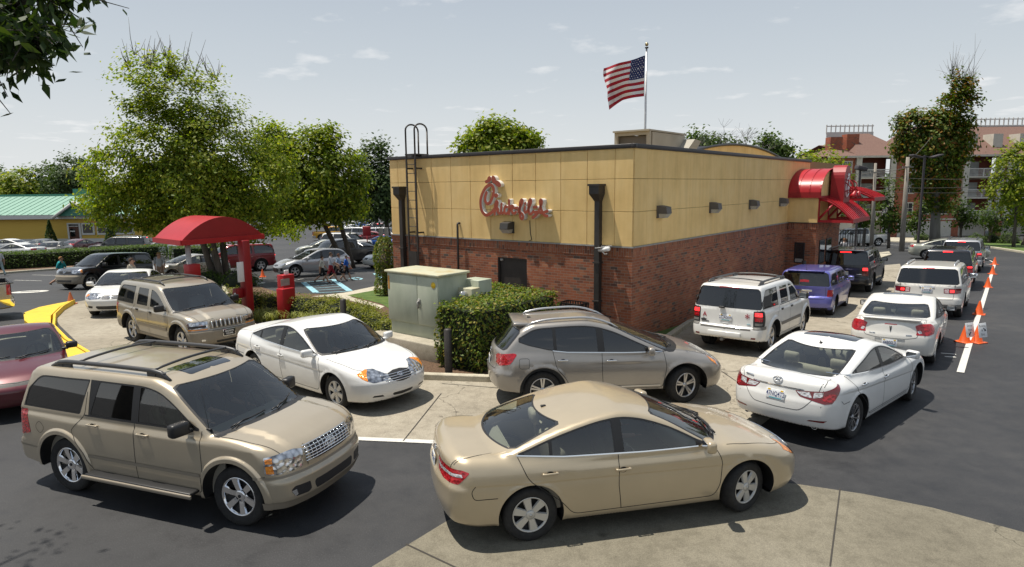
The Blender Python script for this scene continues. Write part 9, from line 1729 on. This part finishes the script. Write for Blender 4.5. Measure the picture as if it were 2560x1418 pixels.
place(CAMRY, 'sedan', WHITE, 'white sedan with painted hubcaps turning in front of the green cabinet', (626.6, 917.6), (844, 986), 'R', dz=0.33, group=QG)
place(ROGUE, 'crossover', GREY, 'grey crossover with silver roof rails beside the clipped hedge', (1369, 979), (1703, 966), 'R', dz=0.358, group=QG, steer=0.36)
place(SONATA, 'sedan', WHITE, 'white sedan with a dark sunroof and plate 47NQ4T2 at right', (2139, 1094), (2280, 1003), 'R', steer=0.12, group=QG)
place(G6, 'sedan', PEARL, 'white sedan with big round red tail lamps beside the two signed cones', (2337, 911), (2360, 854), 'R', group=QG)
place(TRAIL, 'sport_utility', WHITE, 'white sport utility with black roof rack and stickers on its tailgate', (1921, 884), (2013, 834), 'R', group=QG)
place(XB, 'wagon', VIOLET, 'boxy violet blue wagon waiting along the brick wall', (2081, 792), (2123, 763), 'R', group=QG)
place(TAHOE, 'sport_utility', BLACKP, 'large black sport utility under the red awnings', (2174, 734), (2208, 710), 'R', group=QG)
place(ACADIA, 'sport_utility', PEARL, 'large white sport utility with silver roof rails ahead of the round lamp sedan', (2402, 797), (2422, 762), 'R', group=QG)
place(JEEP, 'sport_utility', PEWTER, 'pewter sport utility with a seven slot grille under the order canopy', (339, 826), (433, 851), 'R', dz=0.37, group=QG)
def park(d, name, pm, label, x, y, deg, group=None, **k):
	o, car = build_car(d, name, pm, label, group, **k); put(o, x, y, math.radians(deg)); return o
p = at(2449, 684);
o = place(BIGSUV, 'sport_utility', SILVER, 'silver sport utility last in the right lane near the far cones', (2449, 685), (2462, 664), 'R', group=QG)
o = place(BIGSUV, 'sport_utility', NAVYB, 'black sport utility between the white and the silver ones in the right lane', (2427, 728), (2440, 702), 'R', group=QG)
p = at(276, 797); park(OPTIMA, 'sedan', WHITE, 'white sedan facing the camera behind the pewter sport utility', p.x - 2.35 * math.cos(math.radians(-74)), p.y - 2.35 * math.sin(math.radians(-74)), -74, QG)
p = at(45, 1045); park(COUPE, 'coupe', MAROON, 'maroon coupe at the left edge below the yellow kerb', p.x - 2.1 * math.cos(math.radians(-52)) + 0.05, p.y - 2.1 * math.sin(math.radians(-52)), -52)
# lot at left and behind
p = at(183, 724); a = math.radians(-112); d_ = Vector((math.cos(a), math.sin(a))); l_ = Vector((-d_.y, d_.x)); c = Vector((p.x + 0.9, p.y)) - d_ * 1.31 - l_ * 0.82
park(TRIBUTE, 'sport_utility', NAVYB, 'black sport utility with tan lower cladding crossing the left lot', c.x, c.y, -112)
p = at(455, 702); park(HATCH, 'hatchback', SLVTAN, 'silver hatchback behind the order canopy, partly hidden by the pewter vehicle', p.x, p.y + 0.9, -128)
o = place(CX7, 'crossover', SILVER, 'silver crossover parked facing left beside the walking family', (855, 687), (735, 695), 'L')
A_ = at(855, 687); B_ = at(735, 695); hd = math.degrees(math.atan2(B_.y - A_.y, B_.x - A_.x))
def left_of(d, name, pm, label, rear, deg, **k):
	p = at(*rear); a = math.radians(deg); u = Vector((math.cos(a), math.sin(a))); l = Vector((-u.y, u.x)); c = Vector((p.x, p.y)) + u * d['wb'] / 2 - l * (d['hw'] - 0.06); return park(d, name, pm, label, c.x, c.y, deg, **k)
left_of(BIGSUV, 'sport_utility', REDP, 'red sport utility behind the tree trunk at the order canopy', (654, 678), hd - 4)
left_of(PICKUP, 'pickup_truck', BLACKP, 'black pickup truck parked behind the silver crossover', (926, 658), hd + 3)
p = at(985, 668); park(SEDAN, 'sedan', WHITE, 'white sedan with only its nose showing beside the brick corner', p.x, p.y + 0.5, hd)
# beige pickup at the left edge: only its bed shows
p = at(45, 796); a = math.radians(222); u = Vector((math.cos(a), math.sin(a))); l = Vector((-u.y, u.x)); c = Vector((p.x, p.y)) + u * 2.95 - l * 0.95
park(PICKUP, 'pickup_truck', BEIGEP, 'beige pickup truck at the left edge showing its black lined bed', c.x, c.y, 222)
FAR = 'cars parked in the far lots'
def far(d, name, pm, label, px, py, y, deg, roof=None):
	q = at_y(px, py, y); return park(d, name, pm, label, q.x, q.y, deg, FAR, step=0.09)
far(SEDAN, 'sedan', WHITE, 'white sedan behind the hedge at far left', 42, 622, 56, 172)
far(SEDAN, 'sedan', SLVTAN, 'pale silver sedan nose out behind the hedge, left of the dark red hatchback', 128, 616, 58, -80)
far(HATCH, 'hatchback', DKGREY, 'grey hatchback in the second row by the cone shaped bush', 112, 608, 64, 100)
far(HATCH, 'hatchback', MAROON, 'dark red hatchback parked nose in below the yellow building door', 203, 610, 63, 85)
far(BIGSUV, 'sport_utility', DKGREY, 'long dark grey sport utility behind the left hedge', 297, 610, 58, 190)
far(SEDAN, 'sedan', WHITE, 'white sedan half hidden by the left end of the order canopy', 405, 612, 60, 200)
far(SEDAN, 'sedan', WHITE, 'light roofed car low behind the white sedan at far left', 20, 614, 66, 175)
far(BIGSUV, 'sport_utility', WHITE, 'white sport utility crossing behind the black pickup truck', 868, 580, 62, -22)
far(SEDAN, 'sedan', SAGE, 'sage sedan just behind the cab of the black pickup', 805, 595, 56, -160)
far(SEDAN, 'sedan', SILVER, 'silver car whose roof shows over the bed of the black pickup', 905, 592, 52, -20)
far(BIGSUV, 'sport_utility', SILVER, 'silver sport utility behind the white one in the far lot', 905, 562, 82, -12)
far(PICKUP, 'pickup_truck', YELP, 'yellow pickup truck under the trees in the far lot', 838, 563, 86, 10)
far(SEDAN, 'sedan', REDP, 'red sedan behind the dark red sign in the far lot', 925, 568, 78, 175)
far(COUPE, 'coupe', BLUEP, 'bright blue coupe left of the brick corner', 952, 582, 66, 165)
far(BIGSUV, 'sport_utility', SILVER, 'pale silver sport utility above the blue coupe', 965, 565, 80, -15)
for i, (px, py, y, deg, mdl, pm, lb) in enumerate([(885, 548, 104, 15, SEDAN, WHITE, 'white sedan in the farthest row, left of the flat white one'), (930, 548, 104, -8, SEDAN, WHITE, 'white sedan in the farthest row beside the conifer trunk'), (958, 550, 100, 80, BIGSUV, MAROON, 'maroon sport utility in the farthest row at the building edge'), (862, 552, 98, 185, HATCH, SILVER, 'silver hatchback in the farthest row under the second tree'), (908, 553, 96, 95, SEDAN, DKGREY, 'dark grey sedan end on in the farthest row'), (945, 556, 92, 100, SEDAN, SILVER, 'silver sedan end on in the row behind the red sign'), (842, 550, 108, 90, BIGSUV, WHITE, 'white sport utility end on in the farthest row'), (916, 545, 116, 5, SEDAN, BLUEP, 'blue sedan at the very back of the far lot'), (872, 545, 118, 170, SEDAN, BEIGEP, 'beige sedan at the very back of the far lot')]):
	far(mdl, 'parked_car', pm, lb, px, py, y, deg)
far(SEDAN, 'sedan', SAGE, 'old sage silver sedan on the far road at right', 2376, 592, 44, -28)
far(PICKUP, 'pickup_truck', WHITE, 'white pickup truck behind the black iron fence', 2142, 572, 66, 182)
# ------------------------------------------------------------------ people
SKIN = mat('skin', (0.42, 0.24, 0.16), 0.6); SHOE = mat('shoe', (0.05, 0.04, 0.035), 0.7)
def cloth(n, c): return noisy('cloth ' + n, [tuple(x * 0.8 for x in c), c], 9, 0.9)
def person(lbl, loc, rz, h, shirt, legs, hair, shorts=False, long_hair=False, walk=0.4, arms=(0.35, -0.35), elbow=0.3, sit=False, lean=0.0, group=None):
	root = empty('person', loc, rz, lbl, 'person', group); J = []; E = []; TAG = []
	def j(p, r, par, tg):
		J.append((Vector(p) * h, r * h));
		if par is not None: E.append((par, len(J) - 1)); TAG.append(tg)
		return len(J) - 1
	z0 = 0.52 if not sit else 0.10
	pel = j((0, 0, z0), 0.082, None, ''); sp = j((lean * 0.3, 0, z0 + 0.10), 0.074, pel, 's'); ch = j((lean * 0.7, 0, z0 + 0.215), 0.084, sp, 's'); up = j((lean, 0, z0 + 0.285), 0.058, ch, 's'); nk = j((lean + 0.012, 0, z0 + 0.335), 0.033, up, 'k'); hd = j((lean + 0.025, 0, z0 + 0.385), 0.052, nk, 'k'); ht = j((lean + 0.022, 0, z0 + 0.435), 0.046, hd, 'k')
	hands = []
	for s, a in ((1, arms[0]), (-1, arms[1])):
		shd = j((lean, s * 0.108, z0 + 0.285), 0.040, up, 's'); e = Vector((lean + math.sin(a) * 0.175, s * 0.135, z0 + 0.285 - math.cos(a) * 0.175)); el = j(e, 0.029, shd, 's'); b = a + elbow; w = e + Vector((math.sin(b) * 0.15, -s * 0.01, -math.cos(b) * 0.15)); wr = j(w, 0.019, el, 'k'); hn = w + Vector((math.sin(b) * 0.05, 0, -math.cos(b) * 0.05)); j(hn, 0.021, wr, 'k'); hands.append((hn * h, Vector((math.sin(b), 0, -math.cos(b))), s))
	for s, a in ((1, walk), (-1, -walk)):
		hp = j((0, s * 0.052, z0 - 0.01), 0.060, pel, 'l')
		if sit: k = Vector((0.24, s * 0.07, z0)); an = k + Vector((0.05, 0, -0.22))
		else: k = Vector((math.sin(a) * 0.24, s * 0.055, z0 - 0.01 - math.cos(a) * 0.24)); b = a - (0.55 if a < 0 else 0.05) * abs(walk) * 2; an = k + Vector((math.sin(b) * 0.24, 0, -math.cos(b) * 0.24))
		kn = j(k, 0.040, hp, 'l'); a2 = j(an, 0.024, kn, 'c'); j(an + Vector((0.075, 0, -0.018)), 0.022, a2, 'f')
	me = bpy.data.meshes.new('person'); me.from_pydata([p for p, r in J], E, []); o = bpy.data.objects.new('person', me); link(o)
	md = o.modifiers.new('skin', 'SKIN'); o.modifiers.new('sub', 'SUBSURF').levels = 1
	for i, v in enumerate(me.skin_vertices[0].data): v.radius = (J[i][1], J[i][1] * (1.28 if 1 <= i <= 3 else 1.0)); v.use_root = i == 0
	dg = bpy.context.evaluated_depsgraph_get(); m2 = bpy.data.meshes.new_from_object(o.evaluated_get(dg)); bpy.data.objects.remove(o)
	lo = min((v.co.z for v in m2.vertices), default=0)
	pts = [p for p, r in J]; A = np.array([pts[a] for a, b in E]); B = np.array([pts[b] for a, b in E]); key = {'s': 0, 'l': 1, 'k': 2, 'f': 3}
	vs = [tuple(v.co) for v in m2.vertices]; m = MB(); m.v = vs
	for f in m2.polygons:
		c = np.array(f.center); t = np.clip(((c - A) * (B - A)).sum(1) / np.maximum(((B - A) ** 2).sum(1), 1e-9), 0, 1); d = np.linalg.norm(A + (B - A) * t[:, None] - c, axis=1); g = TAG[int(d.argmin())]
		if g == 'c': g = 'k' if shorts else 'l'
		if g == 'l' and shorts and c[2] < (z0 - 0.21) * h: g = 'k'
		m.f.append(list(f.vertices)); m.m.append(key[g]); m.sm.append(True)
	bpy.data.meshes.remove(m2); hc = pts[5]; R = 0.055 * h
	m.lathe([(0, 0.5 * R), (0.16 * R, 0.1 * R), (0.2 * R, -0.2 * R), (0, -0.25 * R)], c=hc + Vector((0.95 * R, 0, 0.05 * R)), n=6, mat=2)   # nose, ears, eyes, mouth
	for s in (1, -1): m.rbox(hc + Vector((0, s * R * 0.98, 0.1 * R)), (0.3 * R, 0.16 * R, 0.5 * R), 0.004, mat=2); m.rbox(hc + Vector((0.88 * R, s * 0.36 * R, 0.35 * R)), (0.1 * R, 0.26 * R, 0.12 * R), 0.002, mat=3)
	m.rbox(hc + Vector((0.90 * R, 0, -0.45 * R)), (0.08 * R, 0.5 * R, 0.08 * R), 0.002, mat=3)
	for p, d, s in hands:                                           # five fingers, slightly curled
		for i in range(5):
			q = p + Vector((0, 0, 0)) + Vector((0.011 * (i - 1.5), 0, 0)) * h / 1.7; L_ = (0.028 if i == 4 else 0.042 - 0.004 * abs(i - 1.4)) * h; e1 = q + d * L_ * 0.6 + Vector((0.012 * (i == 4), 0, 0)); m.tube([q, e1, e1 + (d + Vector((0.3, -s * 0.4, 0))).normalized() * L_ * 0.6], 0.0052 * h, 5, mat=2)
	b = m.build('body', [cloth(lbl[:8] + 's', shirt), cloth(lbl[:8] + 'l', legs), SKIN, SHOE], root); b.location.z = -lo if not sit else 0.0
	H = MB(); n = 12; D = []
	for i in range(7):
		for k in range(16):
			t = i / 6 * 1.75; a = 2 * math.pi * k / 16; x, y, z = math.sin(t) * math.cos(a), math.sin(t) * math.sin(a), math.cos(t)
			if x > 0.2 and z < 0.45: x, z = 0.2 + (x - 0.2) * 0.2, 0.45 + (z - .45) * 0.3
			D.append(hc + Vector((x * 1.16 - 0.12, y * 1.12, z * 1.15 + 0.38)) * R)
			if long_hair and x < 0.1 and z < 0.1: D[-1] += Vector((-0.2, 0, -1.6 * (i - 2) / 4)) * R
	H.add(D, [(i * 16 + k, (i + 1) * 16 + k, (i + 1) * 16 + (k + 1) % 16, i * 16 + (k + 1) % 16) for i in range(6) for k in range(16)], 0, True)
	ho = H.build('hair', cloth(lbl[:8] + 'h', hair), root); ho.location.z = b.location.z; return root
BRN = (0.045, 0.025, 0.014); FAM = 'people walking across the left lot'
def on_px(px, py): return at(px, py)
person('woman in a teal top striding right past the left hedge', on_px(156, 719), 0.1, 1.66, (0.015, 0.32, 0.34), (0.45, 0.42, 0.36), (0.30, 0.15, 0.05), shorts=True, walk=0.5, elbow=1.3, lean=0.03, group=FAM)
q = at_y(331, 700, 24.6); person('man in a beige shirt behind the white sedan that faces the camera', ground(q.x, q.y), 0.2, 1.78, (0.42, 0.38, 0.30), (0.10, 0.09, 0.08), BRN, walk=0.25, group=FAM)
q = at_y(397, 640, 33); person('person in a pale grey top standing beyond the black and tan vehicle', ground(q.x, q.y), -1.2, 1.72, (0.40, 0.42, 0.44), (0.30, 0.20, 0.14), (0.3, 0.2, 0.06), walk=0.1, group=FAM)
q = at(3, 690); person('person in white at the very left edge before the hedge', q, 3.0, 1.68, (0.62, 0.62, 0.60), (0.40, 0.50, 0.50), BRN, walk=0.2, group=FAM)
person('boy in a white T-shirt and black shorts on the blue hatching', on_px(807, 709), 0.15, 1.50, (0.62, 0.58, 0.50), (0.012, 0.013, 0.014), BRN, shorts=True, walk=0.42, group=FAM)
q = on_px(829, 706); person('woman in a white top and red shorts with her arm round a companion', q, 0.2, 1.66, (0.62, 0.63, 0.68), (0.32, 0.02, 0.03), BRN, shorts=True, walk=0.4, arms=(0.5, 0.4), elbow=0.6, group=FAM)
q = on_px(848, 703); person('person in a pale blue top and black shorts hugged by the woman beside', q, 0.1, 1.58, (0.38, 0.52, 0.72), (0.012, 0.013, 0.016), (0.07, 0.025, 0.012), shorts=True, walk=0.48, elbow=0.9, group=FAM)
q = q + Vector((0.35, 0.25, 0)); person('child in a bright blue T-shirt at the front of the walking family', ground(q.x, q.y), 0.1, 1.42, (0.02, 0.13, 0.55), (0.012, 0.013, 0.018), BRN, shorts=True, walk=0.35, group=FAM)
q = at_y(2112, 600, 39.5); person('person in a grey T-shirt seen from behind at the iron fence', ground(q.x, q.y), math.radians(75), 1.76, (0.36, 0.37, 0.40), (0.05, 0.06, 0.09), (0.16, 0.07, 0.03), walk=0.1)
DRV = 'people sitting in the queueing cars'
def seated(car, x, y, z, lbl, shirt, hair, long_hair=False):
	W = car.matrix_basis; p = W @ Vector((x, y, z)); person(lbl, p, car.rotation_euler.z, 1.68, shirt, (0.04, 0.04, 0.06), hair, sit=True, long_hair=long_hair, arms=(0.7, 0.7), elbow=0.8, lean=-0.05, group=DRV)
def find(s): return next(o for o in sc.objects if o.parent is None and o.get('label', '').startswith(s))
cE, cC, cW, cS = find('gold sport utility'), find('champagne'), find('white sedan with painted'), find('white sedan with a dark')
seated(cE, -0.02, 0.38, 0.58, 'driver in dark clothes at the wheel of the gold sport utility', (0.012, 0.012, 0.014), BRN)
seated(cE, -0.02, -0.38, 0.58, 'passenger with long blonde hair in the gold sport utility', (0.20, 0.20, 0.12), (0.42, 0.30, 0.08), True)
seated(cC, -0.10, 0.38, 0.34, 'driver in a pale top inside the champagne gold sedan', (0.40, 0.36, 0.30), BRN)
seated(cW, -0.10, 0.38, 0.34, 'driver behind the windshield of the white turning sedan', (0.10, 0.12, 0.15), BRN)
seated(cS, -0.10, 0.38, 0.34, 'driver of the white sedan with the dark sunroof', (0.06, 0.06, 0.07), BRN)
bpy.context.view_layer.update()
